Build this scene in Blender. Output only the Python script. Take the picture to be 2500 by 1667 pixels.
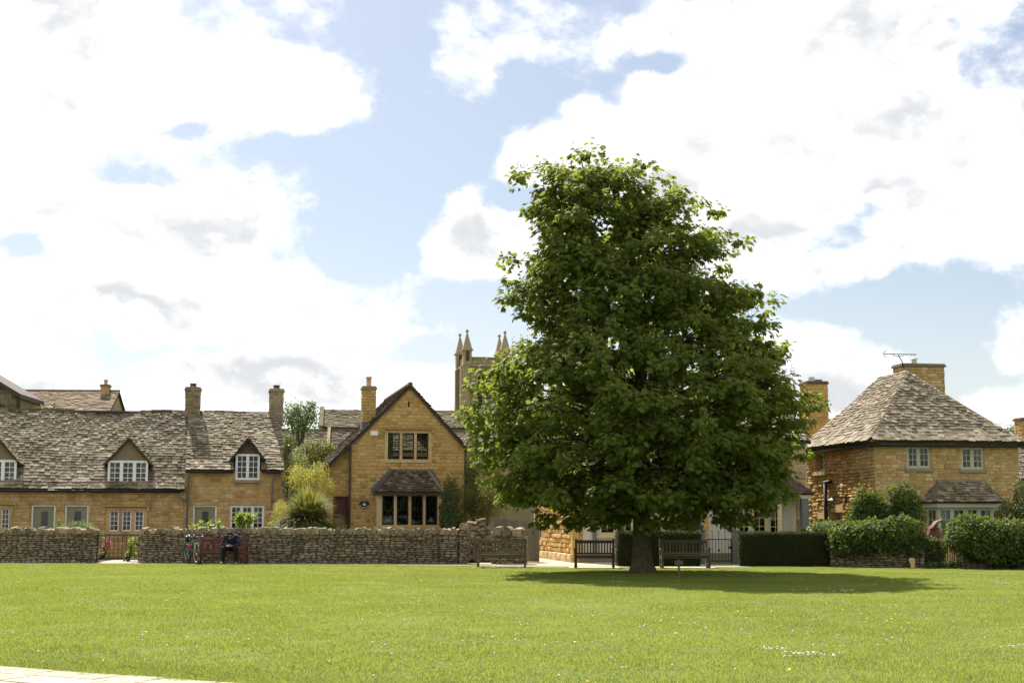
import bpy, bmesh, math, random
import numpy as np
from mathutils import Vector, Matrix, noise
from mathutils.geometry import tessellate_polygon
random.seed(7); rng = np.random.default_rng(11)
sc = bpy.context.scene
for o in list(bpy.data.objects): bpy.data.objects.remove(o)
COL = sc.collection
R = math.radians
# ------------------------------------------------------------------ camera
F, HZ, EYE = 3472.2, 1262.0, 1.6
TILT = math.atan((HZ - 833.5) / F); CT, ST = math.cos(TILT), math.sin(TILT)
cam_data = bpy.data.cameras.new('camera'); cam = bpy.data.objects.new('camera', cam_data); COL.objects.link(cam)
cam_data.lens = 50; cam_data.sensor_width = 36; cam_data.clip_end = 6000
cam.location = (0, 0, EYE); cam.rotation_euler = (math.pi / 2 + TILT, 0, 0)
sc.camera = cam
# ------------------------------------------------------------------ light
SUN_EL = R(49); SX, SY = -0.38, 0.925            # horizontal direction towards the sun (behind the houses, to the left)
sun_data = bpy.data.lights.new('sun', 'SUN'); sun_data.energy = 5.0; sun_data.angle = R(0.55); sun_data.color = (1, 0.945, 0.85)
sun = bpy.data.objects.new('sun', sun_data); COL.objects.link(sun)
LD = Vector((-SX * math.cos(SUN_EL), -SY * math.cos(SUN_EL), -math.sin(SUN_EL)))
sun.rotation_euler = LD.to_track_quat('-Z', 'Y').to_euler(); sun.location = (-20, 40, 60)
sc.view_settings.view_transform = 'Standard'; sc.view_settings.look = 'None'
sc.view_settings.exposure = 1.2; sc.view_settings.gamma = 1.0; sc.view_settings.use_curve_mapping = False
sc.render.engine = 'CYCLES'
sc.cycles.max_bounces = 8; sc.cycles.transparent_max_bounces = 12; sc.cycles.transmission_bounces = 4
sc.cycles.diffuse_bounces = 4; sc.cycles.glossy_bounces = 3; sc.cycles.caustics_reflective = False; sc.cycles.caustics_refractive = False
sc.cycles.use_denoising = True

class NT:
    def __init__(s, tree): s.t = tree; s.n = tree.nodes; s.l = tree.links
    def node(s, typ, ins=None, **kw):
        n = s.n.new(typ)
        for k, v in kw.items(): setattr(n, k, v)
        for k, v in (ins or {}).items(): s.put(n.inputs[k], v)
        return n
    def put(s, sock, v):
        if isinstance(v, bpy.types.NodeSocket): s.l.new(v, sock)
        elif isinstance(v, bpy.types.Node): s.l.new(v.outputs[0], sock)
        else:
            if hasattr(sock.default_value, '__len__') and not hasattr(v, '__len__'): v = (v, v, v)
            if sock.type == 'RGBA' and len(v) == 3: v = (*v, 1)
            sock.default_value = v
    def math(s, op, a, b=0.0, c=None, clamp=False):
        n = s.n.new('ShaderNodeMath'); n.operation = op; n.use_clamp = clamp
        s.put(n.inputs[0], a); s.put(n.inputs[1], b)
        if c is not None: s.put(n.inputs[2], c)
        return n.outputs[0]
    def noise(s, vec, scale, detail=4, rough=0.55, dist=0.0):
        return s.node('ShaderNodeTexNoise', {'Vector': vec, 'Scale': scale, 'Detail': detail, 'Roughness': rough, 'Distortion': dist}).outputs[0]
    def ramp(s, fac, stops, interp='LINEAR'):
        n = s.node('ShaderNodeValToRGB', {0: fac}); cr = n.color_ramp; cr.interpolation = interp
        while len(cr.elements) < len(stops): cr.elements.new(0.5)
        for e, (p, c) in zip(cr.elements, stops): e.position = p; e.color = (*c, 1) if len(c) == 3 else c
        return n.outputs[0]
    def mix(s, fac, a, b, mode='MIX'):
        n = s.node('ShaderNodeMix', data_type='RGBA', blend_type=mode)
        s.put(n.inputs[0], fac); s.put(n.inputs[6], a); s.put(n.inputs[7], b)
        return n.outputs[2]
    def sstep(s, v, lo, hi, a=0.0, b=1.0):
        n = s.node('ShaderNodeMapRange', {0: v, 1: lo, 2: hi, 3: a, 4: b}, interpolation_type='SMOOTHSTEP'); return n.outputs[0]

# ------------------------------------------------------------------ sky with cumulus
world = bpy.data.worlds.new('World'); sc.world = world; world.use_nodes = True
W = NT(world.node_tree); W.n.clear()
sky = W.node('ShaderNodeTexSky', sky_type='NISHITA'); sky.sun_disc = False; sky.sun_elevation = SUN_EL
sky.sun_rotation = math.atan2(SX, SY) % (2 * math.pi); sky.air_density = 1.0; sky.dust_density = 1.2; sky.ozone_density = 1.0
SKY_STRENGTH = 0.0505; CLOUD = 0.59
dv = W.node('ShaderNodeTexCoord').outputs['Generated']
sx = W.node('ShaderNodeSeparateXYZ', {0: dv}); dx, dy, dz = sx.outputs
ysafe = W.math('MAXIMUM', dy, 0.3)
gx = W.math('DIVIDE', dx, ysafe); gz = W.math('DIVIDE', dz, ysafe)
wn = W.node('ShaderNodeTexNoise', {'Vector': dv, 'Scale': 11.0, 'Detail': 6, 'Roughness': 0.6}).outputs['Color']
ws = W.node('ShaderNodeSeparateXYZ', {0: wn})
gx = W.math('ADD', gx, W.math('MULTIPLY_ADD', ws.outputs[0], 0.07, -0.035)); gz = W.math('ADD', gz, W.math('MULTIPLY_ADD', ws.outputs[1], 0.05, -0.025))
def sky_dir(px, py):       # picture pixel (2352 wide) -> slope coordinates of that direction in the sky
    u = (px * 1.0629 - 1250) / F; v = (833.5 - py * 1.0629) / F
    return u / (CT - v * ST), (ST + v * CT) / (CT - v * ST)
CLOUDS = [(230, 130, 480, 250), (620, 120, 260, 190), (690, 190, 150, 110), (20, 300, 250, 150), (330, 560, 360, 170), (540, 500, 140, 90),
          (420, 690, 470, 150), (820, 700, 170, 100), (120, 790, 330, 130), (560, 880, 800, 90),
          (1280, 60, 340, 110), (1090, 120, 130, 120), (1720, 60, 420, 160), (1800, 300, 430, 240), (2150, 250, 420, 270), (1650, 470, 330, 190),
          (2230, 480, 230, 110), (1120, 570, 150, 80), (1255, 350, 70, 75), (1890, 880, 170, 95), (2340, 800, 85, 60), (2010, 590, 160, 30), (2300, 950, 260, 70),
          (1340, 240, 60, 40), (940, 950, 500, 90)]
GAPS = [(870, 430, 220, 260), (910, 170, 80, 190), (620, 340, 320, 80), (340, 425, 200, 50), (380, 290, 110, 45), (430, 290, 60, 50), (1040, 330, 170, 120), (1800, 270, 90, 50), (2190, 45, 50, 40), (1500, 150, 110, 50), (1180, 450, 110, 45), (800, 560, 140, 70), (1990, 690, 240, 70), (1060, 705, 140, 80), (580, 812, 430, 38), (60, 570, 106, 45), (1010, 800, 130, 40)]
def blob(px, py, rx, ry):
    cx, cz = sky_dir(px, py); ax = rx * 1.0629 / F; az = ry * 1.0629 / F
    a = W.math('MULTIPLY', W.math('SUBTRACT', gx, cx), 1 / ax); b = W.math('MULTIPLY', W.math('SUBTRACT', gz, cz), 1 / az)
    d2 = W.math('MULTIPLY_ADD', a, a, W.math('MULTIPLY', b, b))
    return W.math('MAXIMUM', W.math('SUBTRACT', 1.0, W.math('SQRT', d2)), -1.0)
field = None
for c in CLOUDS:
    b = blob(*c); field = b if field is None else W.math('SMOOTH_MAX', field, b, 0.25)
field = W.math('MINIMUM', W.math('MULTIPLY', field, 1.05), 0.50)
for c in GAPS:
    field = W.math('SUBTRACT', field, W.math('MULTIPLY', W.math('MAXIMUM', blob(*c), 0.0), 1.2 if c[2] > 105 else 0.7))
sq = W.node('ShaderNodeVectorMath', {0: dv, 1: (1.0, 1.0, 1.45)}, operation='MULTIPLY').outputs[0]
up_ = W.node('ShaderNodeVectorMath', {0: sq, 1: (-0.010, 0.0, 0.030)}, operation='ADD').outputs[0]
n1 = W.noise(sq, 8.0, 10, 0.58, 0.15); n1u = W.noise(up_, 8.0, 5, 0.5, 0.15); n1s = W.noise(sq, 8.0, 5, 0.5, 0.15); n2 = W.noise(sq, 4.5, 3, 0.5); n0 = W.noise(sq, 2.2, 3, 0.5)
fine = W.noise(sq, 42.0, 6, 0.6)
away = W.math('MULTIPLY_ADD', n0, 3.2, -1.35)                    # the rest of the sky: the same broken cumulus
front = W.sstep(dy, 0.72, 0.90)
fld = W.math('ADD', W.math('MULTIPLY', field, front), W.math('MULTIPLY', away, W.math('SUBTRACT', 1.0, front)))
cov = W.math('ADD', W.math('ADD', fld, W.math('MULTIPLY_ADD', n1, 5.4, -2.62)), W.math('MULTIPLY_ADD', fine, 1.3, -0.65))
alpha = W.math('MULTIPLY', W.sstep(cov, -0.42, 0.48), W.sstep(cov, -0.3, 0.8, 0.72, 1.0))
rel = W.math('MULTIPLY_ADD', W.math('SUBTRACT', n1s, n1u), 4.6, 0.5)                 # relief: sides turned from the sun are greyer
shade = W.math('MULTIPLY', W.sstep(rel, 0.10, 0.90, 1.0, 0.0), W.sstep(cov, 0.1, 0.9))
shade = W.math('MAXIMUM', shade, W.math('MULTIPLY', W.sstep(n2, 0.45, 0.70, 0.0, 0.55), W.sstep(cov, 0.25, 1.1)))
ccol = W.mix(shade, (1.0 * CLOUD, 0.995 * CLOUD, 0.985 * CLOUD), (0.58 * CLOUD, 0.595 * CLOUD, 0.615 * CLOUD))
skyc = W.node('ShaderNodeVectorMath', {0: sky.outputs[0], 1: (SKY_STRENGTH,) * 3}, operation='MULTIPLY').outputs[0]
haze = W.sstep(dz, 0.0, 0.20, 0.5, 0.0)
skyc = W.mix(haze, skyc, (0.9 * CLOUD * 0.8, 0.95 * CLOUD * 0.8, 1.0 * CLOUD * 0.8))
skyc = W.mix(0.16, skyc, (0.66 * CLOUD, 0.68 * CLOUD, 0.70 * CLOUD))           # thin high haze pales the blue
final = W.mix(alpha, skyc, ccol)
W.node('ShaderNodeOutputWorld', {0: W.node('ShaderNodeBackground', {'Color': final, 'Strength': 1.0}).outputs[0]})

# ------------------------------------------------------------------ materials
MATS = {}
def new_mat(name):
    m = bpy.data.materials.new(name); m.use_nodes = True; t = NT(m.node_tree); t.n.clear(); MATS[name] = m
    return m, t
def finish(t, col, rough=0.8, bump=None, bstr=0.3, bdist=0.01, spec=0.3, metal=0.0, transl=None):
    p = t.node('ShaderNodeBsdfPrincipled', {'Base Color': col, 'Roughness': rough, 'Metallic': metal, 'Specular IOR Level': spec})
    if bump is not None:
        t.put(p.inputs['Normal'], t.node('ShaderNodeBump', {'Strength': bstr, 'Distance': bdist, 'Height': bump}).outputs[0])
    out = p.outputs[0]
    if transl:
        tr = t.node('ShaderNodeBsdfTranslucent', {'Color': transl[1]})
        out = t.node('ShaderNodeMixShader', {0: transl[0], 1: out, 2: tr.outputs[0]}).outputs[0]
    t.node('ShaderNodeOutputMaterial', {0: out})
def pieceval(t):
    g = t.node('ShaderNodeNewGeometry'); o = t.node('ShaderNodeObjectInfo')
    a = t.math('MULTIPLY_ADD', o.outputs['Random'], 37.7, g.outputs['Random Per Island'])
    w = t.node('ShaderNodeTexWhiteNoise', {'W': t.math('MULTIPLY', a, 91.3)}, noise_dimensions='1D')
    return w.outputs[0], g.outputs['Position']
def plain(name, col, rough=0.7, var=0.12, nscale=6, spec=0.3, bstr=0.15, metal=0.0):
    m, t = new_mat(name); _, pos = pieceval(t)
    n = t.noise(pos, nscale, 5); n2 = t.noise(pos, nscale * 7, 3)
    k = t.math('ADD', t.math('MULTIPLY_ADD', n, 2 * var, 1 - var), t.math('MULTIPLY_ADD', n2, var, -var / 2))
    c = t.node('ShaderNodeVectorMath', {0: col, 1: t.node('ShaderNodeCombineXYZ', {0: k, 1: k, 2: k}).outputs[0]}, operation='MULTIPLY').outputs[0]
    finish(t, c, rough, n2, bstr, 0.004, spec, metal); return m
def stone(name, stops, nscale=9, stain=(0.10, 0.085, 0.06), stain_amt=0.35, bstr=0.6, bdist=0.02, moss=None, moss_lo=0.60, lichen=None):
    m, t = new_mat(name); v, pos = pieceval(t)
    c = t.ramp(v, stops)
    n = t.noise(pos, nscale, 7, 0.65)
    st = t.node('ShaderNodeVectorMath', {0: pos, 1: (1, 1, .35)}, operation='MULTIPLY').outputs[0]; n3 = t.noise(st, 1.5, 5, 0.65)
    k = t.math('MULTIPLY_ADD', n, 0.75, 0.62)
    c = t.node('ShaderNodeVectorMath', {0: c, 1: t.node('ShaderNodeCombineXYZ', {0: k, 1: k, 2: k}).outputs[0]}, operation='MULTIPLY').outputs[0]
    c = t.mix(t.math('MULTIPLY', t.sstep(n3, 0.46, 0.66), stain_amt), c, stain)
    if lichen: c = t.mix(t.math('MULTIPLY', t.sstep(t.noise(pos, 14, 4, 0.6), 0.58, 0.66), 0.75), c, lichen)
    if moss:
        mm = t.math('MULTIPLY', t.sstep(t.noise(pos, 0.9, 4, 0.6), moss_lo, moss_lo + 0.1), t.sstep(n, 0.4, 0.6))
        c = t.mix(mm, c, moss)
    finish(t, c, 0.92, n, bstr, bdist, 0.15); return m
stone('golden_stone', [(0, (.33, .20, .07)), (.25, (.47, .305, .115)), (.5, (.53, .355, .14)), (.75, (.46, .295, .105)), (1, (.57, .40, .18))], stain_amt=0.20, stain=(.30, .20, .09))
stone('cottage_stone', [(0, (.36, .22, .085)), (.2, (.47, .31, .13)), (.45, (.51, .35, .155)), (.7, (.45, .275, .10)), (.85, (.56, .42, .22)), (1, (.42, .30, .145))], stain_amt=0.55, stain=(.19, .13, .065))
stone('rubble_stone', [(0, (.37, .23, .09)), (.3, (.48, .325, .14)), (.6, (.45, .285, .11)), (.85, (.59, .45, .25)), (.97, (.42, .31, .16)), (1, (.47, .22, .11))], stain_amt=0.42, stain=(.24, .19, .12), bstr=0.9)
stone('rock_face_stone', [(0, (.50, .31, .10)), (.5, (.58, .38, .14)), (1, (.62, .43, .18))], stain_amt=0.12, bstr=1.0, bdist=0.05, nscale=5)
stone('dry_stone', [(0, (.135, .105, .07)), (.3, (.205, .163, .108)), (.6, (.26, .207, .135)), (.85, (.30, .238, .145)), (1, (.37, .295, .185))], stain_amt=0.5, stain=(.09, .075, .045), lichen=(.36, .33, .26), bstr=0.9)
stone('church_stone', [(0, (.235, .18, .11)), (.5, (.285, .22, .14)), (1, (.315, .25, .165))], stain_amt=0.35, nscale=3, stain=(.24, .19, .13))
stone('dressed_stone', [(0, (.50, .36, .18)), (1, (.58, .43, .23))], stain_amt=0.15, bstr=0.3)
stone('grey_stone', [(0, (.24, .205, .15)), (1, (.32, .27, .19))], stain_amt=0.4, bstr=0.5)
stone('slate_stone', [(0, (.11, .089, .061)), (.3, (.175, .144, .101)), (.55, (.22, .183, .13)), (.8, (.265, .222, .162)), (1, (.38, .33, .25))], stain_amt=0.25, stain=(.085, .066, .04), moss=(.085, .080, .016), moss_lo=0.56, lichen=(.33, .285, .21), bstr=0.8)
stone('bay_slate_stone', [(0, (.05, .036, .026)), (.4, (.095, .07, .048)), (.8, (.15, .115, .08)), (1, (.22, .175, .125))], stain_amt=0.3, moss=(.10, .095, .02), moss_lo=0.62, bstr=0.8)
stone('dark_tile', [(0, (.075, .05, .045)), (.5, (.11, .075, .065)), (1, (.15, .105, .09))], stain_amt=0.2, bstr=0.4)
stone('brown_tile', [(0, (.15, .105, .07)), (.5, (.20, .15, .10)), (1, (.27, .20, .14))], stain_amt=0.3, bstr=0.4, nscale=4)
stone('moss_tile', [(0, (.09, .075, .045)), (.5, (.15, .12, .075)), (1, (.23, .19, .13))], stain_amt=0.5, stain=(.09, .08, .03), bstr=0.5, nscale=5)
stone('paving_stone', [(0, (.31, .275, .215)), (.5, (.345, .305, .24)), (1, (.38, .34, .27))], stain_amt=0.3, stain=(.33, .28, .2), bstr=0.2, nscale=12)
plain('mortar', (.42, .30, .135), 0.95, 0.2, 9, 0.1, 0.5)
plain('earth_fill', (.075, .06, .04), 0.95, 0.3, 12, 0.1, 0.5)
plain('underlay', (.06, .05, .04), 0.95, 0.2, 6, 0.1)
plain('white_paint', (.78, .77, .73), 0.45, 0.05, 5)
plain('cream_paint', (.66, .55, .33), 0.5, 0.06, 5)
plain('sage_paint', (.42, .42, .31), 0.5, 0.06, 5)
plain('olive_paint', (.215, .225, .135), 0.5, 0.06, 5)
plain('white_render', (.60, .56, .47), 0.9, 0.10, 3, 0.1, 0.3)
plain('tan_render', (.22, .17, .11), 0.9, 0.12, 4, 0.1, 0.3)
plain('dark_render', (.10, .085, .06), 0.9, 0.12, 4, 0.1, 0.3)
plain('black_frame', (.018, .016, .013), 0.4, 0.1)
plain('iron', (.016, .014, .013), 0.55, 0.3, 20)
plain('lead', (.11, .115, .125), 0.55, 0.2, 8)
plain('gutter_grey', (.16, .165, .17), 0.5, 0.1)
plain('grey_paint', (.17, .185, .165), 0.6, 0.1)
plain('red_door', (.075, .022, .02), 0.5, 0.12)
plain('brown_fascia', (.05, .03, .022), 0.5, 0.1)
plain('terracotta', (.13, .05, .03), 0.7, 0.35, 4)
plain('pot_clay', (.52, .36, .20), 0.8, 0.15)
plain('zinc', (.42, .42, .40), 0.4, 0.1, 8, 0.5, 0.1, 0.7)
plain('skin', (.48, .26, .17), 0.55, 0.08)
plain('navy_cloth', (.018, .02, .048), 0.85, 0.25, 14)
plain('black_cloth', (.010, .010, .012), 0.9, 0.25, 14)
plain('shoe_grey', (.16, .16, .15), 0.7, 0.2)
plain('tyre_rubber', (.028, .028, .028), 0.75, 0.2)
plain('alloy', (.38, .38, .38), 0.3, 0.05, 8, 0.5, 0.05, 0.9)
plain('bike_paint', (.10, .11, .12), 0.35, 0.05)
plain('bike_red', (.45, .04, .03), 0.35, 0.05)
plain('orange_plastic', (.60, .23, .04), 0.4, 0.05)
plain('black_plastic', (.015, .015, .016), 0.45, 0.1)
plain('lamp_shade_cloth', (.74, .75, .74), 0.8, 0.05)
plain('curtain_cloth', (.62, .58, .48), 0.9, 0.1)
plain('plaque_black', (.012, .012, .016), 0.4, 0.05)
plain('plaque_white', (.62, .62, .58), 0.5, 0.05)
plain('sign_cream', (.60, .42, .17), 0.6, 0.08)
plain('pink_petal', (.40, .12, .15), 0.7, 0.2)
plain('daisy', (.62, .61, .56), 0.7, 0.05)
plain('yellow_petal', (.75, .55, .03), 0.7, 0.05)
plain('interior', (.10, .085, .065), 0.95, 0.1)
plain('notice_grey', (.14, .14, .13), 0.6, 0.1)
def wood(name, a, b, rough=0.75):
    m, t = new_mat(name); v, pos = pieceval(t)
    st = t.node('ShaderNodeVectorMath', {0: pos, 1: (14, 14, 3)}, operation='MULTIPLY').outputs[0]
    n = t.noise(st, 2.2, 6, 0.6); k = t.math('ADD', t.math('MULTIPLY', n, 0.75), t.math('MULTIPLY_ADD', v, 0.5, -0.15))
    finish(t, t.ramp(k, [(.2, a), (.85, b)]), rough, n, 0.4, 0.005, 0.25)
wood('red_wood', (.10, .032, .02), (.19, .066, .042), 0.65)
wood('grey_wood', (.07, .057, .034), (.165, .135, .088))
wood('dark_wood', (.055, .034, .026), (.13, .085, .062))
wood('brown_wood', (.09, .065, .04), (.18, .13, .085))
wood('drab_board', (.135, .12, .085), (.19, .17, .125))
def bark():
    m, t = new_mat('bark'); _, pos = pieceval(t)
    st = t.node('ShaderNodeVectorMath', {0: pos, 1: (1, 1, .3)}, operation='MULTIPLY').outputs[0]
    n = t.noise(st, 14, 7, 0.65, 0.6); n2 = t.noise(pos, 3, 4)
    c = t.mix(t.sstep(n2, .5, .7), t.ramp(n, [(.3, (.035, .026, .018)), (.7, (.13, .105, .075))]), (.09, .09, .045))
    finish(t, c, 0.95, n, 1.0, 0.04, 0.1)
bark()
def leafm(name, stops, transl=0.35, tcol=(.20, .26, .035), rough=0.5, spec=0.35):
    m, t = new_mat(name); v, pos = pieceval(t)
    big = t.noise(pos, 1.1, 3)
    k = t.math('ADD', t.math('MULTIPLY', v, 0.7), t.math('MULTIPLY_ADD', big, 0.9, -0.3))
    c = t.ramp(k, stops)
    finish(t, c, rough, None, spec=spec, transl=(transl, tcol))
leafm('chestnut_leaf', [(0, (.048, .078, .019)), (.5, (.10, .138, .029)), (.9, (.16, .19, .042)), (1, (.22, .22, .065))], 0.42, (.35, .41, .05), 0.6, 0.12)
leafm('ivy_leaf', [(0, (.028, .05, .013)), (.5, (.056, .088, .021)), (1, (.11, .14, .034))], 0.30, (.20, .26, .03), 0.6, 0.12)
leafm('yew_leaf', [(0, (.022, .030, .010)), (.6, (.045, .055, .016)), (1, (.095, .085, .026))], 0.15, (.10, .11, .02), 0.7, 0.15)
leafm('laurel_leaf', [(0, (.03, .06, .014)), (.5, (.06, .11, .022)), (1, (.12, .17, .04))], 0.3, (.2, .28, .03), 0.5, 0.2)
leafm('gold_grass_leaf', [(0, (.055, .08, .022)), (.5, (.14, .16, .042)), (1, (.28, .265, .085))], 0.35, (.34, .33, .07), 0.5, 0.35)
leafm('gold_plume', [(0, (.20, .22, .04)), (1, (.36, .35, .09))], 0.45, (.5, .45, .09), 0.7, 0.2)
leafm('lime_leaf', [(0, (.09, .14, .022)), (1, (.17, .23, .04))], 0.42, (.30, .38, .045), 0.5, 0.3)
leafm('olive_leaf', [(0, (.06, .075, .024)), (.6, (.11, .12, .036)), (1, (.19, .185, .06))], 0.34, (.26, .26, .045), 0.6, 0.25)
leafm('shrub_leaf', [(0, (.04, .06, .02)), (.6, (.075, .10, .028)), (1, (.13, .15, .045))], 0.3, (.18, .22, .04), 0.5, 0.3)
leafm('pale_leaf', [(0, (.13, .17, .08)), (1, (.25, .29, .14))], 0.3, (.3, .36, .1), 0.6, 0.3)
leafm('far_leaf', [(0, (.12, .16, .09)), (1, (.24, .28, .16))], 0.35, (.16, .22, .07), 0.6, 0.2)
leafm('chestnut_spike', [(0, (.20, .17, .07)), (1, (.33, .25, .11))], 0.2, (.3, .22, .08), 0.8, 0.1)
leafm('herb_leaf', [(0, (.06, .10, .025)), (1, (.14, .20, .05))], 0.35, (.25, .32, .05), 0.5, 0.3)
def glassm():
    m, t = new_mat('glass')
    fr = t.node('ShaderNodeFresnel', {'IOR': 1.5}); tr = t.node('ShaderNodeBsdfTransparent', {'Color': (.72, .76, .72)})
    gl = t.node('ShaderNodeBsdfGlossy', {'Color': (1, 1, 1), 'Roughness': 0.015})
    t.node('ShaderNodeOutputMaterial', {0: t.node('ShaderNodeMixShader', {0: t.math('MULTIPLY', fr.outputs[0], 0.7), 1: tr.outputs[0], 2: gl.outputs[0]}).outputs[0]})
glassm()
def groundm():
    m, t = new_mat('lawn_soil'); _, pos = pieceval(t)
    a = t.noise(pos, 0.35, 5, 0.6); b = t.noise(pos, 30, 4, 0.7)
    c = t.ramp(t.math('ADD', t.math('MULTIPLY', a, 0.6), t.math('MULTIPLY', b, 0.4)), [(.3, (.07, .095, .022)), (.55, (.12, .15, .032)), (.75, (.17, .18, .055))])
    finish(t, c, 0.9, b, 0.8, 0.03, 0.1)
    m, t = new_mat('grass_blade'); v, pos = pieceval(t)
    a = t.noise(pos, 0.30, 4, 0.6); b = t.noise(pos, 1.4, 4, 0.6)
    st = t.node('ShaderNodeVectorMath', {0: pos, 1: (.35, 1, 1)}, operation='MULTIPLY').outputs[0]
    p = t.sstep(t.noise(st, 0.8, 4, 0.6), 0.53, 0.64)
    k = t.math('ADD', t.math('MULTIPLY_ADD', a, 2.3, -0.90), t.math('ADD', t.math('MULTIPLY_ADD', b, 1.0, -0.42), t.math('MULTIPLY_ADD', v, 0.4, -0.16)))
    c = t.ramp(k, [(.1, (.088, .14, .030)), (.4, (.155, .207, .041)), (.7, (.232, .265, .058)), (1, (.34, .33, .125))])
    c = t.mix(t.math('MULTIPLY', p, 0.6), c, (.07, .125, .03))
    finish(t, c, 0.5, None, spec=0.3, transl=(0.45, (.345, .39, .055)))
    m, t = new_mat('gravel'); _, pos = pieceval(t)
    vo = t.node('ShaderNodeTexVoronoi', {'Vector': pos, 'Scale': 28}); n = t.noise(pos, 2, 4)
    finish(t, t.mix(n, t.ramp(vo.outputs[0], [(0, (.34, .27, .18)), (.6, (.50, .42, .30))]), (.45, .38, .28)), 0.95, vo.outputs[0], 0.7, 0.02, 0.1)
    m, t = new_mat('tarmac_path'); _, pos = pieceval(t)
    vo = t.noise(pos, 60, 3); n = t.noise(pos, 1.5, 4)
    finish(t, t.ramp(t.math('ADD', t.math('MULTIPLY', vo, .5), t.math('MULTIPLY', n, .5)), [(.3, (.17, .155, .13)), (.7, (.29, .265, .225))]), 0.9, vo, 0.4, 0.01, 0.15)
groundm()
# ------------------------------------------------------------------ helpers: frames, meshes, things
Z3 = Vector((0, 0, 1))
def ray(px, py):
    u = (px - 1250) / F; v = (833.5 - py) / F
    return Vector((u, CT - v * ST, ST + v * CT))
def at(px, py, Y):
    d = ray(px, py); return Vector((0, 0, EYE)) + d * (Y / d.y)
def gnd(px, py):
    d = ray(px, py); return Vector((0, 0, EYE)) + d * (-EYE / d.z)
def proj(p):
    x, y, z = p[0], p[1], p[2] - EYE
    zc = y * CT + z * ST; yc = -y * ST + z * CT
    return 1250 + F * x / zc, 833.5 - F * yc / zc, zc
class Fr:
    """a plane in the place: origin, along, up, outward normal"""
    def __init__(s, O, U, V=Z3, Nn=None):
        s.O = Vector(O); s.U = Vector(U).normalized(); s.V = Vector(V).normalized()
        s.N = s.U.cross(s.V).normalized() if Nn is None else Vector(Nn).normalized()
    def p(s, u, v, n=0.0): return s.O + s.U * u + s.V * v + s.N * n
    def hit(s, px, py, n=0.0):
        C = Vector((0, 0, EYE)); d = ray(px, py); O = s.O + s.N * n
        t = (O - C).dot(s.N) / d.dot(s.N); q = C + d * t - s.O
        return q.dot(s.U), q.dot(s.V)
    def rect(s, x0, y0, x1, y1, n=0.0):
        a = s.hit(x0, (y0 + y1) / 2, n)[0]; b = s.hit(x1, (y0 + y1) / 2, n)[0]
        c = s.hit((x0 + x1) / 2, y1, n)[1]; d = s.hit((x0 + x1) / 2, y0, n)[1]
        return a, b, c, d
    def mat(s, u, v, n): # basis columns U, -N, V (right handed: x along, -y outward, z up)
        m = Matrix.Identity(4); p = s.p(u, v, n)
        for i in range(3): m[i][0] = s.U[i]; m[i][1] = -s.N[i]; m[i][2] = s.V[i]; m[i][3] = p[i]
        return m
def facing(O, deg, back=False):
    a = R(deg); return Fr(O, (math.cos(a), math.sin(a), 0))

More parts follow.
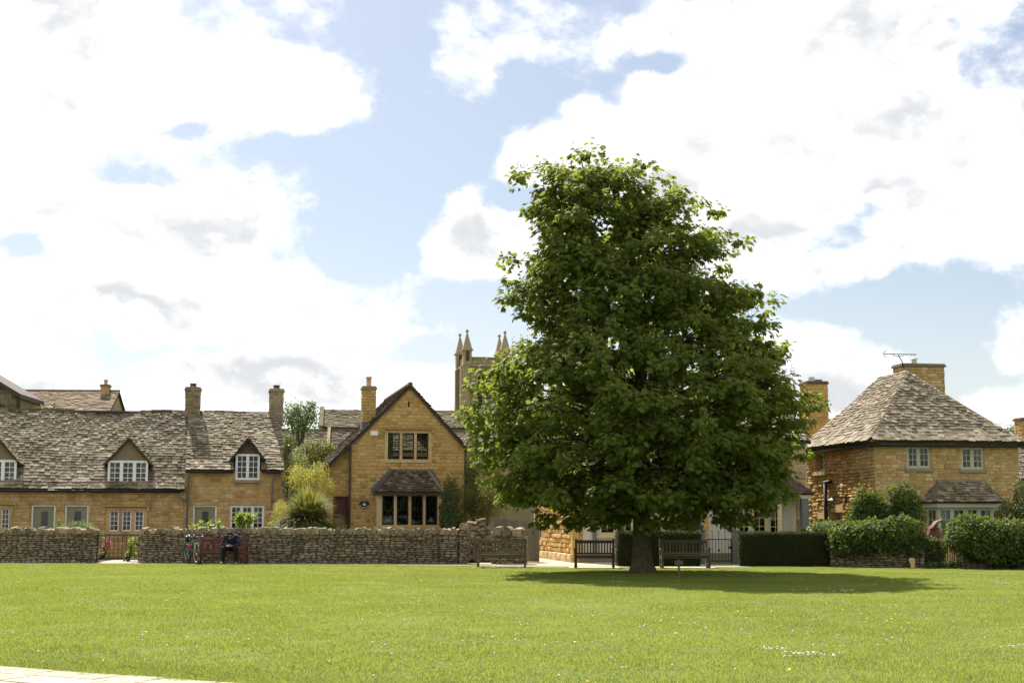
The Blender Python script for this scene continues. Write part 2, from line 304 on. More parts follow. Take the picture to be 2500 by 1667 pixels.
class MB:
    def __init__(s): s.v = []; s.f = []
    def add(s, vs, fs):
        b = len(s.v); s.v += [tuple(x) for x in vs]; s.f += [tuple(i + b for i in f) for f in fs]; return s
    def hexa(s, c): # 8 corners: bottom ring ccw then top ring
        return s.add(c, [(3, 2, 1, 0), (4, 5, 6, 7), (0, 1, 5, 4), (1, 2, 6, 5), (2, 3, 7, 6), (3, 0, 4, 7)])
    def box(s, x0, x1, y0, y1, z0, z1):
        return s.hexa([(x0, y0, z0), (x1, y0, z0), (x1, y1, z0), (x0, y1, z0), (x0, y0, z1), (x1, y0, z1), (x1, y1, z1), (x0, y1, z1)])
    def fbox(s, fr, u0, u1, v0, v1, n0, n1):
        P = fr.p; n0, n1 = min(n0, n1), max(n0, n1)
        return s.hexa([P(u0, v0, n1), P(u1, v0, n1), P(u1, v0, n0), P(u0, v0, n0), P(u0, v1, n1), P(u1, v1, n1), P(u1, v1, n0), P(u0, v1, n0)])
    def prism(s, fr, poly, n0, n1):
        k = len(poly); n0, n1 = min(n0, n1), max(n0, n1)
        vs = [fr.p(u, v, n1) for u, v in poly] + [fr.p(u, v, n0) for u, v in poly]
        return s.add(vs, [tuple(range(k)), tuple(range(2 * k - 1, k - 1, -1))] + [(i, i + k, (i + 1) % k + k, (i + 1) % k) for i in range(k)])
    def tube(s, pts, rad, n=8, cap=True):
        pts = [Vector(p) for p in pts]; k = len(pts)
        if not hasattr(rad, '__len__'): rad = [rad] * k
        b = len(s.v); ref = None
        for i, p in enumerate(pts):
            t = (pts[min(i + 1, k - 1)] - pts[max(i - 1, 0)]).normalized()
            if ref is None: ref = Vector((1, 0, 0)) if abs(t.x) < 0.8 else Vector((0, 1, 0))
            a = (ref - t * ref.dot(t)).normalized(); ref = a; c = t.cross(a)
            for j in range(n):
                w = 2 * math.pi * j / n; s.v.append(tuple(p + (a * math.cos(w) + c * math.sin(w)) * rad[i]))
        for i in range(k - 1):
            for j in range(n):
                j2 = (j + 1) % n; s.f.append((b + i * n + j, b + i * n + j2, b + (i + 1) * n + j2, b + (i + 1) * n + j))
        if cap: s.f.append(tuple(b + j for j in range(n - 1, -1, -1))); s.f.append(tuple(b + (k - 1) * n + j for j in range(n)))
        return s
    def lathe(s, c, prof, n=16):
        return s.tube([(c[0], c[1], c[2] + z) for r, z in prof], [max(r, 1e-3) for r, z in prof], n)
    def ball(s, c, r, n=12, m=8, sc=(1, 1, 1)):
        b = len(s.v); c = Vector(c)
        for i in range(m + 1):
            th = math.pi * i / m
            for j in range(n):
                w = 2 * math.pi * j / n
                s.v.append((c.x + r * sc[0] * math.sin(th) * math.cos(w), c.y + r * sc[1] * math.sin(th) * math.sin(w), c.z - r * sc[2] * math.cos(th)))
        for i in range(m):
            for j in range(n): s.f.append((b + i * n + j, b + i * n + (j + 1) % n, b + (i + 1) * n + (j + 1) % n, b + (i + 1) * n + j))
        return s
    def build(s, name, mat, parent=None, smooth=False, local=False):
        me = bpy.data.meshes.new(name); me.from_pydata(s.v, [], s.f); me.validate(); me.update()
        if smooth: me.shade_smooth()
        return link(name, me, mat, parent, local)
def link(name, me, mat, parent=None, local=False):
    if mat and not me.materials: me.materials.append(MATS[mat])
    o = bpy.data.objects.new(name, me); COL.objects.link(o)
    if parent:
        o.parent = parent
        if not local: o.matrix_parent_inverse = Matrix.Translation(-root_loc(parent))
    return o
def root_loc(o):
    return Vector(o.location) if o.type == 'EMPTY' else Vector((0, 0, 0))
def tag(o, label, cat, group=None, kind=None):
    if label: o['label'] = label
    if cat: o['category'] = cat
    if group: o['group'] = group
    if kind: o['kind'] = kind
    return o
def thing(name, loc, label, cat, group=None, rz=0.0):
    o = bpy.data.objects.new(name, None); COL.objects.link(o); o.location = loc; o.rotation_euler = (0, 0, rz); o.empty_display_size = 0.2
    return tag(o, label, cat, group)
def structure(o): o['kind'] = 'structure'; return o
def np_mesh(name, V, faces4=None, faces3=None):
    me = bpy.data.meshes.new(name); me.vertices.add(len(V)); me.vertices.foreach_set('co', np.asarray(V, np.float32).ravel())
    loops = []; starts = []; tot = []
    n = 0
    for fa, k in ((faces4, 4), (faces3, 3)):
        if fa is None or len(fa) == 0: continue
        fa = np.asarray(fa, np.int32); loops.append(fa.ravel()); starts.append(n + np.arange(len(fa)) * k); n += fa.size
    L = np.concatenate(loops); S = np.concatenate(starts)
    me.loops.add(len(L)); me.loops.foreach_set('vertex_index', L); me.polygons.add(len(S)); me.polygons.foreach_set('loop_start', S.astype(np.int32))
    me.update(calc_edges=True); return me

# ---- pieces: stones, slates, panes: the ones that show are objects, the rest one joined mesh
def seen(p):
    x, y, zc = proj(p)
    if x < -10 or x > 2510 or y < 0: return False
    Y = p[1]
    if Y > 52.0 and x < 1135 and not 228 < x < 340:
        if EYE + (p[2] - EYE) * 50.4 / Y < 1.14: return False
    if Y > 46 and x > 1180 and x < 1920 and y < 1245: return False
    if Y > 50 and 1500 < x < 2490 and y > 1295: return False
    return True
UNIT = {}
def unit_stone(kind, i):
    key = (kind, i)
    if key in UNIT: return UNIT[key]
    r = random.Random(hash(key) % 9999 + i * 17 + len(kind)); mb = MB()
    if kind == 'stone':      # squared block, front (y=-.5) slightly pillowed and inset
        def ring(y, ins, j): return [((-.5 + ins + r.uniform(-j, j)), y, (-.5 + ins + r.uniform(-j, j))), ((.5 - ins + r.uniform(-j, j)), y, (-.5 + ins + r.uniform(-j, j))), ((.5 - ins + r.uniform(-j, j)), y, (.5 - ins + r.uniform(-j, j))), ((-.5 + ins + r.uniform(-j, j)), y, (.5 - ins + r.uniform(-j, j)))]
        vs = ring(.5, 0, 0) + ring(-.25 + r.uniform(-.1, .1), 0.0, .015) + ring(-.5 + r.uniform(-.08, .08), .05, .03) + [(r.uniform(-.15, .15), -.56, r.uniform(-.15, .15))]
        fs = []
        for a in (0, 4):
            for k in range(4): fs.append((a + k, a + 4 + k, a + 4 + (k + 1) % 4, a + (k + 1) % 4)[::-1])
        for k in range(4): fs.append((8 + k, 8 + (k + 1) % 4, 12))
        mb.add(vs, fs)
    elif kind == 'rubble':   # irregular eight-sided stone
        ang = [(-.5, -.22), (-.25, -.5), (.28, -.5), (.5, -.2), (.5, .24), (.24, .5), (-.22, .5), (-.5, .2)]
        J = .09
        base = [(x + r.uniform(-J, J) * .7, z + r.uniform(-J, J)) for x, z in ang]
        vs = [(x * .96, .5, z * .96) for x, z in base] + [(x, -.15 + r.uniform(-.1, .1), z) for x, z in base] + [(x * .82 + r.uniform(-.04, .04), -.46 + r.uniform(-.1, .1), z * .80 + r.uniform(-.04, .04)) for x, z in base] + [(r.uniform(-.15, .15), -.55, r.uniform(-.1, .1))]
        fs = []
        for a in (0, 8):
            for k in range(8): fs.append((a + k, a + (k + 1) % 8, a + 8 + (k + 1) % 8, a + 8 + k))
        for k in range(8): fs.append((16 + k, 16 + (k + 1) % 8, 24))
        mb.add(vs, fs)
    elif kind == 'cope':     # rough upright cope stone: rounded top
        pr = [(-.5, -.5), (.5, -.5), (.48, .15), (.30 + r.uniform(-.1, .1), .42), (r.uniform(-.15, .15), .5), (-.32 + r.uniform(-.1, .1), .38), (-.5, .1)]
        pr = [(x + r.uniform(-.05, .05), z + r.uniform(-.05, .05)) for x, z in pr]; k = len(pr)
        vs = [(x * .9, -.5 + r.uniform(-.06, .06), z * .97) for x, z in pr] + [(x, -.3, z) for x, z in pr] + [(x, .5, z) for x, z in pr]
        fs = [tuple(range(k)), tuple(range(3 * k - 1, 2 * k - 1, -1))]
        for a in (0, k):
            for q in range(k): fs.append((a + q, a + k + q, a + k + (q + 1) % k, a + (q + 1) % k))
        mb.add(vs, fs)
    elif kind == 'slate':    # x +-.5 wide, y 0 (lower edge) .. 1, z 0..1 thick, ragged lower edge
        e = [r.uniform(-.05, .10) for _ in range(4)]
        xs = [-.5, -.18 + r.uniform(-.06, .06), .2 + r.uniform(-.06, .06), .5]
        vs = [(x, y, z) for z in (0, 1) for x, y in ([(xs[q], e[q]) for q in range(4)] + [(.5, 1), (-.5, 1)])]
        fs = [(0, 1, 2, 3, 4, 5)[::-1], (6, 7, 8, 9, 10, 11)] + [(q, (q + 1) % 6, (q + 1) % 6 + 6, q + 6) for q in range(6)]
        mb.add(vs, fs)
    elif kind == 'tile':     # flat straight tile
        mb.box(-.5, .5, 0, 1, 0, 1)
    elif kind == 'pane':
        mb.box(-.5, .5, -.5, .5, -.5, .5)
    me = bpy.data.meshes.new(kind); me.from_pydata(mb.v, [], mb.f); me.update()
    bm = bmesh.new(); bm.from_mesh(me); bmesh.ops.recalc_face_normals(bm, faces=bm.faces); bm.to_mesh(me); bm.free(); me.update()
    V = np.array([v.co for v in me.vertices]); Fc = [tuple(p.vertices) for p in me.polygons]
    UNIT[key] = (me, V, Fc); return UNIT[key]
UM = {}
def unit_mesh(kind, i, mat):
    k = (kind, i, mat)
    if k not in UM:
        me = unit_stone(kind, i)[0].copy(); me.name = kind; me.materials.clear(); me.materials.append(MATS[mat]); UM[k] = me
    return UM[k]
NV = {'stone': 8, 'rubble': 10, 'cope': 8, 'slate': 8, 'tile': 1, 'pane': 1}
def pieces(parent, name, kind, mats, mat, limit=300, rest_name=None, prio=None):
    """mats: list of 4x4 matrices (world). parent is a part at the world origin or a root empty."""
    sco = []
    for i, m in enumerate(mats):
        c = m.translation; vis = seen(c); s = abs(m.to_3x3().determinant()) ** (1 / 3) / max(c.y, 1)
        sco.append((0 if vis else 1, -s, i))
    sco.sort(); ind = [i for v, _, i in sco if v == 0][:limit]; chosen = set(ind)
    inv = Matrix.Translation(-root_loc(parent))
    for i in ind:
        o = bpy.data.objects.new(name, unit_mesh(kind, random.randrange(NV[kind]), mat)); COL.objects.link(o)
        o.parent = parent; o.matrix_parent_inverse = inv; o.matrix_basis = mats[i]
    rest = [i for i in range(len(mats)) if i not in chosen]
    if rest:
        V = []; Fs = []; b = 0
        for i in rest:
            _, uv, uf = unit_stone(kind, random.randrange(NV[kind])); M = np.array(mats[i])
            V.append(uv @ M[:3, :3].T + M[:3, 3]); Fs += [tuple(k + b for k in f) for f in uf]; b += len(uv)
        me = bpy.data.meshes.new(rest_name or name + '_field'); me.from_pydata(np.concatenate(V).tolist(), [], Fs); me.update()
        o = link(rest_name or name + '_field', me, mat, parent); o['kind'] = 'stuff'
def clip(poly, cl):
    """clip polygon by convex ccw polygon"""
    out = poly
    for i in range(len(cl)):
        a, b = cl[i], cl[(i + 1) % len(cl)]; src = out; out = []
        if not src: return []
        def side(p): return (b[0] - a[0]) * (p[1] - a[1]) - (b[1] - a[1]) * (p[0] - a[0])
        for k in range(len(src)):
            p, q = src[k], src[(k + 1) % len(src)]; sp, sq_ = side(p), side(q)
            if sp >= 0: out.append(p)
            if sp * sq_ < 0:
                t = sp / (sp - sq_); out.append((p[0] + (q[0] - p[0]) * t, p[1] + (q[1] - p[1]) * t))
    return out
def area(p): return abs(sum(p[i][0] * p[(i + 1) % len(p)][1] - p[(i + 1) % len(p)][0] * p[i][1] for i in range(len(p)))) / 2
def subtract(rects, h, eps=0.03):
    out = []
    for (a, b, c, d) in rects:
        if h[1] <= a or h[0] >= b or h[3] <= c or h[2] >= d: out.append((a, b, c, d)); continue
        if h[0] - a > eps: out.append((a, h[0], c, d))
        if b - h[1] > eps: out.append((h[1], b, c, d))
        l, r_ = max(a, h[0]), min(b, h[1])
        if h[2] - c > eps: out.append((l, r_, c, h[2]))
        if d - h[3] > eps: out.append((l, r_, h[3], d))
    return out
def partition(a, b, c, d, hmax, hmin, wmax, wmin, r):
    w, h = b - a, d - c
    if h > hmax or (h > 2.1 * hmin and w > 2.2 * h and r.random() < 0.35 and w < 2 * wmax):
        m = c + h * r.uniform(.38, .62)
        return partition(a, b, c, m, hmax, hmin, wmax, wmin, r) + partition(a, b, m, d, hmax, hmin, wmax, wmin, r)
    if w > wmax * r.uniform(.75, 1.1) and w > 2 * wmin:
        m = a + w * r.uniform(.35, .65)
        return partition(a, m, c, d, hmax, hmin, wmax, wmin, r) + partition(m, b, c, d, hmax, hmin, wmax, wmin, r)
    return [(a, b, c, d)]
def stone_face(part, fr, poly, holes, mat, course=(.26, .36), hmax=.19, hmin=.07, wmax=.55, wmin=.16, gap=.014, proud=(.012, .03), kind='stone', limit=300, seed=1, seg=1.2, name='stone', skew=0.0):
    r = random.Random(seed); us = [p[0] for p in poly]; vs = [p[1] for p in poly]
    z = min(vs); mats = []; odd = []
    sg = sum(poly[i][0] * poly[(i + 1) % len(poly)][1] - poly[(i + 1) % len(poly)][0] * poly[i][1] for i in range(len(poly)))
    cl = poly if sg > 0 else poly[::-1]
    while z < max(vs) - .03:
        h = min(r.uniform(*course), max(vs) - z)
        if max(vs) - z - h < hmin: h = max(vs) - z
        u = min(us) - r.uniform(0, seg * .5)
        while u < max(us):
            w = r.uniform(.7, 1.3) * seg
            for (a, b, c, d) in partition(u, u + w, z, z + h, hmax, hmin, wmax, wmin, r):
                rs = [(max(a, min(us)), min(b, max(us)), c, d)]
                for ho in holes: rs = subtract(rs, ho)
                for (a2, b2, c2, d2) in rs:
                    g = gap / 2
                    if b2 - a2 < .05 or d2 - c2 < .035: continue
                    q = [(a2 + g, c2 + g), (b2 - g, c2 + g), (b2 - g, d2 - g), (a2 + g, d2 - g)]
                    k = clip(q, cl); ar = area(k) if len(k) > 2 else 0
                    if ar < .002: continue
                    f = r.uniform(*proud)
                    if ar > .985 * area(q):
                        vm = (c2 + d2) / 2
                        if skew: vm += .055 * noise.noise(Vector(((a2 + b2) * .45, vm * .8, seed))) * min(1, (vm - min(vs)) / .3)
                        m = fr.mat((a2 + b2) / 2, vm, f - .05)
                        if skew: m = m @ Matrix.Rotation(r.uniform(-skew, skew), 4, 'Y')
                        mats.append(m @ Matrix.Diagonal((b2 - a2 - gap, .10, d2 - c2 - gap, 1)))
                    else: odd.append((k, f))
            u += w
        z += h
    pieces(part, name, kind, mats, mat, limit)
    inv = Matrix.Translation(-root_loc(part))
    for k, f in odd:
        MB().prism(fr, k, -.03, f).build(name, mat, part)
def wall(fr, poly, holes, thick, mat, name, parent):
    """solid wall with real openings"""
    loops = [[Vector((u, v, 0)) for u, v in poly]] + [[Vector(q + (0,)) for q in ((h[0], h[2]), (h[1], h[2]), (h[1], h[3]), (h[0], h[3]))] for h in holes]
    flat = [p for l in loops for p in l]; tris = tessellate_polygon(loops); n = len(flat)
    mb = MB(); vs = [fr.p(p.x, p.y, 0) for p in flat] + [fr.p(p.x, p.y, -thick) for p in flat]; fs = []
    for t in tris:
        a, b, c = (flat[i] for i in t); ccw = (b - a).cross(c - a).z > 0
        t = t if ccw else t[::-1]
        fs.append(tuple(t)); fs.append(tuple(i + n for i in t[::-1]))
    b0 = 0
    for l in loops:
        k = len(l)
        for i in range(k): fs.append((b0 + i, b0 + (i + 1) % k, b0 + (i + 1) % k + n, b0 + i + n))
        b0 += k
    mb.add(vs, fs); me = bpy.data.meshes.new(name); me.from_pydata(mb.v, [], mb.f); me.update()
    bm = bmesh.new(); bm.from_mesh(me); bmesh.ops.recalc_face_normals(bm, faces=bm.faces); bm.to_mesh(me); bm.free()
    return link(name, me, mat, parent)
def window(fr, rc, parent, lights=2, cols=2, rows=3, mat='white_paint', recess=.09, fw=.05, mw=.07, sash=.035, bar=.02, curtain=None, name='window', leads=False, gmat='glass', dep=.07):
    u0, u1, v0, v1 = rc; mb = MB(); n1 = -recess; n0 = -recess - dep
    mb.fbox(fr, u0, u0 + fw, v0, v1, n0, n1); mb.fbox(fr, u1 - fw, u1, v0, v1, n0, n1)
    mb.fbox(fr, u0 + fw, u1 - fw, v0, v0 + fw, n0, n1 - .002); mb.fbox(fr, u0 + fw, u1 - fw, v1 - fw, v1, n0, n1 - .002)
    iw = (u1 - u0 - 2 * fw - (lights - 1) * mw) / lights; pm = []
    for i in range(lights):
        a = u0 + fw + i * (iw + mw); b = a + iw
        if i: mb.fbox(fr, a - mw, a, v0 + fw, v1 - fw, n0, n1 - .003)
        c, d = v0 + fw, v1 - fw; q1 = n1 - .010; q0 = n1 - .045
        if sash:
            mb.fbox(fr, a, a + sash, c, d, q0, q1); mb.fbox(fr, b - sash, b, c, d, q0, q1)
            mb.fbox(fr, a + sash, b - sash, c, c + sash, q0, q1 - .002); mb.fbox(fr, a + sash, b - sash, d - sash, d, q0, q1 - .002)
        a += sash; b -= sash; c += sash; d -= sash
        pw, ph = (b - a) / cols, (d - c) / rows
        for j in range(1, cols): mb.fbox(fr, a + j * pw - bar / 2, a + j * pw + bar / 2, c, d, q0 + .004, q1 - .004)
        for j in range(1, rows): mb.fbox(fr, a, b, c + j * ph - bar / 2, c + j * ph + bar / 2, q0 + .006, q1 - .007)
        if leads:
            panes = [(a, b, c, d)]
        else: panes = [(a + j * pw, a + (j + 1) * pw, c + k * ph, c + (k + 1) * ph) for j in range(cols) for k in range(rows)]
        for (x0, x1, y0, y1) in panes:
            m = fr.mat((x0 + x1) / 2, (y0 + y1) / 2, n1 - .030) @ Matrix.Rotation(R(random.uniform(-.5, .5)), 4, 'X') @ Matrix.Rotation(R(random.uniform(-.5, .5)), 4, 'Z')
            pm.append(m @ Matrix.Diagonal((x1 - x0 - .004, .005, y1 - y0 - .004, 1)))
    w = mb.build(name, mat, parent)
    pieces(w, 'pane', 'pane', pm, gmat, 400)
    if curtain:
        for (a, b) in curtain:
            cu = MB(); k = 14; ua, ub = u0 + fw + (u1 - u0 - 2 * fw) * a, u0 + fw + (u1 - u0 - 2 * fw) * b
            P = [(ua + (ub - ua) * i / k, -recess - dep - .10 + (.018 if i % 2 else -.018)) for i in range(k + 1)]
            vs = [fr.p(u, v0 + .01, n) for u, n in P] + [fr.p(u, v1 - .01, n) for u, n in P]
            vs += [fr.p(u, v0 + .01, n - .008) for u, n in P] + [fr.p(u, v1 - .01, n - .008) for u, n in P]; s = k + 1
            cu.add(vs, [(i, i + 1, s + i + 1, s + i) for i in range(k)] + [(2 * s + i, 3 * s + i, 3 * s + i + 1, 2 * s + i + 1) for i in range(k)])
            cu.build('curtain', 'curtain_cloth', w)
    return w
def door(fr, rc, parent, mat='olive_paint', frame='white_paint', recess=.12, light=None):
    u0, u1, v0, v1 = rc; fw = .065
    f = MB(); f.fbox(fr, u0, u0 + fw, v0, v1, -recess - .08, -recess + .06); f.fbox(fr, u1 - fw, u1, v0, v1, -recess - .08, -recess + .06)
    f.fbox(fr, u0 + fw, u1 - fw, v1 - fw, v1, -recess - .08, -recess + .058)
    d = MB(); a, b, c, e = u0 + fw + .004, u1 - fw - .004, v0 + .01, v1 - fw - .004; n0, n1 = -recess - .05, -recess
    if light:
        x0, x1, y0, y1 = light
        d.fbox(fr, a, x0, c, e, n0, n1); d.fbox(fr, x1, b, c, e, n0, n1); d.fbox(fr, x0, x1, c, y0, n0, n1 - .002); d.fbox(fr, x0, x1, y1, e, n0, n1 - .002)
    else: d.fbox(fr, a, b, c, e, n0, n1)
    do = d.build('door', mat, parent); f.build('door_frame', frame, do)
    h = MB(); h.tube([fr.p(a + .08, 1.0, n1 + .04), fr.p(a + .17, 1.0, n1 + .04)], .012, 6); h.tube([fr.p(a + .08, 1.0, n1), fr.p(a + .08, 1.0, n1 + .045)], .014, 6)
    h.build('handle', 'iron', do)
    if light:
        g = MB(); g.fbox(fr, x0 - .005, x1 + .005, y0 - .005, y1 + .005, -recess - .03, -recess - .024); g.build('pane', 'glass', do)
    return do
def roof_plane(root, fr, poly, mat, expo=(.21, .12), wr=(.16, .34), t=.024, limit=300, kind='slate', name='slate', under='underlay', slab=.09, seed=1, sag=None, part='roof', tile_it=True, jit=1.0):
    """fr: U along the eave, V up the slope, N up. poly in (u, s)"""
    r = random.Random(seed); sv = [p[1] for p in poly]; mats = []
    sg = sum(poly[i][0] * poly[(i + 1) % len(poly)][1] - poly[(i + 1) % len(poly)][0] * poly[i][1] for i in range(len(poly)))
    if sg < 0: poly = poly[::-1]
    mb = MB()
    if sag:
        us = [p[0] for p in poly]; K, J = 24, 10; n0 = len(mb.v); g = []
        def span(s_):
            xs = []
            for i in range(len(poly)):
                (a, c), (b, d) = poly[i], poly[(i + 1) % len(poly)]
                if abs(c - d) > 1e-6 and min(c, d) - 1e-6 <= s_ <= max(c, d) + 1e-6: xs.append(a + (b - a) * (s_ - c) / (d - c))
            return min(xs), max(xs)
        for j in range(J + 1):
            s_ = min(sv) + (max(sv) - min(sv)) * j / J; a, b = span(min(max(s_, min(sv) + 1e-4), max(sv) - 1e-4))
            for i in range(K + 1): u = a + (b - a) * i / K; g.append((u, s_))
        vs = [fr.p(u, s_, sag(u, s_) - .012) for u, s_ in g] + [fr.p(u, s_, sag(u, s_) - slab) for u, s_ in g]; off = len(g); fs = []
        for j in range(J):
            for i in range(K):
                q = (j * (K + 1) + i, j * (K + 1) + i + 1, (j + 1) * (K + 1) + i + 1, (j + 1) * (K + 1) + i); fs.append(q); fs.append(tuple(k + off for k in q[::-1]))
        for i in range(K): fs.append((i, off + i, off + i + 1, i + 1)); e = J * (K + 1); fs.append((e + i, e + i + 1, off + e + i + 1, off + e + i))
        for j in range(J): a = j * (K + 1); fs.append((a, a + K + 1, off + a + K + 1, off + a)); a += K; fs.append((a, off + a, off + a + K + 1, a + K + 1))
        mb.add(vs, fs)
    else: mb.prism(fr, poly, -slab, -.012)
    ro = mb.build(part, under, root)
    if not tile_it: return ro
    s = min(sv); top = max(sv)
    while s < top - .03:
        k = (s - min(sv)) / (top - min(sv)); e = expo[0] + (expo[1] - expo[0]) * k; e *= r.uniform(.92, 1.08)
        sm = min(s + e * .5, top - .001); xs = []
        for i in range(len(poly)):
            (a, c), (b, d) = poly[i], poly[(i + 1) % len(poly)]
            if abs(c - d) > 1e-9 and min(c, d) <= sm <= max(c, d): xs.append(a + (b - a) * (sm - c) / (d - c))
        if len(xs) < 2: s += e; continue
        u, ue = min(xs), max(xs); wk = 1 - .35 * k
        while u < ue - .01:
            w = r.uniform(*wr) * wk
            if ue - u - w < wr[0] * wk * .6: w = ue - u
            L = min(e * 1.35, top + .04 - s); th = t * r.uniform(.7, 1.35); rise = th * 1.5 + r.uniform(0, .008) * jit; sg_ = sag(u + w / 2, s) if sag else 0
            jv = r.uniform(-.018, .018) * jit
            bx = fr.U * (w - .006); by = fr.V * L - fr.N * rise; bz = by.cross(bx).normalized() * -th
            p0 = fr.p(u + w / 2, s + jv, sg_ + rise)
            m = Matrix.Identity(4)
            rot = r.uniform(-.02, .02) * jit
            bx = bx + fr.V * (w * rot)
            for i in range(3): m[i][0] = bx[i]; m[i][1] = by[i]; m[i][2] = bz[i]; m[i][3] = p0[i]
            mats.append(m); u += w
        s += e
    pieces(ro, name, kind, mats, mat, limit)
    return ro
def slope(O, U, up, run_dir, rise, run):
    """frame of a pitched plane starting at O along U, climbing rise over run in run_dir"""
    V = (Vector(run_dir).normalized() * run + Z3 * rise).normalized(); U = Vector(U).normalized(); return Fr(O, U, V, U.cross(V))
def chimney(root, fr, rc, depth, n1, pot=None, mat='cottage_stone', cap='grey_stone', seed=3, part='chimney', capo=.07):
    """fr vertical plane; rc=(u0,u1,v0,v1); front face at n1, going back depth"""
    u0, u1, v0, v1 = rc; mb = MB(); mb.fbox(fr, u0, u1, v0, v1 - .001, n1 - depth, n1)
    ch = mb.build(part, 'mortar', root)
    f2 = Fr(fr.p(0, 0, n1), fr.U, fr.V, fr.N)
    stone_face(ch, f2, [(u0, v0), (u1, v0), (u1, v1 - .02), (u0, v1 - .02)], [], mat, course=(.2, .3), wmax=.5, limit=40, seed=seed)
    for (o, us, e) in (((u1, 1), None, 0), ((u0, -1), None, 0)):
        uu, sgn = o; f3 = Fr(fr.p(uu, 0, n1 if sgn > 0 else n1 - depth), fr.N * -sgn, fr.V, fr.U * sgn)
        stone_face(ch, f3, [(0, v0), (depth, v0), (depth, v1 - .02), (0, v1 - .02)], [], mat, course=(.2, .3), wmax=.5, limit=20, seed=seed + 5)
    c = MB(); c.fbox(fr, u0 - capo, u1 + capo, v1, v1 + .07, n1 - depth - capo, n1 + capo); c.fbox(fr, u0 - capo * .4, u1 + capo * .4, v1 + .07, v1 + .13, n1 - depth - capo * .4, n1 + capo * .4)
    c.build('chimney_cap', cap, ch)
    if pot:
        pu, pr, ph, pm = pot; P = fr.p(pu, v1 + .13, n1 - depth / 2)
        MB().lathe(P, [(pr * 1.1, 0), (pr, .05), (pr * .92, ph - .08), (pr * 1.25, ph - .07), (pr * 1.25, ph), (pr * .7, ph)], 14).build('chimney_pot', pm, ch, True)
    return ch
def gutter(root, a, b, mat='iron', r=.045, name='gutter'):
    return MB().tube([a, b], r, 8).build(name, mat, root, True)
def pipe(root, pts, mat='gutter_grey', r=.035, name='drainpipe'):
    return MB().tube(pts, r, 8).build(name, mat, root, True)
# ------------------------------------------------------------------ ground
def sheet(name, pts, z, mat, kind='structure'):
    o = MB().add([(x, y, z) for x, y in pts], [tuple(range(len(pts)))]).build(name, mat); o['kind'] = kind; return o
def ground():
    # one gently uneven sheet to the horizon
    xs = np.concatenate([[-3000, -600, -150, -60], np.linspace(-36, 36, 73), [60, 150, 600, 3000]]); ys = np.concatenate([[-40, -5, 4], np.linspace(8, 54, 93), [70, 120, 300, 800, 3500]])
    V = []; nx = len(xs)
    for y in ys:
        for x in xs:
            w = max(0, min(1, (y - 9) / 4)) * max(0, min(1, (44.5 - y) / 5)) * max(0, min(1, (34 - abs(x)) / 4))
            V.append((x, y, w * .05 * noise.noise(Vector((x * .13, y * .16, 3.1)))))
    Fq = [(j * nx + i, j * nx + i + 1, (j + 1) * nx + i + 1, (j + 1) * nx + i) for j in range(len(ys) - 1) for i in range(nx - 1)]
    o = link('ground', np_mesh('ground', V, Fq), 'lawn_soil'); o['kind'] = 'structure'; o.data.shade_smooth()
ground()
def gz_at(x, y):
    w = max(0, min(1, (y - 9) / 4)) * max(0, min(1, (44.5 - y) / 5)) * max(0, min(1, (34 - abs(x)) / 4))
    return w * .05 * noise.noise(Vector((x * .13, y * .16, 3.1)))
WL0, WL1 = Vector((-22.5, 51.7, 0)), Vector((-1.62, 49.55, 0))     # line of the drystone walls
def wl(px):    # point of the wall line at picture column px
    d = ray(px, 1370); k = (WL1 - WL0); # solve x/y
    t = (d.x * WL0.y - d.y * WL0.x) / (d.y * k.x - d.x * k.y); return WL0 + k * t
LAWN_EDGE = [(-24, 50.45), (-17, 50.15), (-12, 49.7), (-6, 48.95), (-1.5, 47.9), (0.5, 46.75), (3.4, 46.2), (5.2, 46.3), (7.0, 46.35), (9, 46.9), (11.5, 46.0), (14, 44.6), (22, 43.6)]
sheet('path', LAWN_EDGE + [(22, 45.5), (13, 46.6), (11.2, 49), (-1, 49.9), (-24, 52.2)], .006, 'tarmac_path')
sheet('gravel_drive', [(.2, 48.25), (3.2, 47.5), (6.4, 47.6), (6.6, 50.9), (2.4, 51.2), (1.2, 58), (-1.3, 58), (-1.2, 49.5)], .011, 'gravel')
sheet('garden_soil', [(-24, 52.2), (-1.6, 50.2), (-1.6, 56.5), (-24, 58.2)], .006, 'earth_fill')
# pale paved strip at the viewer's corner, built slab by slab
def pavement():
    a = gnd(-40, 1629); b = gnd(520, 1668); U = (b - a).normalized(); U.z = 0; D = Vector((U.y, -U.x, 0))
    base = MB().add([tuple(a - U * 4 + Z3 * .004), tuple(b + U * 5 + Z3 * .004), tuple(b + U * 5 + D * 5 + Z3 * .004), tuple(a - U * 4 + D * 5 + Z3 * .004)], [(3, 2, 1, 0)]).build('pavement', 'mortar'); base['kind'] = 'structure'
    r = random.Random(4); y = .02
    for row in range(5):
        dpt = r.uniform(.42, .6); x = -4 + r.uniform(0, .4)
        while x < 6.5:
            w = r.uniform(.5, .95); g = .013
            q = [a + U * (x + g) + D * (y + g), a + U * (x + g) + D * (y + dpt - g), a + U * (x + w - g) + D * (y + dpt - g), a + U * (x + w - g) + D * (y + g)]
            j = [Vector((r.uniform(-.006, .006), r.uniform(-.006, .006), r.uniform(-.003, .003))) for _ in q]
            lo = [p for p in q]; hi = [p + k + Z3 * .032 for p, k in zip(q, j)]
            MB().hexa([tuple(p) for p in lo] + [tuple(p) for p in hi]).build('paving_slab', 'paving_stone', base); x += w
        y += dpt
pavement()

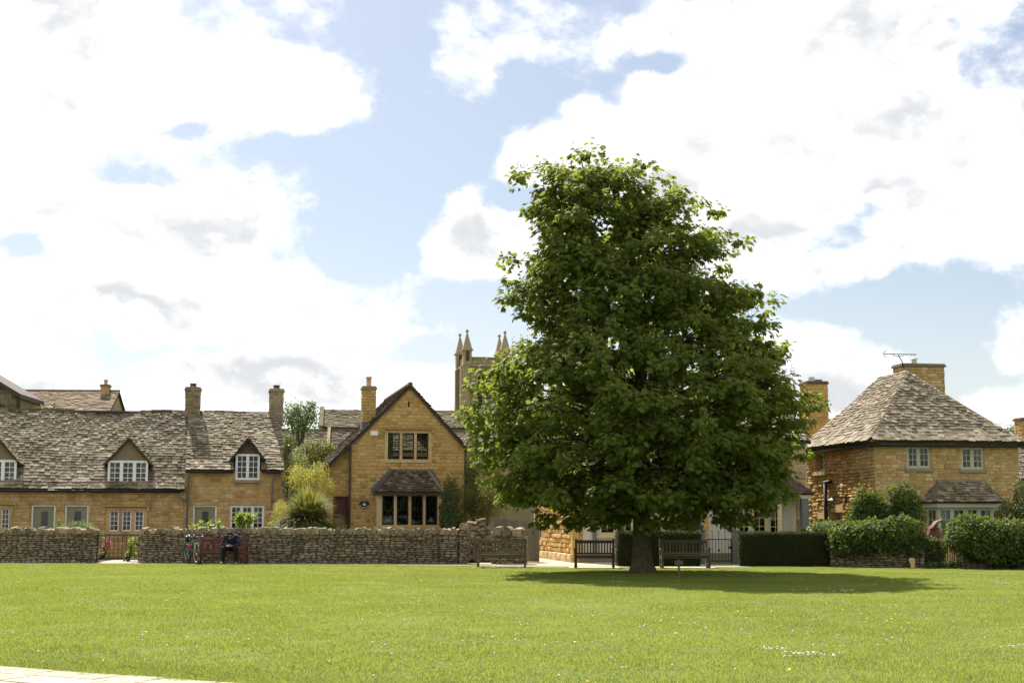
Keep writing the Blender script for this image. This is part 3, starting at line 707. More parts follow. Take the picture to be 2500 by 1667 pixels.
# ------------------------------------------------------------------ the two stone cottages in the row
A12 = 12
FA = facing((-13.3, 58, 0), A12); DA = -FA.N      # DA points back into the houses
def cottage_row():
    # ---- long low cottage
    r1 = thing('stone_cottage', FA.p(-5, 0), 'long low stone cottage with sagging slate roof and two white dormers', 'cottage', 'stone cottages in the row')
    EZ = 2.72; RZ = 6.13; RD = 3.55; U0 = -10.8
    rc_d1 = FA.rect(75, 1232, 134, 1350); rc_d2 = FA.rect(157, 1232, 215, 1350); rc_w = FA.rect(267, 1246, 351, 1296); rc_l = FA.rect(-55, 1240, 23, 1294)
    for q in (0, 1): pass
    d1 = (rc_d1[0], rc_d1[1], 0.05, rc_d1[3]); d2 = (rc_d2[0], rc_d2[1], .05, rc_d2[3])
    holes = [d1, d2, rc_w, rc_l]
    w = wall(FA, [(U0, 0), (0, 0), (0, EZ), (U0, EZ)], holes, .35, 'mortar', 'wall', r1)
    hood1 = (rc_w[0] - .20, rc_w[1] + .20, rc_w[3] + .16, rc_w[3] + .22); hood2 = (rc_l[0] - .3, rc_l[1] + .25, rc_l[3] + .14, rc_l[3] + .20)
    sur = (rc_w[0] - .14, rc_w[1] + .14, rc_w[2] - .10, rc_w[3] + .10); sul = (rc_l[0] - .14, rc_l[1] + .12, rc_l[2] - .1, rc_l[3] + .1)
    stone_face(w, FA, [(U0, .0), (0, .0), (0, EZ - .04), (U0, EZ - .04)], [d1, d2, sur, sul, hood1, hood2], 'cottage_stone', wmax=.48, hmax=.18, hmin=.08, seed=5, limit=260)
    for su, rc, ho in ((sur, rc_w, hood1), (sul, rc_l, hood2)):
        m = MB(); m.fbox(FA, su[0], rc[0], su[2], su[3], -.1, .035); m.fbox(FA, rc[1], su[1], su[2], su[3], -.1, .035)
        m.fbox(FA, rc[0], rc[1], rc[3], su[3], -.1, .033); m.fbox(FA, rc[0], rc[1], su[2], rc[2], -.1, .04)
        s = m.build('window_surround', 'cottage_stone', r1)
        MB().fbox(FA, ho[0], ho[1], ho[2], ho[3], -.05, .12).fbox(FA, ho[0], ho[0] + .07, ho[2] - .14, ho[2], -.05, .10).fbox(FA, ho[1] - .07, ho[1], ho[2] - .14, ho[2], -.05, .10).build('hood_mould', 'cottage_stone', s)
        iw = (rc[1] - rc[0] - .24) / 3
        for i in range(3):
            a = rc[0] + i * (iw + .12); window(FA, (a, a + iw, rc[2], rc[3]), r1, 1, 2, 4, recess=.05, fw=.03, sash=.02, bar=.018, curtain=[(0, .45)] if i < 2 else None)
            if i: MB().fbox(FA, a - .12, a, rc[2], rc[3], -.14, .02).build('mullion', 'cottage_stone', s)
    def lt(rc, a, b, c, d): wdt = rc[1] - rc[0]; return (rc[0] + wdt * a, rc[0] + wdt * b, rc[3] - c, rc[3] - d)
    for rc, dl in ((d1, .42), (d2, .42)):
        door(FA, rc, r1, light=(rc[0] + (rc[1] - rc[0]) * .40, rc[0] + (rc[1] - rc[0]) * .68, rc[3] - .82, rc[3] - .25))
    MB().fbox(FA, U0, U0 + .3, 0, EZ, -7.1, -.36).fbox(FA, -.3, 0, 0, EZ, -7.1, -.36).fbox(FA, U0 + .31, -.31, 0, EZ, -7.1, -6.8).prism(Fr(FA.p(-.02, 0), DA, Z3, FA.U), [(.0, EZ), (7.1, EZ), (RD, RZ - .12)], -.3, 0).build('end_wall', 'mortar', r1)
    # sagging roof: sag follows the ridge
    def sag(u, s): return -.10 * math.exp(-((u + 3.4) / 1.5) ** 2) * min(1, s / 4.2) - .03 * math.sin(u * 1.3) * min(1, s / 3) + .035 * noise.noise(Vector((u * .7, s * .7, 2)))
    f = slope(FA.p(0, EZ - .02, .20), FA.U, None, DA, RZ - EZ, RD + .2)
    L = math.hypot(RZ - EZ, RD + .2)
    roof_plane(r1, f, [(U0, 0), (.02, 0), (.02, L), (U0, L)], 'slate_stone', expo=(.20, .115), wr=(.13, .29), t=.022, limit=300, seed=21, sag=sag, jit=1.0)
    fb = slope(FA.p(0, EZ, -7.3), -FA.U, None, FA.N, RZ - EZ, 7.3 - RD); roof_plane(r1, fb, [(0, 0), (-U0, 0), (-U0, L), (0, L)], 'slate_stone', tile_it=False, part='rear_roof')
    rd = MB(); rr = random.Random(3); u = U0
    while u < -.1:
        wd = rr.uniform(.38, .5); c = f.p(u + wd / 2, L, sag(u + wd / 2, L) + .02)
        rd.add([c + FA.U * (a * wd / 2 * .98) + off for a in (-1, 1) for off in (FA.N * .19 - Z3 * .13, FA.N * .05 + Z3 * .035, DA * .05 + Z3 * .035, DA * .19 - Z3 * .13)], [(0, 1, 5, 4)[::-1], (1, 2, 6, 5)[::-1], (2, 3, 7, 6)[::-1], (0, 3, 2, 1), (4, 5, 6, 7)]); u += wd
    rd.build('ridge', 'bay_slate_stone', r1)
    gutter(r1, FA.p(U0, EZ - .07, .27), FA.p(-.12, EZ - .10, .27), 'iron', .05)
    pipe(r1, [FA.p(-.22, EZ - .12, .26), FA.p(-.22, EZ - .28, .25), FA.p(-.05, EZ - .42, .12), FA.p(.10, EZ - .45, .10)], 'gutter_grey', .032)
    # dormers with white casements (front plane a little behind the eave)
    def dormer(px0, px1, py0, py1, ax, ay, root, gmat, seed, curtain=True, n=-.12, lights=3):
        rc = FA.rect(px0, py0, px1, py1, n); fd = Fr(FA.p(0, 0, n), FA.U)
        cu = (rc[0] + rc[1]) / 2; top = fd.hit(ax, ay)[1]; hw = (rc[1] - rc[0]) / 2; ev = rc[3]
        d = MB(); d.prism(fd, [(rc[0] + .01, ev), (rc[1] - .01, ev), (cu, top - .08)], -2.4, -.04)       # gable and body
        d.fbox(fd, rc[0] + .012, rc[0] + .10, rc[2] - .25, ev, -2.2, -.09); d.fbox(fd, rc[1] - .10, rc[1] - .012, rc[2] - .25, ev, -2.2, -.09)
        d.fbox(fd, rc[0] + .1, rc[1] - .1, rc[2] - .3, ev, -.75, -.6)
        dm = d.build('dormer', gmat, root)
        MB().fbox(fd, rc[0] - .01, rc[1] + .01, rc[2] - .24, rc[2] - .035, -.3, -.01).build('lead_apron', 'iron', dm)
        MB().fbox(fd, rc[0] - .04, rc[1] + .04, rc[2] - .035, rc[2], -.2, .05).build('sill', 'white_paint', dm)
        window(fd, rc, root, lights, 2, 4, recess=-.012, fw=.06, mw=.075, sash=.03, bar=.022, curtain=[(0, .17), (.83, 1)] if curtain else None)
        # two little slated slopes, with slates as sub-parts of the dormer's roof
        for sgn in (-1, 1):
            ov = .17; e0 = fd.p(cu + sgn * (hw + ov), ev - (top - ev) / hw * ov, .10)
            run = -FA.U * sgn; Ud = DA if sgn > 0 else -DA
            O = e0 if sgn > 0 else e0 + DA * 2.3
            rf = slope(O, Ud, None, run, (top - ev) / hw * (hw + ov), hw + ov); L2 = math.hypot((top - ev) / hw * (hw + ov), hw + ov)
            roof_plane(root, rf, [(0, 0), (2.3, 0), (2.3, L2), (0, L2)], 'slate_stone', expo=(.14, .11), wr=(.14, .26), t=.02, limit=24, seed=seed + sgn, part='dormer_roof', slab=.05)
    dormer(263, 361, 1124, 1184, 314, 1070, r1, 'tan_render', 31)
    dormer(-58, 40, 1122, 1183, -9, 1068, r1, 'tan_render', 35)
    # ---- end cottage with taller eaves
    r2 = thing('stone_cottage', FA.p(2, 0), 'taller eaved end cottage of the row with one dormer and green door behind the bicycle', 'cottage', 'stone cottages in the row')
    W2 = FA.hit(684, 1230)[0]; E2 = 3.50
    dr = FA.rect(470, 1233, 528, 1350); dr = (dr[0], dr[1], .05, dr[3]); gw = FA.rect(561, 1233, 645, 1286); gw = (gw[0], gw[1], gw[2] - .12, gw[3])
    dw = FA.rect(575, 1108, 634, 1171); notch = (dw[0], dw[1], dw[2], E2)
    w = wall(FA, [(0.002, 0), (W2, 0), (W2, E2 - .001), (dw[1], E2 - .001), (dw[1], dw[2]), (dw[0], dw[2]), (dw[0], E2 - .001), (0.002, E2 - .001)], [dr, gw], .35, 'mortar', 'wall', r2)
    stone_face(w, FA, [(.01, .0), (W2, .0), (W2, E2 - .05), (.01, E2 - .05)], [dr, gw, (dw[0] - .05, dw[1] + .05, dw[2] - .12, E2 + .1)], 'cottage_stone', wmax=.5, hmax=.2, hmin=.09, gap=.009, proud=(.006, .016), seed=8, limit=230)
    door(FA, dr, r2, light=(dr[0] + (dr[1] - dr[0]) * .38, dr[0] + (dr[1] - dr[0]) * .66, dr[3] - .78, dr[3] - .25))
    window(FA, gw, r2, 3, 2, 4, recess=.04, fw=.06, mw=.06, sash=.03, bar=.022)
    MB().fbox(FA, W2 - .3, W2, 0, E2, -7.1, -.36).fbox(FA, .01, W2 - .31, 0, E2, -7.1, -6.8).prism(Fr(FA.p(W2 - .005, 0), DA, Z3, FA.U), [(.0, E2), (7.1, E2), (RD, RZ - .12)], -.3, 0).build('end_wall', 'cottage_stone', r2)
    f2 = slope(FA.p(0, E2 - .04, .22), FA.U, None, DA, RZ - E2 + .02, RD + .22); L2 = math.hypot(RZ - E2 + .02, RD + .22)
    def sag2(u, s): return .02 * math.sin(u * 1.8) * min(1, s / 2) + .03 * noise.noise(Vector((u * .8, s * .8, 6))) + .03
    cut = f2.hit(605, 1112)[1]
    dn = (dw[0] - .05, dw[1] + .05)
    for (a, b, s0, s1) in ((.03, dn[0], 0, cut), (dn[1], W2 + .12, 0, cut)):
        roof_plane(r2, f2, [(a, s0), (b, s0), (b, s1), (a, s1)], 'slate_stone', expo=(.21, .19), wr=(.14, .32), t=.024, limit=75, seed=41 + int(a * 3), sag=sag2)
    roof_plane(r2, f2, [(.03, cut), (W2 + .12, cut), (W2 + .12, L2), (.03, L2)], 'slate_stone', expo=(.19, .12), wr=(.13, .29), t=.022, limit=170, seed=44, sag=sag2)
    fb = slope(FA.p(0, E2, -7.3), -FA.U, None, FA.N, RZ - E2, 7.3 - RD); roof_plane(r2, fb, [(-W2, 0), (0, 0), (0, 4.4), (-W2, 4.4)], 'slate_stone', tile_it=False, part='rear_roof')
    rd = MB(); u = .7
    while u < W2 + .05:
        wd = rr.uniform(.38, .5); c = f2.p(u + wd / 2, L2, sag2(u, L2) + .01)
        rd.add([c + FA.U * (a * wd / 2 * .98) + off for a in (-1, 1) for off in (FA.N * .19 - Z3 * .11, FA.N * .05 + Z3 * .035, DA * .05 + Z3 * .035, DA * .19 - Z3 * .11)], [(0, 1, 5, 4)[::-1], (1, 2, 6, 5)[::-1], (2, 3, 7, 6)[::-1], (0, 3, 2, 1), (4, 5, 6, 7)]); u += wd
    rd.build('ridge', 'bay_slate_stone', r2)
    # wall dormer
    fd = Fr(FA.p(0, 0, 0), FA.U); cu = (dw[0] + dw[1]) / 2; hw = (dw[1] - dw[0]) / 2; top = fd.hit(606, 1070)[1]; ev = dw[3]
    d = MB(); d.prism(fd, [(dw[0], ev), (dw[1], ev), (cu, top - .1)], -2.2, -.05); d.fbox(fd, dw[0] + .003, dw[0] + .1, E2 - .2, ev, -2.0, -.08); d.fbox(fd, dw[1] - .1, dw[1] - .003, E2 - .2, ev, -2.0, -.08)
    dm = d.build('dormer', 'dark_render', r2)
    window(fd, dw, r2, 2, 2, 4, recess=-.01, fw=.055, mw=.06, sash=.03, bar=.022)
    MB().fbox(FA, dw[0] - .06, dw[1] + .06, dw[2] - .12, dw[2] - .002, -.2, .09).build('sill', 'grey_stone', dm)
    for sgn in (-1, 1):
        ov = .22; k = (top - ev) / hw; e0 = fd.p(cu + sgn * (hw + ov), ev - k * ov, .13); O = e0 if sgn > 0 else e0 + DA * 2.2
        rf = slope(O, DA if sgn > 0 else -DA, None, -FA.U * sgn, k * (hw + ov), hw + ov); LL = math.hypot(k * (hw + ov), hw + ov)
        roof_plane(r2, rf, [(0, 0), (2.2, 0), (2.2, LL), (0, LL)], 'bay_slate_stone', expo=(.14, .11), wr=(.14, .26), t=.02, limit=20, seed=51 + sgn, part='dormer_roof', slab=.05)
    for a, b in ((.05, dw[0] - .08), (dw[1] + .08, W2)):
        gutter(r2, FA.p(a, E2 - .07, .27), FA.p(b, E2 - .08, .27), 'iron', .045)
    pipe(r2, [FA.p(.12, E2 - .1, .26), FA.p(.14, E2 - .3, .12), FA.p(.14, .1, .09)], 'gutter_grey', .035)
    up = FA.hit(664, 1200)[0]
    pipe(r2, [FA.p(up + .28, E2 - .1, .26), FA.p(up + .03, E2 - .3, .12), FA.p(up, E2 - .5, .09), FA.p(up, .1, .09)], 'gutter_grey', .035)
    MB().prism(Fr(FA.p(W2 + .12, 0), DA, Z3, FA.U), [(-.3, E2 - .30), (-.1, E2 - .22), (RD, RZ - .1), (RD, RZ - .38)], -.05, .02).build('bargeboard', 'brown_wood', r2)
    fc = Fr(FA.p(0, 0, -RD + .45), FA.U)
    for root, (x0, x1, y0, y1), sd in ((r1, (453, 488, 952, 1018), 3), (r2, (659, 691, 956, 1040), 4)):
        rc = fc.rect(x0, y0, x1, y1); ch = chimney(root, fc, rc, .75, 0, None, 'dry_stone' if sd == 3 else 'grey_stone', 'dry_stone', sd, capo=.06)
        P = fc.p((rc[0] + rc[1]) / 2, rc[3] + .13, -.37)
        MB().tube([P, P + Z3 * .08], [.26, .12], 4).build('flaunching', 'grey_stone', ch); MB().lathe(P + Z3 * .06, [(.13, 0), (.13, .09), (.15, .09), (.15, .12)], 12).build('chimney_pot', 'brown_fascia', ch)
cottage_row()

# ------------------------------------------------------------------ gabled house with bay window
FC = facing((-4.03, 56, 0), A12)
def gable_house():
    r = thing('gabled_house', FC.p(0, 0), 'golden stone house with steep gable facing the green and a slate roofed bay window', 'house')
    N_ = FC; D = -N_.N
    ul = FC.hit(857, 1200)[0]; ur = FC.hit(1133, 1200)[0]; ap = FC.hit(1001, 940); er = FC.hit(1137, 1092); el = FC.hit(850, 1092); eL = FC.hit(783, 1153)
    kr = (ap[1] - er[1]) / (er[0] - ap[0]); kl = (ap[1] - el[1]) / (ap[0] - el[0])
    zr = ap[1] - kr * (ur - ap[0]) - .10; zl = ap[1] - kl * (ap[0] - ul) - .10; za = ap[1] - .10
    up = FC.rect(947, 1057, 1046, 1121); sl = FC.rect(996, 980, 1000, 993)
    bay = FC.rect(920, 1209, 1077, 1290, .55)
    bh = (bay[0] + .12, bay[1] - .12, .9, FC.rect(933, 1209, 1067, 1281, .5)[3] - .05)
    holes = [up, sl, bh]
    w = wall(FC, [(ul, 0), (ur, 0), (ur, zr), (ap[0], za), (ul, zl)], holes, .35, 'mortar', 'wall', r)
    sur = (up[0] - .13, up[1] + .13, up[2] - .13, up[3] + .12)
    hood = (sur[0] - .04, sur[1] + .04, sur[3], sur[3] + .08)
    stone_face(w, FC, [(ul, .0), (ur, .0), (ur, zr), (ap[0], za), (ul, zl)], [sur, hood, sl, (bay[0], bay[1], 0, 2.45)], 'golden_stone', course=(.11, .17), hmax=.17, hmin=.08, wmax=.42, wmin=.17, gap=.012, proud=(.008, .02), seed=14, limit=300, seg=.9)
    m = MB(); m.fbox(FC, sur[0], up[0], sur[2], sur[3], -.12, .025); m.fbox(FC, up[1], sur[1], sur[2], sur[3], -.12, .025); m.fbox(FC, up[0], up[1], up[3], sur[3], -.12, .023); m.fbox(FC, up[0], up[1], sur[2], up[2], -.12, .04)
    iw = (up[1] - up[0] - .2) / 3
    s = m.build('window_surround', 'dressed_stone', r)
    MB().fbox(FC, hood[0], hood[1], hood[2] + .01, hood[3], -.05, .12).fbox(FC, hood[0] - .06, hood[0] + .06, hood[2] - .1, hood[2] + .009, -.05, .1).fbox(FC, hood[1] - .06, hood[1] + .06, hood[2] - .1, hood[2] + .009, -.05, .1).build('hood_mould', 'golden_stone', s)
    for i in range(3):
        a = up[0] + i * (iw + .1)
        if i: MB().fbox(FC, a - .1, a, up[2], up[3], -.13, .015).build('mullion', 'dressed_stone', s)
        window(FC, (a, a + iw, up[2], up[3]), r, 1, 3, 4, 'black_frame', .07, .04, 0, .0, .012, leads=True, curtain=[(.05, .5)] if i == 0 else None)
    # bay: stone mullioned front with splayed sides
    fb = Fr(FC.p(0, 0, .55), FC.U); L4 = [fb.rect(933 + k, 1209, 962 + k, 1281) for k in (0, 35.5, 71, 106)]
    zt = L4[0][3]; zb = L4[0][2]; b0, b1 = bay[0], bay[1]; top = zt + .11
    bm_ = MB(); xs = [b0] + [v for l in L4 for v in (l[0], l[1])] + [b1]
    for i in range(0, 10, 2): bm_.fbox(fb, xs[i], xs[i + 1], zb, zt, -.16, .0)
    bm_.fbox(fb, b0, b1, zt, top, -.16, .004); bm_.fbox(fb, b0, b1, zb - .13, zb, -.16, .03)
    bm_.fbox(fb, b0, b1, 0, zb - .13, -.16, -.004)
    bm_.fbox(fb, b0, b0 + .14, 0, top - .002, -.56, -.161); bm_.fbox(fb, b1 - .14, b1, 0, top - .002, -.56, -.161); bm_.fbox(fb, b0 + .14, b1 - .14, top - .06, top - .004, -.56, -.161)
    bm_.fbox(fb, b0 + .14, b1 - .14, zb - .2, zb - .14, -.56, -.161)
    bo = bm_.build('bay_window', 'dressed_stone', r)
    for l in L4: window(fb, l, r, 1, 3, 4, 'black_frame', .08, .045, 0, 0, .011, leads=True)
    # bay roof, hipped, slates on three slopes
    e0, e1 = fb.hit(918, 1203, .2)[0], fb.hit(1083, 1203, .2)[0]; ze = top + .02; t0, t1 = FC.hit(962, 1150)[0], FC.hit(1046, 1150)[0]; zt2 = FC.hit(1001, 1150)[1]
    fr_ = slope(fb.p(0, ze, .18), FC.U, None, D, zt2 - ze, .73); LL = math.hypot(zt2 - ze, .73)
    roof_plane(r, fr_, [(e0, 0), (e1, 0), (t1, LL), (t0, LL)], 'bay_slate_stone', expo=(.13, .10), wr=(.14, .28), t=.018, limit=110, seed=61, part='bay_roof')
    MB().tube([fr_.p(e0, 0, .02), fr_.p(t0, LL, .02)], .07, 5).tube([fr_.p(e1, 0, .02), fr_.p(t1, LL, .02)], .07, 5).build('hip_cover', 'bay_slate_stone', r)
    MB().hexa([fb.p(e0, ze - .1, .2), fb.p(e1, ze - .1, .2), fb.p(e1, ze - .1, -.54), fb.p(e0, ze - .1, -.54), fb.p(e0, ze - .012, .2), fb.p(e1, ze - .012, .2), fb.p(e1, ze - .012, -.54), fb.p(e0, ze - .012, -.54)]).build('bay_fascia', 'brown_fascia', r)
    for sgn, ee, tt in ((-1, e0, t0), (1, e1, t1)):
        fl = MB(); k = 7
        for i in range(k):
            a = ee + (tt - ee) * i / k; b = ee + (tt - ee) * (i + 1) / k; z0 = ze + (zt2 - ze) * i / k; z1 = ze + (zt2 - ze) * (i + 1) / k
            lo, hi = (min(a, b) - .10, max(a, b)) if sgn < 0 else (min(a, b), max(a, b) + .10)
            fl.fbox(FC, lo, hi, z0 - .03, z1 + .09, .0, .036 + .003 * i)
        fl.build('lead_flashing', 'lead', r)
        O = fb.p(ee, ze, .18)
        MB().add([O, fr_.p(tt, LL, 0), FC.p(tt, zt2, 0), FC.p(ee, ze, 0)], [(0, 1, 2, 3) if sgn < 0 else (3, 2, 1, 0)]).build('bay_side_roof', 'bay_slate_stone', r)
    MB().fbox(FC, t0 - .05, t1 + .05, zt2 - .02, zt2 + .08, 0, .045).build('lead_flashing', 'lead', r)
    # body of the house behind the gable
    LEN = 8.0
    MB().fbox(FC, ur - .3, ur, 0, zr - .02, -LEN, -.352).fbox(FC, ul, ul + .3, 0, zl - .02, -LEN, -.352).fbox(FC, ul + .301, ur - .301, 0, zr, -LEN, -LEN + .3).build('side_wall', 'golden_stone', r)
    MB().fbox(FC, ul + .31, ur - .31, 2.75, 2.9, -LEN + .31, -.36).build('upper_floor', 'interior', r)
    # roof: right slope, left catslide; ragged verge slates
    Lr = math.hypot(er[0] - ap[0] + .05, kr * (er[0] - ap[0] + .05)); O = FC.p(er[0] + .05, ap[1] - kr * (er[0] - ap[0] + .05), .12)
    fR = Fr(O, D, (-FC.U + Z3 * kr).normalized()); fR = Fr(O, D, fR.V, D.cross(fR.V))
    roof_plane(r, fR, [(0, 0), (LEN + .1, 0), (LEN + .1, Lr), (0, Lr)], 'bay_slate_stone', expo=(.18, .14), limit=30, seed=71)
    k2 = (ap[1] - eL[1]) / (ap[0] - eL[0]); Ll = math.hypot(ap[0] - eL[0], ap[1] - eL[1]); O = FC.p(eL[0], eL[1], .12) + D * (LEN + .12)
    V = (FC.U + Z3 * k2).normalized(); fL = Fr(O, -D, V, (-D).cross(V))
    roof_plane(r, fL, [(0, 0), (LEN + .12, 0), (LEN + .12, Ll), (0, Ll)], 'bay_slate_stone', expo=(.18, .14), limit=70, seed=72)
    MB().prism(Fr(FC.p(0, 0, 0), FC.U), [(er[0] + .04, er[1] - kr * .04 - .02), (ap[0], ap[1] - .02), (eL[0], eL[1] - .02), (eL[0], eL[1] - .12), (ap[0], ap[1] - .14), (er[0] + .04, er[1] - kr * .04 - .13)], .03, .11).build('verge', 'bay_slate_stone', r)
    MB().tube([FC.p(ap[0], ap[1] + .02, .15), FC.p(ap[0], ap[1] + .02, -LEN)], .10, 6).build('ridge', 'bay_slate_stone', r)
    # lean-to under the catslide, set slightly back
    fl = Fr(FC.p(0, 0, -.30), FC.U); l0 = fl.hit(787, 1230)[0]; zt0 = ap[1] - k2 * (ap[0] - l0) - .16; zt1 = ap[1] - k2 * (ap[0] - ul) - .16
    dd = fl.rect(813, 1211, 849, 1345); dd = (dd[0], ul - .02, .04, dd[3])
    w2 = wall(fl, [(l0, 0), (ul - .002, 0), (ul - .002, zt1), (l0, zt0)], [dd], .3, 'mortar', 'lean_to_wall', r)
    stone_face(w2, fl, [(l0, 0), (ul - .01, 0), (ul - .01, zt1), (l0, zt0)], [dd], 'golden_stone', course=(.11, .17), hmax=.17, hmin=.08, wmax=.42, wmin=.17, seed=17, limit=60, proud=(.008, .02))
    MB().fbox(fl, l0, l0 + .3, 0, zt0, -LEN + .4, -.31).build('lean_to_side', 'golden_stone', r)
    door(fl, dd, r, 'red_door', 'red_door', .1)
    pipe(r, [FC.p(ul - .06, zl + .02, .08), FC.p(ul - .06, .05, .08)], 'brown_fascia', .04); pipe(r, [FC.p(ur + .05, zr, .03), FC.p(ur + .05, .05, .03)], 'brown_fascia', .035)
    fc = Fr(FC.p(0, 0, -1.6), FC.U); rc = fc.rect(886, 950, 917, 1052); ch = chimney(r, fc, rc, .6, 0, ((rc[0] + rc[1]) / 2, .10, .40, 'pot_clay'), 'golden_stone', 'brown_tile', 9, capo=.05)
    MB().fbox(fc, rc[0] - .03, rc[1] + .03, rc[2], rc[2] + .35, -.63, .03).build('lead_flashing', 'lead', ch)
    # loose things on and in this house
    a = FC.rect(904, 1052, 922, 1063); b = MB(); b.fbox(FC, a[0], a[1], a[2], a[3], .03, .10); o = b.build('alarm_box', 'white_paint'); tag(o, 'small white alarm box high on the gabled house wall', 'alarm box')
    c = FC.hit(889, 1231); t = thing('oval_plaque', FC.p(c[0], c[1], .03), 'oval black house sign with white lettering and a teapot shape', 'plaque')
    ring = [(c[0] + .205 * math.cos(x) , c[1] + .145 * math.sin(x)) for x in np.linspace(0, 2 * math.pi, 33)[:-1]]
    MB().prism(FC, ring, .02, .05).build('board', 'plaque_black', t)
    rim = MB()
    for i in range(32):
        q0, q1 = ring[i], ring[(i + 1) % 32]; s_ = .96
        rim.prism(FC, [q0, q1, (c[0] + (q1[0] - c[0]) * s_, c[1] + (q1[1] - c[1]) * s_), (c[0] + (q0[0] - c[0]) * s_, c[1] + (q0[1] - c[1]) * s_)][::-1], .05, .056)
    rim.build('rim', 'brown_wood', t)
    em = MB(); body = [(c[0] + .058 * math.cos(x), c[1] - .005 + .042 * math.sin(x)) for x in np.linspace(0, 2 * math.pi, 21)[:-1]]
    em.prism(FC, body, .05, .058); em.prism(FC, [(c[0] - .022, c[1] + .038), (c[0] + .022, c[1] + .038), (c[0], c[1] + .062)], .05, .058); em.prism(FC, [(c[0] - .05, c[1] - .005), (c[0] - .09, c[1] + .03), (c[0] - .08, c[1] + .036), (c[0] - .045, c[1] + .012)][::-1], .05, .057)
    em.tube([FC.p(c[0] + .05, c[1] + .022, .054), FC.p(c[0] + .085, c[1] + .018, .054), FC.p(c[0] + .08, c[1] - .015, .054), FC.p(c[0] + .05, c[1] - .02, .054)], .005, 5); em.build('emblem', 'plaque_white', t)
    cu = bpy.data.curves.new('lettering', 'FONT'); cu.body = 'THE'; cu.size = .055; cu.extrude = .003; cu.align_x = 'CENTER'; cu.materials.append(MATS['plaque_white'])
    tmp = bpy.data.objects.new('tmp', cu); COL.objects.link(tmp); dg = bpy.context.evaluated_depsgraph_get(); lm = bpy.data.meshes.new_from_object(tmp.evaluated_get(dg)); bpy.data.objects.remove(tmp)
    tx = bpy.data.objects.new('lettering', lm); COL.objects.link(tx); tx.parent = t; tx.rotation_euler = (math.pi / 2, 0, R(A12)); tx.location = FC.p(c[0], c[1] + .082, .054) - Vector(t.location)
    lt_ = MB(); rr = random.Random(2)   # the lower arc of letters is too blurred to read: worn upright strokes
    for i in range(15):
        x = R(197 + i * 10.2); h = .028
        for q in (rr.uniform(-.05, -.02), rr.uniform(.02, .05)):
            p0 = (c[0] + .178 * math.cos(x + q), c[1] + .118 * math.sin(x + q)); d_ = Vector((math.cos(x), math.sin(x))); tn = Vector((-d_.y, d_.x)) * .0045
            lt_.prism(FC, [(p0[0] - d_.x * h / 2 - tn.x, p0[1] - d_.y * h / 2 - tn.y), (p0[0] + d_.x * h / 2 - tn.x, p0[1] + d_.y * h / 2 - tn.y), (p0[0] + d_.x * h / 2 + tn.x, p0[1] + d_.y * h / 2 + tn.y), (p0[0] - d_.x * h / 2 + tn.x, p0[1] - d_.y * h / 2 + tn.y)], .05, .057)
    lt_.build('worn_lettering', 'plaque_white', t)
    for px, lb in ((947, 'table lamp with white shade in the bay window beside the oval sign'), (1052, 'table lamp with white shade in the bay window pane nearest the green climber')):
        q = fb.hit(px, 1275, -.32); zb_ = zb - .135; P = fb.p(q[0], zb_, -.27); t = thing('table_lamp', P, lb, 'lamp', 'lamps on the bay window sill')
        MB().lathe(P, [(.075, 0), (.08, .02), (.10, .09), (.085, .16), (.03, .2), (.015, .24)], 14).build('base', 'olive_paint', t, True)
        MB().tube([P + Z3 * .25, P + Z3 * .42], [.155, .07], 18, False).build('lamp_shade', 'lamp_shade_cloth', t, True)
    return r
gable_house()
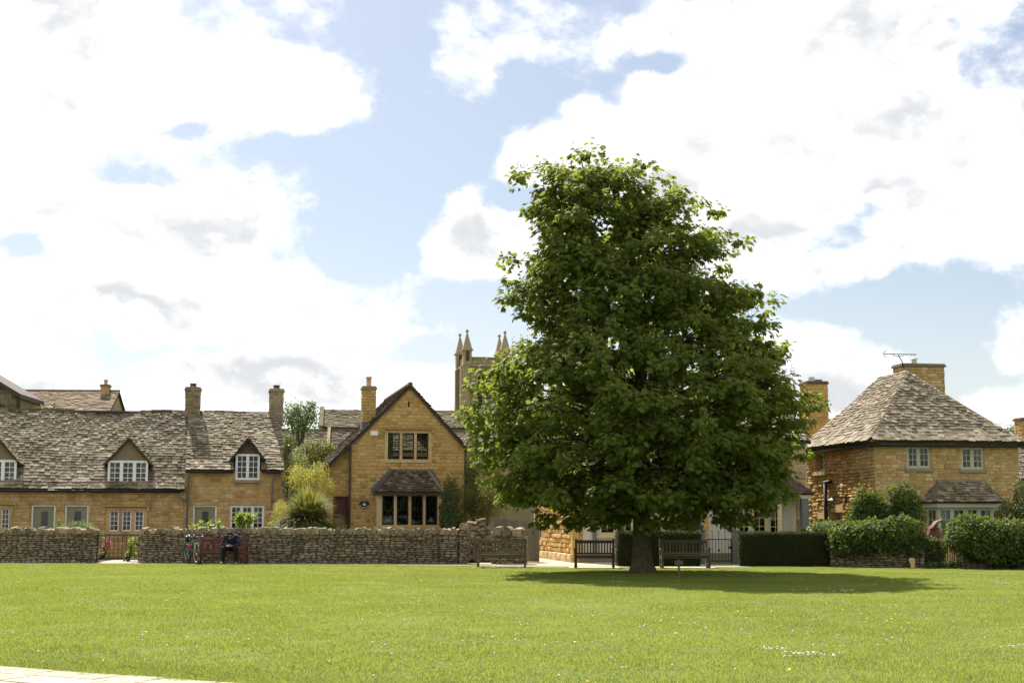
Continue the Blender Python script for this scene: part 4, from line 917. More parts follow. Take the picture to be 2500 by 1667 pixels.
# ------------------------------------------------------------------ hipped house on the right
A10 = 10
FE = facing(at(2137, 1200, 52), A10); FE.O.z = 0
def hip_house():
    D = -FE.N; r = thing('hipped_house', FE.p(3, 0), 'square rubble stone house with tall hipped stone slate roof and sage painted windows', 'house')
    Wd = FE.hit(2488, 1150)[0]; EZ = FE.hit(2137, 1079)[1]; DEP = 6.6
    w1 = FE.rect(2214, 1087, 2272, 1143); w2 = FE.rect(2346, 1090, 2402, 1146); bayh = FE.rect(2262, 1233, 2440, 1300)
    bh = (bayh[0] + .15, bayh[1] - .15, .75, bayh[3] - .1)
    w = wall(FE, [(0, 0), (Wd, 0), (Wd, EZ), (0, EZ)], [w1, w2, bh], .4, 'mortar', 'wall', r)
    s1 = (w1[0] - .08, w1[1] + .08, w1[2] - .11, w1[2]); s2 = (w2[0] - .08, w2[1] + .08, w2[2] - .11, w2[2])
    stone_face(w, FE, [(.02, 0), (Wd, 0), (Wd, EZ - .02), (.02, EZ - .02)], [w1, w2, s1, s2, (bayh[0] - .05, bayh[1] + .05, 0, bayh[3] + .1)], 'rubble_stone', wmax=.46, hmax=.19, hmin=.07, seed=81, limit=210, gap=.012, proud=(.008, .028))
    for wn, s in ((w1, s1), (w2, s2)):
        wo = window(FE, wn, r, 2, 2, 3, 'sage_paint', .03, .055, .06, .045, .022, curtain=[(0, .18), (.8, 1)] if wn is w2 else None)
        MB().fbox(FE, s[0], s[1], s[2], s[3] - .002, -.1, .09).build('sill', 'grey_stone', wo)
    # left side wall in raking sun
    FL = Fr(FE.p(0, 0, -DEP), FE.N, Z3, -FE.U)        # u runs from the back towards the front corner
    lw = FL.rect(1994, 1105, 2015, 1150); ll = FL.rect(2036, 1250, 2056, 1282); ls = FL.rect(2004, 1266, 2014, 1282)
    lw = (lw[0], lw[1], lw[2], lw[3]); ll = (ll[0], ll[1], ll[2] - .5, ll[3]); ls = (ls[0], ls[1], ls[2] - .3, ls[3])
    wl_ = wall(FL, [(0, 0), (DEP - .41, 0), (DEP - .41, EZ - .01), (0, EZ - .01)], [lw, ll, ls], .35, 'mortar', 'side_wall', r)
    sl_ = (lw[0] - .2, lw[1] + .2, lw[2] - .16, lw[2]); lt1 = (ll[0] - .15, ll[1] + .2, ll[3], ll[3] + .32); lt2 = (ls[0] - .2, ls[1] + .25, ls[3], ls[3] + .26)
    stone_face(wl_, FL, [(0, 0), (DEP - .02, 0), (DEP - .02, EZ - .02), (0, EZ - .02)], [lw, ll, ls, sl_, lt1, lt2], 'rubble_stone', course=(.22, .34), wmax=.62, hmax=.2, hmin=.08, seed=83, limit=190, gap=.02, proud=(.01, .075), kind='rubble', skew=.03)
    for h in (lt1, lt2): MB().fbox(FL, h[0], h[1], h[2], h[3], -.1, .05).build('lintel', 'dressed_stone', r)
    a = window(FL, lw, r, 2, 2, 3, 'sage_paint', .10, .05, .06, .04, .022); MB().fbox(FL, sl_[0], sl_[1], sl_[2], sl_[3] - .002, -.2, .14).build('sill', 'dressed_stone', a)
    window(FL, ll, r, 2, 2, 3, 'sage_paint', .10, .05, .06, .03, .022); window(FL, ls, r, 1, 1, 1, 'sage_paint', .12, .04, 0, .02, .02)
    MB().fbox(FE, Wd - .35, Wd, 0, EZ - .01, -DEP, -.401).fbox(FE, .352, Wd - .352, 0, EZ - .01, -DEP, -DEP + .3).build('rear_wall', 'rubble_stone', r)
    MB().fbox(FE, .36, Wd - .36, 2.4, 2.52, -DEP + .31, -.41).build('upper_floor', 'interior', r)
    # black soil pipe, vent stub, pipe scar
    p = FL.hit(2024, 1230); P0 = FL.p(p[0], .1, .14)
    zt = FL.hit(2024, 1180)[1]
    MB().tube([P0, FL.p(p[0], zt, .14)], .075, 10).tube([FL.p(p[0] - .12, zt + .03, .14), FL.p(p[0] + .55, zt + .06, .14)], .075, 10).build('soil_pipe', 'iron', r, True)
    # main roof: front hip, left and right slopes, rear hip
    OV = .22; apx = FE.hit(2213, 909, -3.0); A = FE.p(Wd / 2 - .02, apx[1], -3.0); B = FE.p(Wd / 2 - .02, apx[1] - .04, -5.55)
    c = [FE.p(-OV, EZ - .06, OV), FE.p(Wd + OV, EZ - .06, OV), FE.p(Wd + OV, EZ - .06, -DEP - OV), FE.p(-OV, EZ - .06, -DEP - OV)]
    def plane(P, Q, tops, lim, sd, tile=True):
        U = (Q - P).normalized(); n = U.cross(tops[0] - P).normalized(); V = n.cross(U).normalized(); f = Fr(P, U, V, n)
        poly = [(0, 0), ((Q - P).length, 0)] + [((t - P).dot(U), (t - P).dot(V)) for t in tops]
        def sg(u, s): return .10 * math.exp(-s / .5) + .03 * noise.noise(Vector((u * .8, s * .8, sd))) + .02
        roof_plane(r, f, poly, 'slate_stone', expo=(.20, .115), wr=(.13, .30), t=.023, limit=lim, seed=sd, sag=sg if tile else None, tile_it=tile, part='roof' if tile else 'rear_roof')
    plane(c[0], c[1], [A], 190, 91); plane(c[3], c[0], [A, B], 110, 93); plane(c[1], c[2], [B, A], 0, 95, False); plane(c[2], c[3], [B], 0, 96, False)
    fa = MB()
    for a, b in ((c[0], c[1]), (c[3], c[0])):
        fa.tube([a - Z3 * .07, b - Z3 * .07], .05, 8)
    fa.build('gutter', 'iron', r, True)
    MB().tube([A + Z3 * .03, B + Z3 * .03], .07, 6).tube([c[0] + Z3 * .05, A + Z3 * .02], .035, 6).tube([c[1] + Z3 * .05, A + Z3 * .02], .035, 6).build('hip_ridge', 'slate_stone', r)
    # broad chimney behind the apex
    fc = Fr(FE.p(0, 0, -4.6), FE.U); rc = fc.rect(2206, 895, 2307, 1010); ch = chimney(r, fc, rc, .9, 0, None, 'rubble_stone', 'brown_tile', 12, capo=.07)
    u = fc.hit(2243, 880)[0]; P = fc.p(u, rc[3] + .13, -.4)
    MB().lathe(P, [(.13, 0), (.13, .06), (.11, .06), (.11, .20), (.16, .20), (.16, .22), (.03, .28)], 14).build('chimney_pot', 'zinc', ch)
    # aerial is its own thing
    q = fc.hit(2203, 893); P = fc.p(q[0] - .02, q[1], .12); t = thing('tv_aerial', P, 'television aerial on a bent mast at the broad chimney', 'aerial')
    top = fc.p(fc.hit(2190, 868)[0], fc.hit(2190, 868)[1], .12)
    MB().tube([P - Z3 * .1, fc.p(fc.hit(2200, 885)[0], fc.hit(2200, 885)[1], .12), top], .02, 6).build('mast', 'iron', t)
    a0, a1 = fc.hit(2155, 865), fc.hit(2232, 866); b = MB(); b.tube([fc.p(a0[0], a0[1], .12), fc.p(a1[0], a1[1], .12)], .016, 6); b.build('boom', 'iron', t)
    el = MB()
    for i in range(9): uu = a0[0] + .22 + (a1[0] - a0[0] - .24) * i / 8; el.tube([fc.p(uu, a0[1], -.05), fc.p(uu, a0[1], .29)], .008, 5)
    el.build('director', 'iron', t)
    rf = MB()
    for k in (-.13, -.05, .05, .13): rf.tube([fc.p(a0[0] + abs(k) * .5 - .02, a0[1] + k, -.1), fc.p(a0[0] + abs(k) * .5 - .02, a0[1] + k, .34)], .008, 5)
    rf.tube([fc.p(a0[0] + .05, a0[1] - .14, .12), fc.p(a0[0] - .02, a0[1], .12), fc.p(a0[0] + .05, a0[1] + .14, .12)], .01, 5); rf.build('reflector', 'iron', t)
    MB().tube([fc.p(a0[0] + .38, a0[1], .12), fc.p(a0[0] + .42, a0[1] - .08, .12), fc.p(a0[0] + .82, a0[1] - .08, .12), fc.p(a0[0] + .86, a0[1], .12)], .012, 6).build('brace', 'iron', t)
    # bay window with splayed ends
    n = .55; fb = Fr(FE.p(0, 0, n), FE.U); b0, b1 = fb.hit(2290, 1260)[0], fb.hit(2425, 1260)[0]; zt = fb.hit(2360, 1238)[1]; zb = .72
    f0, f1 = bayh[0] - .02, bayh[1] + .02
    L = []
    def splay(P, Q):
        U = Q - P; U.z = 0; return Fr(P, U), U.length
    fa_, la = splay(FE.p(f0, 0, 0), FE.p(b0, 0, n)); fb_, lb = splay(FE.p(b0, 0, n), FE.p(b1, 0, n)); fc_, lc = splay(FE.p(b1, 0, n), FE.p(f1, 0, 0))
    base = MB()
    for f_, l_ in ((fa_, la), (fb_, lb), (fc_, lc)): base.fbox(f_, 0.002, l_ - .002, 0, zb, -.15, 0)
    base.build('bay_base', 'rubble_stone', r)
    window(fa_, (.01, la - .01, zb, zt), r, 1, 2, 3, 'sage_paint', 0, .07, .08, .035, .022, name='bay_window'); window(fb_, (.01, lb - .01, zb, zt), r, 4, 2, 3, 'sage_paint', 0, .07, .10, .035, .022, name='bay_window', curtain=[(0, 1)]); window(fc_, (.01, lc - .01, zb, zt), r, 1, 2, 3, 'sage_paint', 0, .07, .08, .035, .022, name='bay_window')
    o = MB(); ring = [FE.p(f0 - .12, zt, 0), FE.p(b0 - .1, zt, n + .16), FE.p(b1 + .1, zt, n + .16), FE.p(f1 + .12, zt, 0)]
    o.add([p for p in ring] + [p + Z3 * .17 for p in ring], [(3, 2, 1, 0), (4, 5, 6, 7)] + [(i, (i + 1) % 4, (i + 1) % 4 + 4, i + 4) for i in range(4)]); o.build('bay_fascia', 'sage_paint', r)
    ze = zt + .18; t0, t1 = FE.hit(2292, 1176)[0], FE.hit(2398, 1176)[0]; ztop = FE.hit(2345, 1175)[1]
    e = [FE.p(f0 - .25, ze, .02), FE.p(b0 - .16, ze, n + .27), FE.p(b1 + .16, ze, n + .27), FE.p(f1 + .25, ze, .02)]; T0, T1 = FE.p(t0, ztop, 0.02), FE.p(t1, ztop, .02)
    for P, Q, tops, lim, sd in ((e[0], e[1], [T0], 12, 101), (e[1], e[2], [T1, T0], 70, 102), (e[2], e[3], [T1], 12, 103)):
        U = (Q - P).normalized(); nn = U.cross(tops[0] - P).normalized(); V = nn.cross(U).normalized(); f = Fr(P, U, V, nn)
        roof_plane(r, f, [(0, 0), ((Q - P).length, 0)] + [((t - P).dot(U), (t - P).dot(V)) for t in tops], 'slate_stone', expo=(.14, .11), wr=(.14, .30), t=.02, limit=lim, seed=sd, part='bay_roof', slab=.05)
    MB().fbox(FE, t0 - .1, t1 + .1, ztop - .03, ztop + .06, 0.03, .1).build('ridge', 'grey_stone', r)
    # lantern on an iron bracket
    q = FL.hit(2070, 1213); P = FL.p(q[0], q[1], .03); t = thing('wall_lantern', P, 'small black lantern on a bracket fixed to the rubble side wall', 'lantern')
    MB().fbox(FL, q[0] - .03, q[0] + .03, q[1] - .25, q[1] + .1, .0 + .07, .11).tube([FL.p(q[0], q[1], .1), FL.p(q[0] - .1, q[1] + .03, .5), FL.p(q[0] - .1, q[1] - .02, .6)], .018, 6).build('bracket', 'iron', t)
    C = FL.p(q[0] - .1, q[1] - .08, .6)
    MB().tube([C - Z3 * .30, C - Z3 * .04], [.09, .14], 4).build('glazing', 'glass', t)
    MB().tube([C - Z3 * .04, C + Z3 * .06], [.18, .03], 4).tube([C - Z3 * .33, C - Z3 * .30], [.10, .10], 4).tube([C + Z3 * .06, C + Z3 * .1], .02, 5).build('cap', 'iron', t)
hip_house()

# ------------------------------------------------------------------ rendered house behind the tree
FD = facing((2.22, 51.0, 0), A10)
def tree_house():
    D = -FD.N; r = thing('rendered_house', FD.p(4, 0), 'pale rendered house with cream windows and a golden stone side, mostly behind the tree', 'house')
    Wd = FD.hit(1968, 1150)[0]; EZ = 4.35; q = FD.hit(1423, 1300)[0]; DEP = 6.6
    wA = FD.rect(1462, 1200, 1548, 1306); wB = FD.rect(1800, 1200, 1834, 1312); wC = FD.rect(1876, 1200, 1912, 1312); wE = FD.rect(1836, 1215, 1874, 1312); dr = FD.rect(1655, 1215, 1712, 1350)
    dr = (dr[0], dr[1], .05, dr[3]); rw = FD.hit(1943, 1250)[0]; holes = [wA, wB, wC, wE, dr, (FD.rect(1475, 1110, 1535, 1165)), (FD.rect(1800, 1110, 1860, 1165))]
    w = wall(FD, [(q, 0), (Wd, 0), (Wd, EZ), (q, EZ)], holes, .35, 'white_render', 'rendered_wall', r)
    w0 = wall(FD, [(0, 0), (q - .002, 0), (q - .002, EZ), (0, EZ)], [], .35, 'mortar', 'wall', r)
    stone_face(w0, FD, [(.16, .32), (q, .32), (q, EZ), (.16, EZ)], [], 'rock_face_stone', course=(.15, .17), hmax=.2, hmin=.1, wmax=.5, limit=20, seed=3, proud=(.03, .06))
    up = FD.hit(1940, 1200)[1]; stone_face(w, FD, [(rw, .0), (Wd, .0), (Wd, EZ - .02), (rw, EZ - .02)], [], 'rubble_stone', limit=60, seed=6)
    stone_face(w, FD, [(FD.hit(1860, 1200)[0], up + .25), (rw - .01, up + .25), (rw - .01, EZ - .02), (FD.hit(1860, 1200)[0], EZ - .02)], [holes[-1]], 'golden_stone', limit=60, seed=7)
    for rc, l, rows in ((wA, 2, 5), (wB, 1, 5), (wC, 1, 5), (wE, 1, 4)): window(FD, rc, r, l, 2, rows, 'cream_paint', .04, .07, .16, .03, .022)
    for rc in holes[-2:]: window(FD, rc, r, 2, 2, 3, 'cream_paint', .04, .07, .1, .03, .022)
    MB().fbox(FD, wA[0] - .1, wA[1] + .1, wA[2] - .09, wA[2] - .002, -.1, .08).build('sill', 'cream_paint', r)
    pl = FD.hit(1458, 1280)[0]; MB().fbox(FD, pl - .17, pl - .02, 0, EZ - .1, .0, .05).build('render_pier', 'grey_paint', r)
    for px in (1640, 1722): u = FD.hit(px, 1290)[0]; MB().fbox(FD, u - .10, u + .10, 0, EZ - .1, .0, .05).build('render_pier', 'grey_paint' if px < 1700 else 'rock_face_stone', r)
    door(FD, dr, r, 'dark_wood', 'brown_wood', .12, light=(dr[0] + .2, dr[1] - .2, 1.1, 1.9)); 
    MB().fbox(FD, q + .02, Wd, 0, .32, .001, .06).build('plinth', 'grey_stone', r)
    # golden rock-faced side wall in raking sun
    FL = Fr(FD.p(0, 0, -DEP), FD.N, Z3, -FD.U); nich = (FL.rect(1310, 1270, 1326, 1310)); nich = (nich[0], nich[1], nich[2], 2.6)
    wl_ = wall(FL, [(0, 0), (DEP - .36, 0), (DEP - .36, EZ), (0, EZ)], [nich], .35, 'mortar', 'side_wall', r)
    stone_face(wl_, FL, [(0, .32), (DEP - .17, .32), (DEP - .17, EZ), (0, EZ)], [(nich[0] - .2, nich[1] + .2, nich[2] - .16, nich[3] + .2)], 'rock_face_stone', course=(.15, .175), hmax=.25, hmin=.12, wmax=.62, wmin=.3, limit=150, seed=23, gap=.022, proud=(.05, .12), kind='stone')
    m = MB(); m.fbox(FL, nich[0] - .2, nich[0], nich[2] - .16, nich[3] + .2, -.1, .07).fbox(FL, nich[1], nich[1] + .2, nich[2] - .16, nich[3] + .2, -.1, .07).fbox(FL, nich[0], nich[1], nich[3], nich[3] + .2, -.1, .07).fbox(FL, nich[0] - .25, nich[1] + .25, nich[2] - .30, nich[2] - .161, -.1, .13).build('window_surround', 'dressed_stone', r)
    window(FL, nich, r, 1, 2, 4, 'cream_paint', .1, .06, 0, .03, .02)
    mats = []; u = 0.0; rr = random.Random(8)
    while u < DEP - .1:
        wd = min(rr.uniform(.7, 1.0), DEP - u); mats.append(FL.mat(u + wd / 2, .15, .05) @ Matrix.Diagonal((wd - .02, .2, .30, 1))); u += wd
    pieces(wl_, 'plinth_stone', 'stone', mats, 'dressed_stone', 20)
    MB().fbox(FD, -.10, .15, 0, EZ, -.15, .09).build('corner_stone', 'rock_face_stone', r)
    MB().fbox(FD, Wd - .35, Wd, 0, EZ, -DEP, -.36).fbox(FD, .36, Wd - .36, 0, EZ, -DEP, -DEP + .3).build('rear_wall', 'rubble_stone', r)
    RZ = 6.5
    f = slope(FD.p(-.15, EZ, .2), FD.U, None, D, RZ - EZ, DEP / 2 + .2); L = math.hypot(RZ - EZ, DEP / 2 + .2)
    roof_plane(r, f, [(0, 0), (Wd + .3, 0), (Wd + .3, L), (0, L)], 'slate_stone', expo=(.2, .15), limit=40, seed=111)
    fb = slope(FD.p(Wd + .15, EZ, -DEP - .2), -FD.U, None, FD.N, RZ - EZ, DEP / 2 + .2); roof_plane(r, fb, [(0, 0), (Wd + .3, 0), (Wd + .3, L), (0, L)], 'slate_stone', tile_it=False, part='rear_roof')
    for uu in (0, Wd): MB().prism(Fr(FD.p(uu, 0), D, Z3, FD.U), [(0, EZ - .002), (DEP, EZ - .002), (DEP / 2, RZ - .12)], -.15 if uu else 0, .0 if uu else .15).build('gable', 'golden_stone', r)
    # chimney breast and stack at the far right end
    fc = Fr(FD.p(0, 0, -10.2), FD.U); rc = fc.rect(1973, 937, 2022, 1060); ch = chimney(r, fc, rc, .9, 0, None, 'golden_stone', 'bay_slate_stone', 15, capo=.05)
    rb = fc.rect(1962, 1022, 2034, 1300); br_ = MB().fbox(fc, rb[0] - 3, rb[1], 0, rb[3], -.95, .02).build('rear_gable', 'mortar', r)
    stone_face(br_, Fr(fc.p(0, 0, .02), fc.U), [(rb[0] - .1, 3.0), (rb[1], 3.0), (rb[1], rb[3]), (rb[0] - .1, rb[3])], [], 'golden_stone', limit=40, seed=19)
    MB().fbox(fc, rb[0] - 3, rb[0] + 3, 0, 4.2, -4, -.96).build('rear_wing', 'golden_stone', r)
    MB().lathe(fc.p((rc[0] + rc[1]) / 2 - .15, rc[3] + .13, -.3), [(.15, 0), (.15, .16), (.12, .16), (.12, .2)], 12).build('chimney_pot', 'zinc', ch); MB().lathe(fc.p((rc[0] + rc[1]) / 2 + .2, rc[3] + .13, -.45), [(.2, 0), (.2, .10), (.17, .10)], 12).build('chimney_pot', 'brown_tile', ch)
    # porch at the right end
    fp = Fr(FD.p(0, 0, 1.3), FD.U); p0, p1 = fp.hit(1897, 1210)[0], fp.hit(1982, 1210)[0]; zf = fp.hit(1940, 1212)[1]
    MB().fbox(fp, p0, p1, zf - .06, zf + .10, -1.29, .0).build('porch_fascia', 'cream_paint', r)
    A = fp.p((p0 + p1) / 2 - .1, zf + .85, -.75)
    c = [fp.p(p0 - .08, zf + .105, .08), fp.p(p1 + .08, zf + .105, .08), fp.p(p1 + .08, zf + .105, -1.29), fp.p(p0 - .08, zf + .105, -1.29)]; B = fp.p((p0 + p1) / 2 - .1, zf + .85, -1.29)
    for P, Q, tp, lim in ((c[0], c[1], [A], 40), (c[1], c[2], [B, A], 5), (c[3], c[0], [A, B], 5)):
        U = (Q - P).normalized(); nn = U.cross(tp[0] - P).normalized(); V = nn.cross(U).normalized(); f = Fr(P, U, V, nn)
        roof_plane(r, f, [(0, 0), ((Q - P).length, 0)] + [((t - P).dot(U), (t - P).dot(V)) for t in tp], 'dark_tile', expo=(.12, .12), wr=(.2, .22), t=.018, limit=lim, kind='tile', name='tile', part='porch_roof', slab=.05, jit=.2)
    up_ = fp.hit(1967, 1260)[0]; MB().fbox(fp, up_ - .12, up_ + .12, 0, zf - .06, -.24, -.01).build('porch_post', 'grey_paint', r)
    MB().fbox(fp, p0 + .05, p0 + .17, 0, zf - .06, -.16, -.01).build('porch_post', 'cream_paint', r)
    pipe(r, [fp.p(fp.hit(1953, 1230)[0], zf - .07, -.6), fp.p(fp.hit(1953, 1230)[0], .05, -.6)], 'cream_paint', .05)
    a = FD.rect(1403, 1262, 1421, 1280); t = thing('notice_board', FD.p(a[0], a[2], .12), 'small black notice on the golden stone corner under the tree', 'notice')
    MB().fbox(FD, a[0], a[1], a[2], a[3] + .08, .09, .115).build('board', 'plaque_black', t)
    for i in range(4): MB().fbox(FD, a[0] + .05, a[1] - .05 - .03 * (i % 2), a[2] + .05 + i * .06, a[2] + .065 + i * .06, .115, .118).build('text_line', 'notice_grey', t)
tree_house()

# ------------------------------------------------------------------ church and roofs behind
def church():
    r = thing('church', (-3, 165, 0), 'distant church with square pinnacled tower rising behind the tree', 'church')
    FT = facing(at(1134, 1100, 170), 10); FT.O.z = 0; W_ = FT.hit(1238, 950)[0]; D = -FT.N
    zp = FT.hit(1150, 871)[1]; zs = FT.hit(1150, 890)[1]; z1 = FT.hit(1150, 926)[1]; zb = FT.hit(1150, 1003)[1]
    lv = [FT.rect(1166, 920, 1178, 992), FT.rect(1187, 920, 1199, 992)]
    t = wall(FT, [(0, 0), (W_, 0), (W_, zp - .15), (0, zp - .15)], lv, .6, 'church_stone', 'tower', r)
    MB().fbox(FT, 0, .6, 0, zp - .15, -W_, -.601).fbox(FT, W_ - .6, W_, 0, zp - .15, -W_, -.601).fbox(FT, .601, W_ - .601, 0, zp - .15, -W_, -W_ + .6).build('tower_side', 'church_stone', r)
    MB().fbox(FT, .61, W_ - .61, zs - 1, zs - .8, -W_ + .61, -.61).build('tower_floor', 'interior', r)
    for l in lv:
        fr_ = MB(); hd = (l[1] - l[0]) / 2; cx = (l[0] + l[1]) / 2
        fr_.fbox(FT, l[0] - .22, l[0], l[2], l[3], -.1, .12).fbox(FT, l[1], l[1] + .22, l[2], l[3], -.1, .12)
        fr_.prism(FT, [(l[0] - .22, l[3]), (l[0], l[3]), (cx, l[3] + .75), (cx, l[3] + 1.1)][::-1], -.1, .12).prism(FT, [(l[1] + .22, l[3]), (l[1], l[3]), (cx, l[3] + .75), (cx, l[3] + 1.1)], -.1, .12)
        o = fr_.build('belfry_arch', 'church_stone', t)
        MB().prism(FT, [(l[0], l[3]), (l[1], l[3]), (cx, l[3] + .75)], .0, .03).build('arch_panel', 'brown_fascia', t)
        n = 9
        for i in range(n):
            z = l[2] + (l[3] - l[2]) * i / n
            P = [FT.p(l[0], z, -.1), FT.p(l[1], z, -.1), FT.p(l[1], z + .30, -.5), FT.p(l[0], z + .30, -.5)]
            MB().hexa(P + [p + Z3 * .06 for p in P]).build('louvre', 'lead', t)
    MB().fbox(FT, -.3, W_ + .3, zs - .2, zs, -W_ - .3, .3).fbox(FT, -.02, W_ + .02, zp - .15, zp, -W_ - .1, .12).fbox(FT, -.15, W_ + .15, z1 - .12, z1, -W_ - .1, .06).fbox(FT, -.3, W_ + .3, zb - 1.2, zb - .9, -W_ - .3, .35).build('string_course', 'church_stone', r)
    cb = MB()
    for i in range(12): u = 1.2 + (W_ - 2.4) * i / 11; cb.fbox(FT, u - .08, u + .08, zs - .5, zs - .2, -.05, .2)
    cb.build('corbel', 'church_stone', r)
    bt = MB()
    for u in (0, W_): # corner buttresses
        bt.fbox(FT, u - .55, u + .55, 0, zs - .21, -.45, .28) if u == 0 else bt.fbox(FT, u - .55, u + .55, 0, zs - .21, -.45, .28)
    bt.fbox(FT, -.5, .4, 0, zs - .21, -W_ - .3, -W_ + .6)
    bt.build('buttress', 'church_stone', r)
    tips = [(0.28, -.1), (W_ - .25, -.1), (0.1, -W_ + .1), (W_ - .1, -W_ + .1)]; hs = [FT.hit(1146, 805)[1], FT.hit(1222, 808)[1], FT.hit(1134, 816)[1] + .7, FT.hit(1210, 818)[1] + .7]
    for (u, n), h in zip(tips, hs):
        p = MB(); P = FT.p(u, 0, n); b = zp + (h - zp) * .22; s = .50
        def sq(z, k): return [FT.p(u - k, z, n + k), FT.p(u + k, z, n + k), FT.p(u + k, z, n - k), FT.p(u - k, z, n - k)]
        p.hexa(sq(zs, s) + sq(b, s)); p.hexa(sq(b, s + .16) + sq(b + .18, s + .16)); p.hexa(sq(b + .18, s + .05) + sq(h - .25, .05)); p.ball(FT.p(u, h - .15, n), .2, 8, 6)
        o = p.build('pinnacle', 'church_stone', r)
        MB().prism(Fr(FT.p(u, zs, n + s), FT.U), [(-.2, .4), (.2, .4), (.2, 1.5), (0, 1.9), (-.2, 1.5)], 0, .03).build('niche', 'brown_fascia', o)
    # nave roof in front of the tower and the lower aisle roof
    FN = facing(at(781, 1060, 120), 6); FN.O.z = 0; D2 = -FN.N
    e = FN.hit(900, 1042); t = FN.hit(900, 1003, -3.2); u1 = FN.hit(1260, 1040)[0]; ez = FN.hit(800, 1042)[1]; tz = FN.hit(800, 1002, -3.2)[1]
    MB().fbox(FN, 0, u1, 0, ez, -6.4, 0).build('nave_wall', 'church_stone', r)
    f = slope(FN.p(0, ez, .3), FN.U, None, D2, tz - ez, 3.5); L = math.hypot(tz - ez, 3.5)
    roof_plane(r, f, [(0.15, 0), (u1, 0), (u1, L), (.15, L)], 'moss_tile', expo=(.26, .24), wr=(.3, .6), t=.04, limit=0, seed=131, part='nave_roof')
    fb = slope(FN.p(u1, ez, -6.7), -FN.U, None, FN.N, tz - ez, 3.5); roof_plane(r, fb, [(0, 0), (u1 - .5, 0), (u1 - .5, L), (0, L)], 'moss_tile', tile_it=False, part='rear_roof')
    MB().prism(Fr(FN.p(0, 0), D2, Z3, FN.U), [(-.5, 0), (6.9, 0), (6.9, ez - .2), (3.2, tz + .35), (-.5, ez + .1)], -.12, .25).build('gable_parapet', 'moss_tile', r)
    gutter(r, FN.p(.5, ez - .05, .4), FN.p(u1, ez - .05, .4), 'brown_fascia', .09)
    FO = facing(at(690, 1080, 100), 6); FO.O.z = 0; oz = FO.hit(800, 1100)[1]; ot = FO.hit(800, 1052, -3)[1]; o1 = FO.hit(1330, 1080)[0]
    r2 = thing('slated_barn', FO.p(4, 0), 'grey stone slated roof between the cottages and the church', 'building')
    MB().fbox(FO, -1.5, o1, 0, oz, -5.8, 0).build('wall', 'church_stone', r2)
    f = slope(FO.p(0, oz, .2), FO.U, None, -FO.N, ot - oz, 3.2); L = math.hypot(ot - oz, 3.2)
    roof_plane(r2, f, [(-1.5, 0), (o1, 0), (o1, L), (-1.5, L)], 'bay_slate_stone', expo=(.22, .18), wr=(.25, .5), t=.03, limit=0, seed=133)
    fb = slope(FO.p(o1, oz, -6.2), -FO.U, None, FO.N, ot - oz, 3.2); roof_plane(r2, fb, [(0, 0), (o1 + 1.5, 0), (o1 + 1.5, L), (0, L)], 'moss_tile', tile_it=False, part='rear_roof')
    u = FO.hit(801, 1060)[0]; MB().prism(Fr(FO.p(u, 0), -FO.N, Z3, FO.U), [(-.3, oz - .1), (-.3, oz + .3), (3, ot + .3), (3, ot - .2)], -.1, .12).build('parapet', 'moss_tile', r2)
    MB().tube([FO.p(-1.5, ot + .02, -3), FO.p(o1, ot + .02, -3)], .16, 6).build('ridge', 'moss_tile', r2)
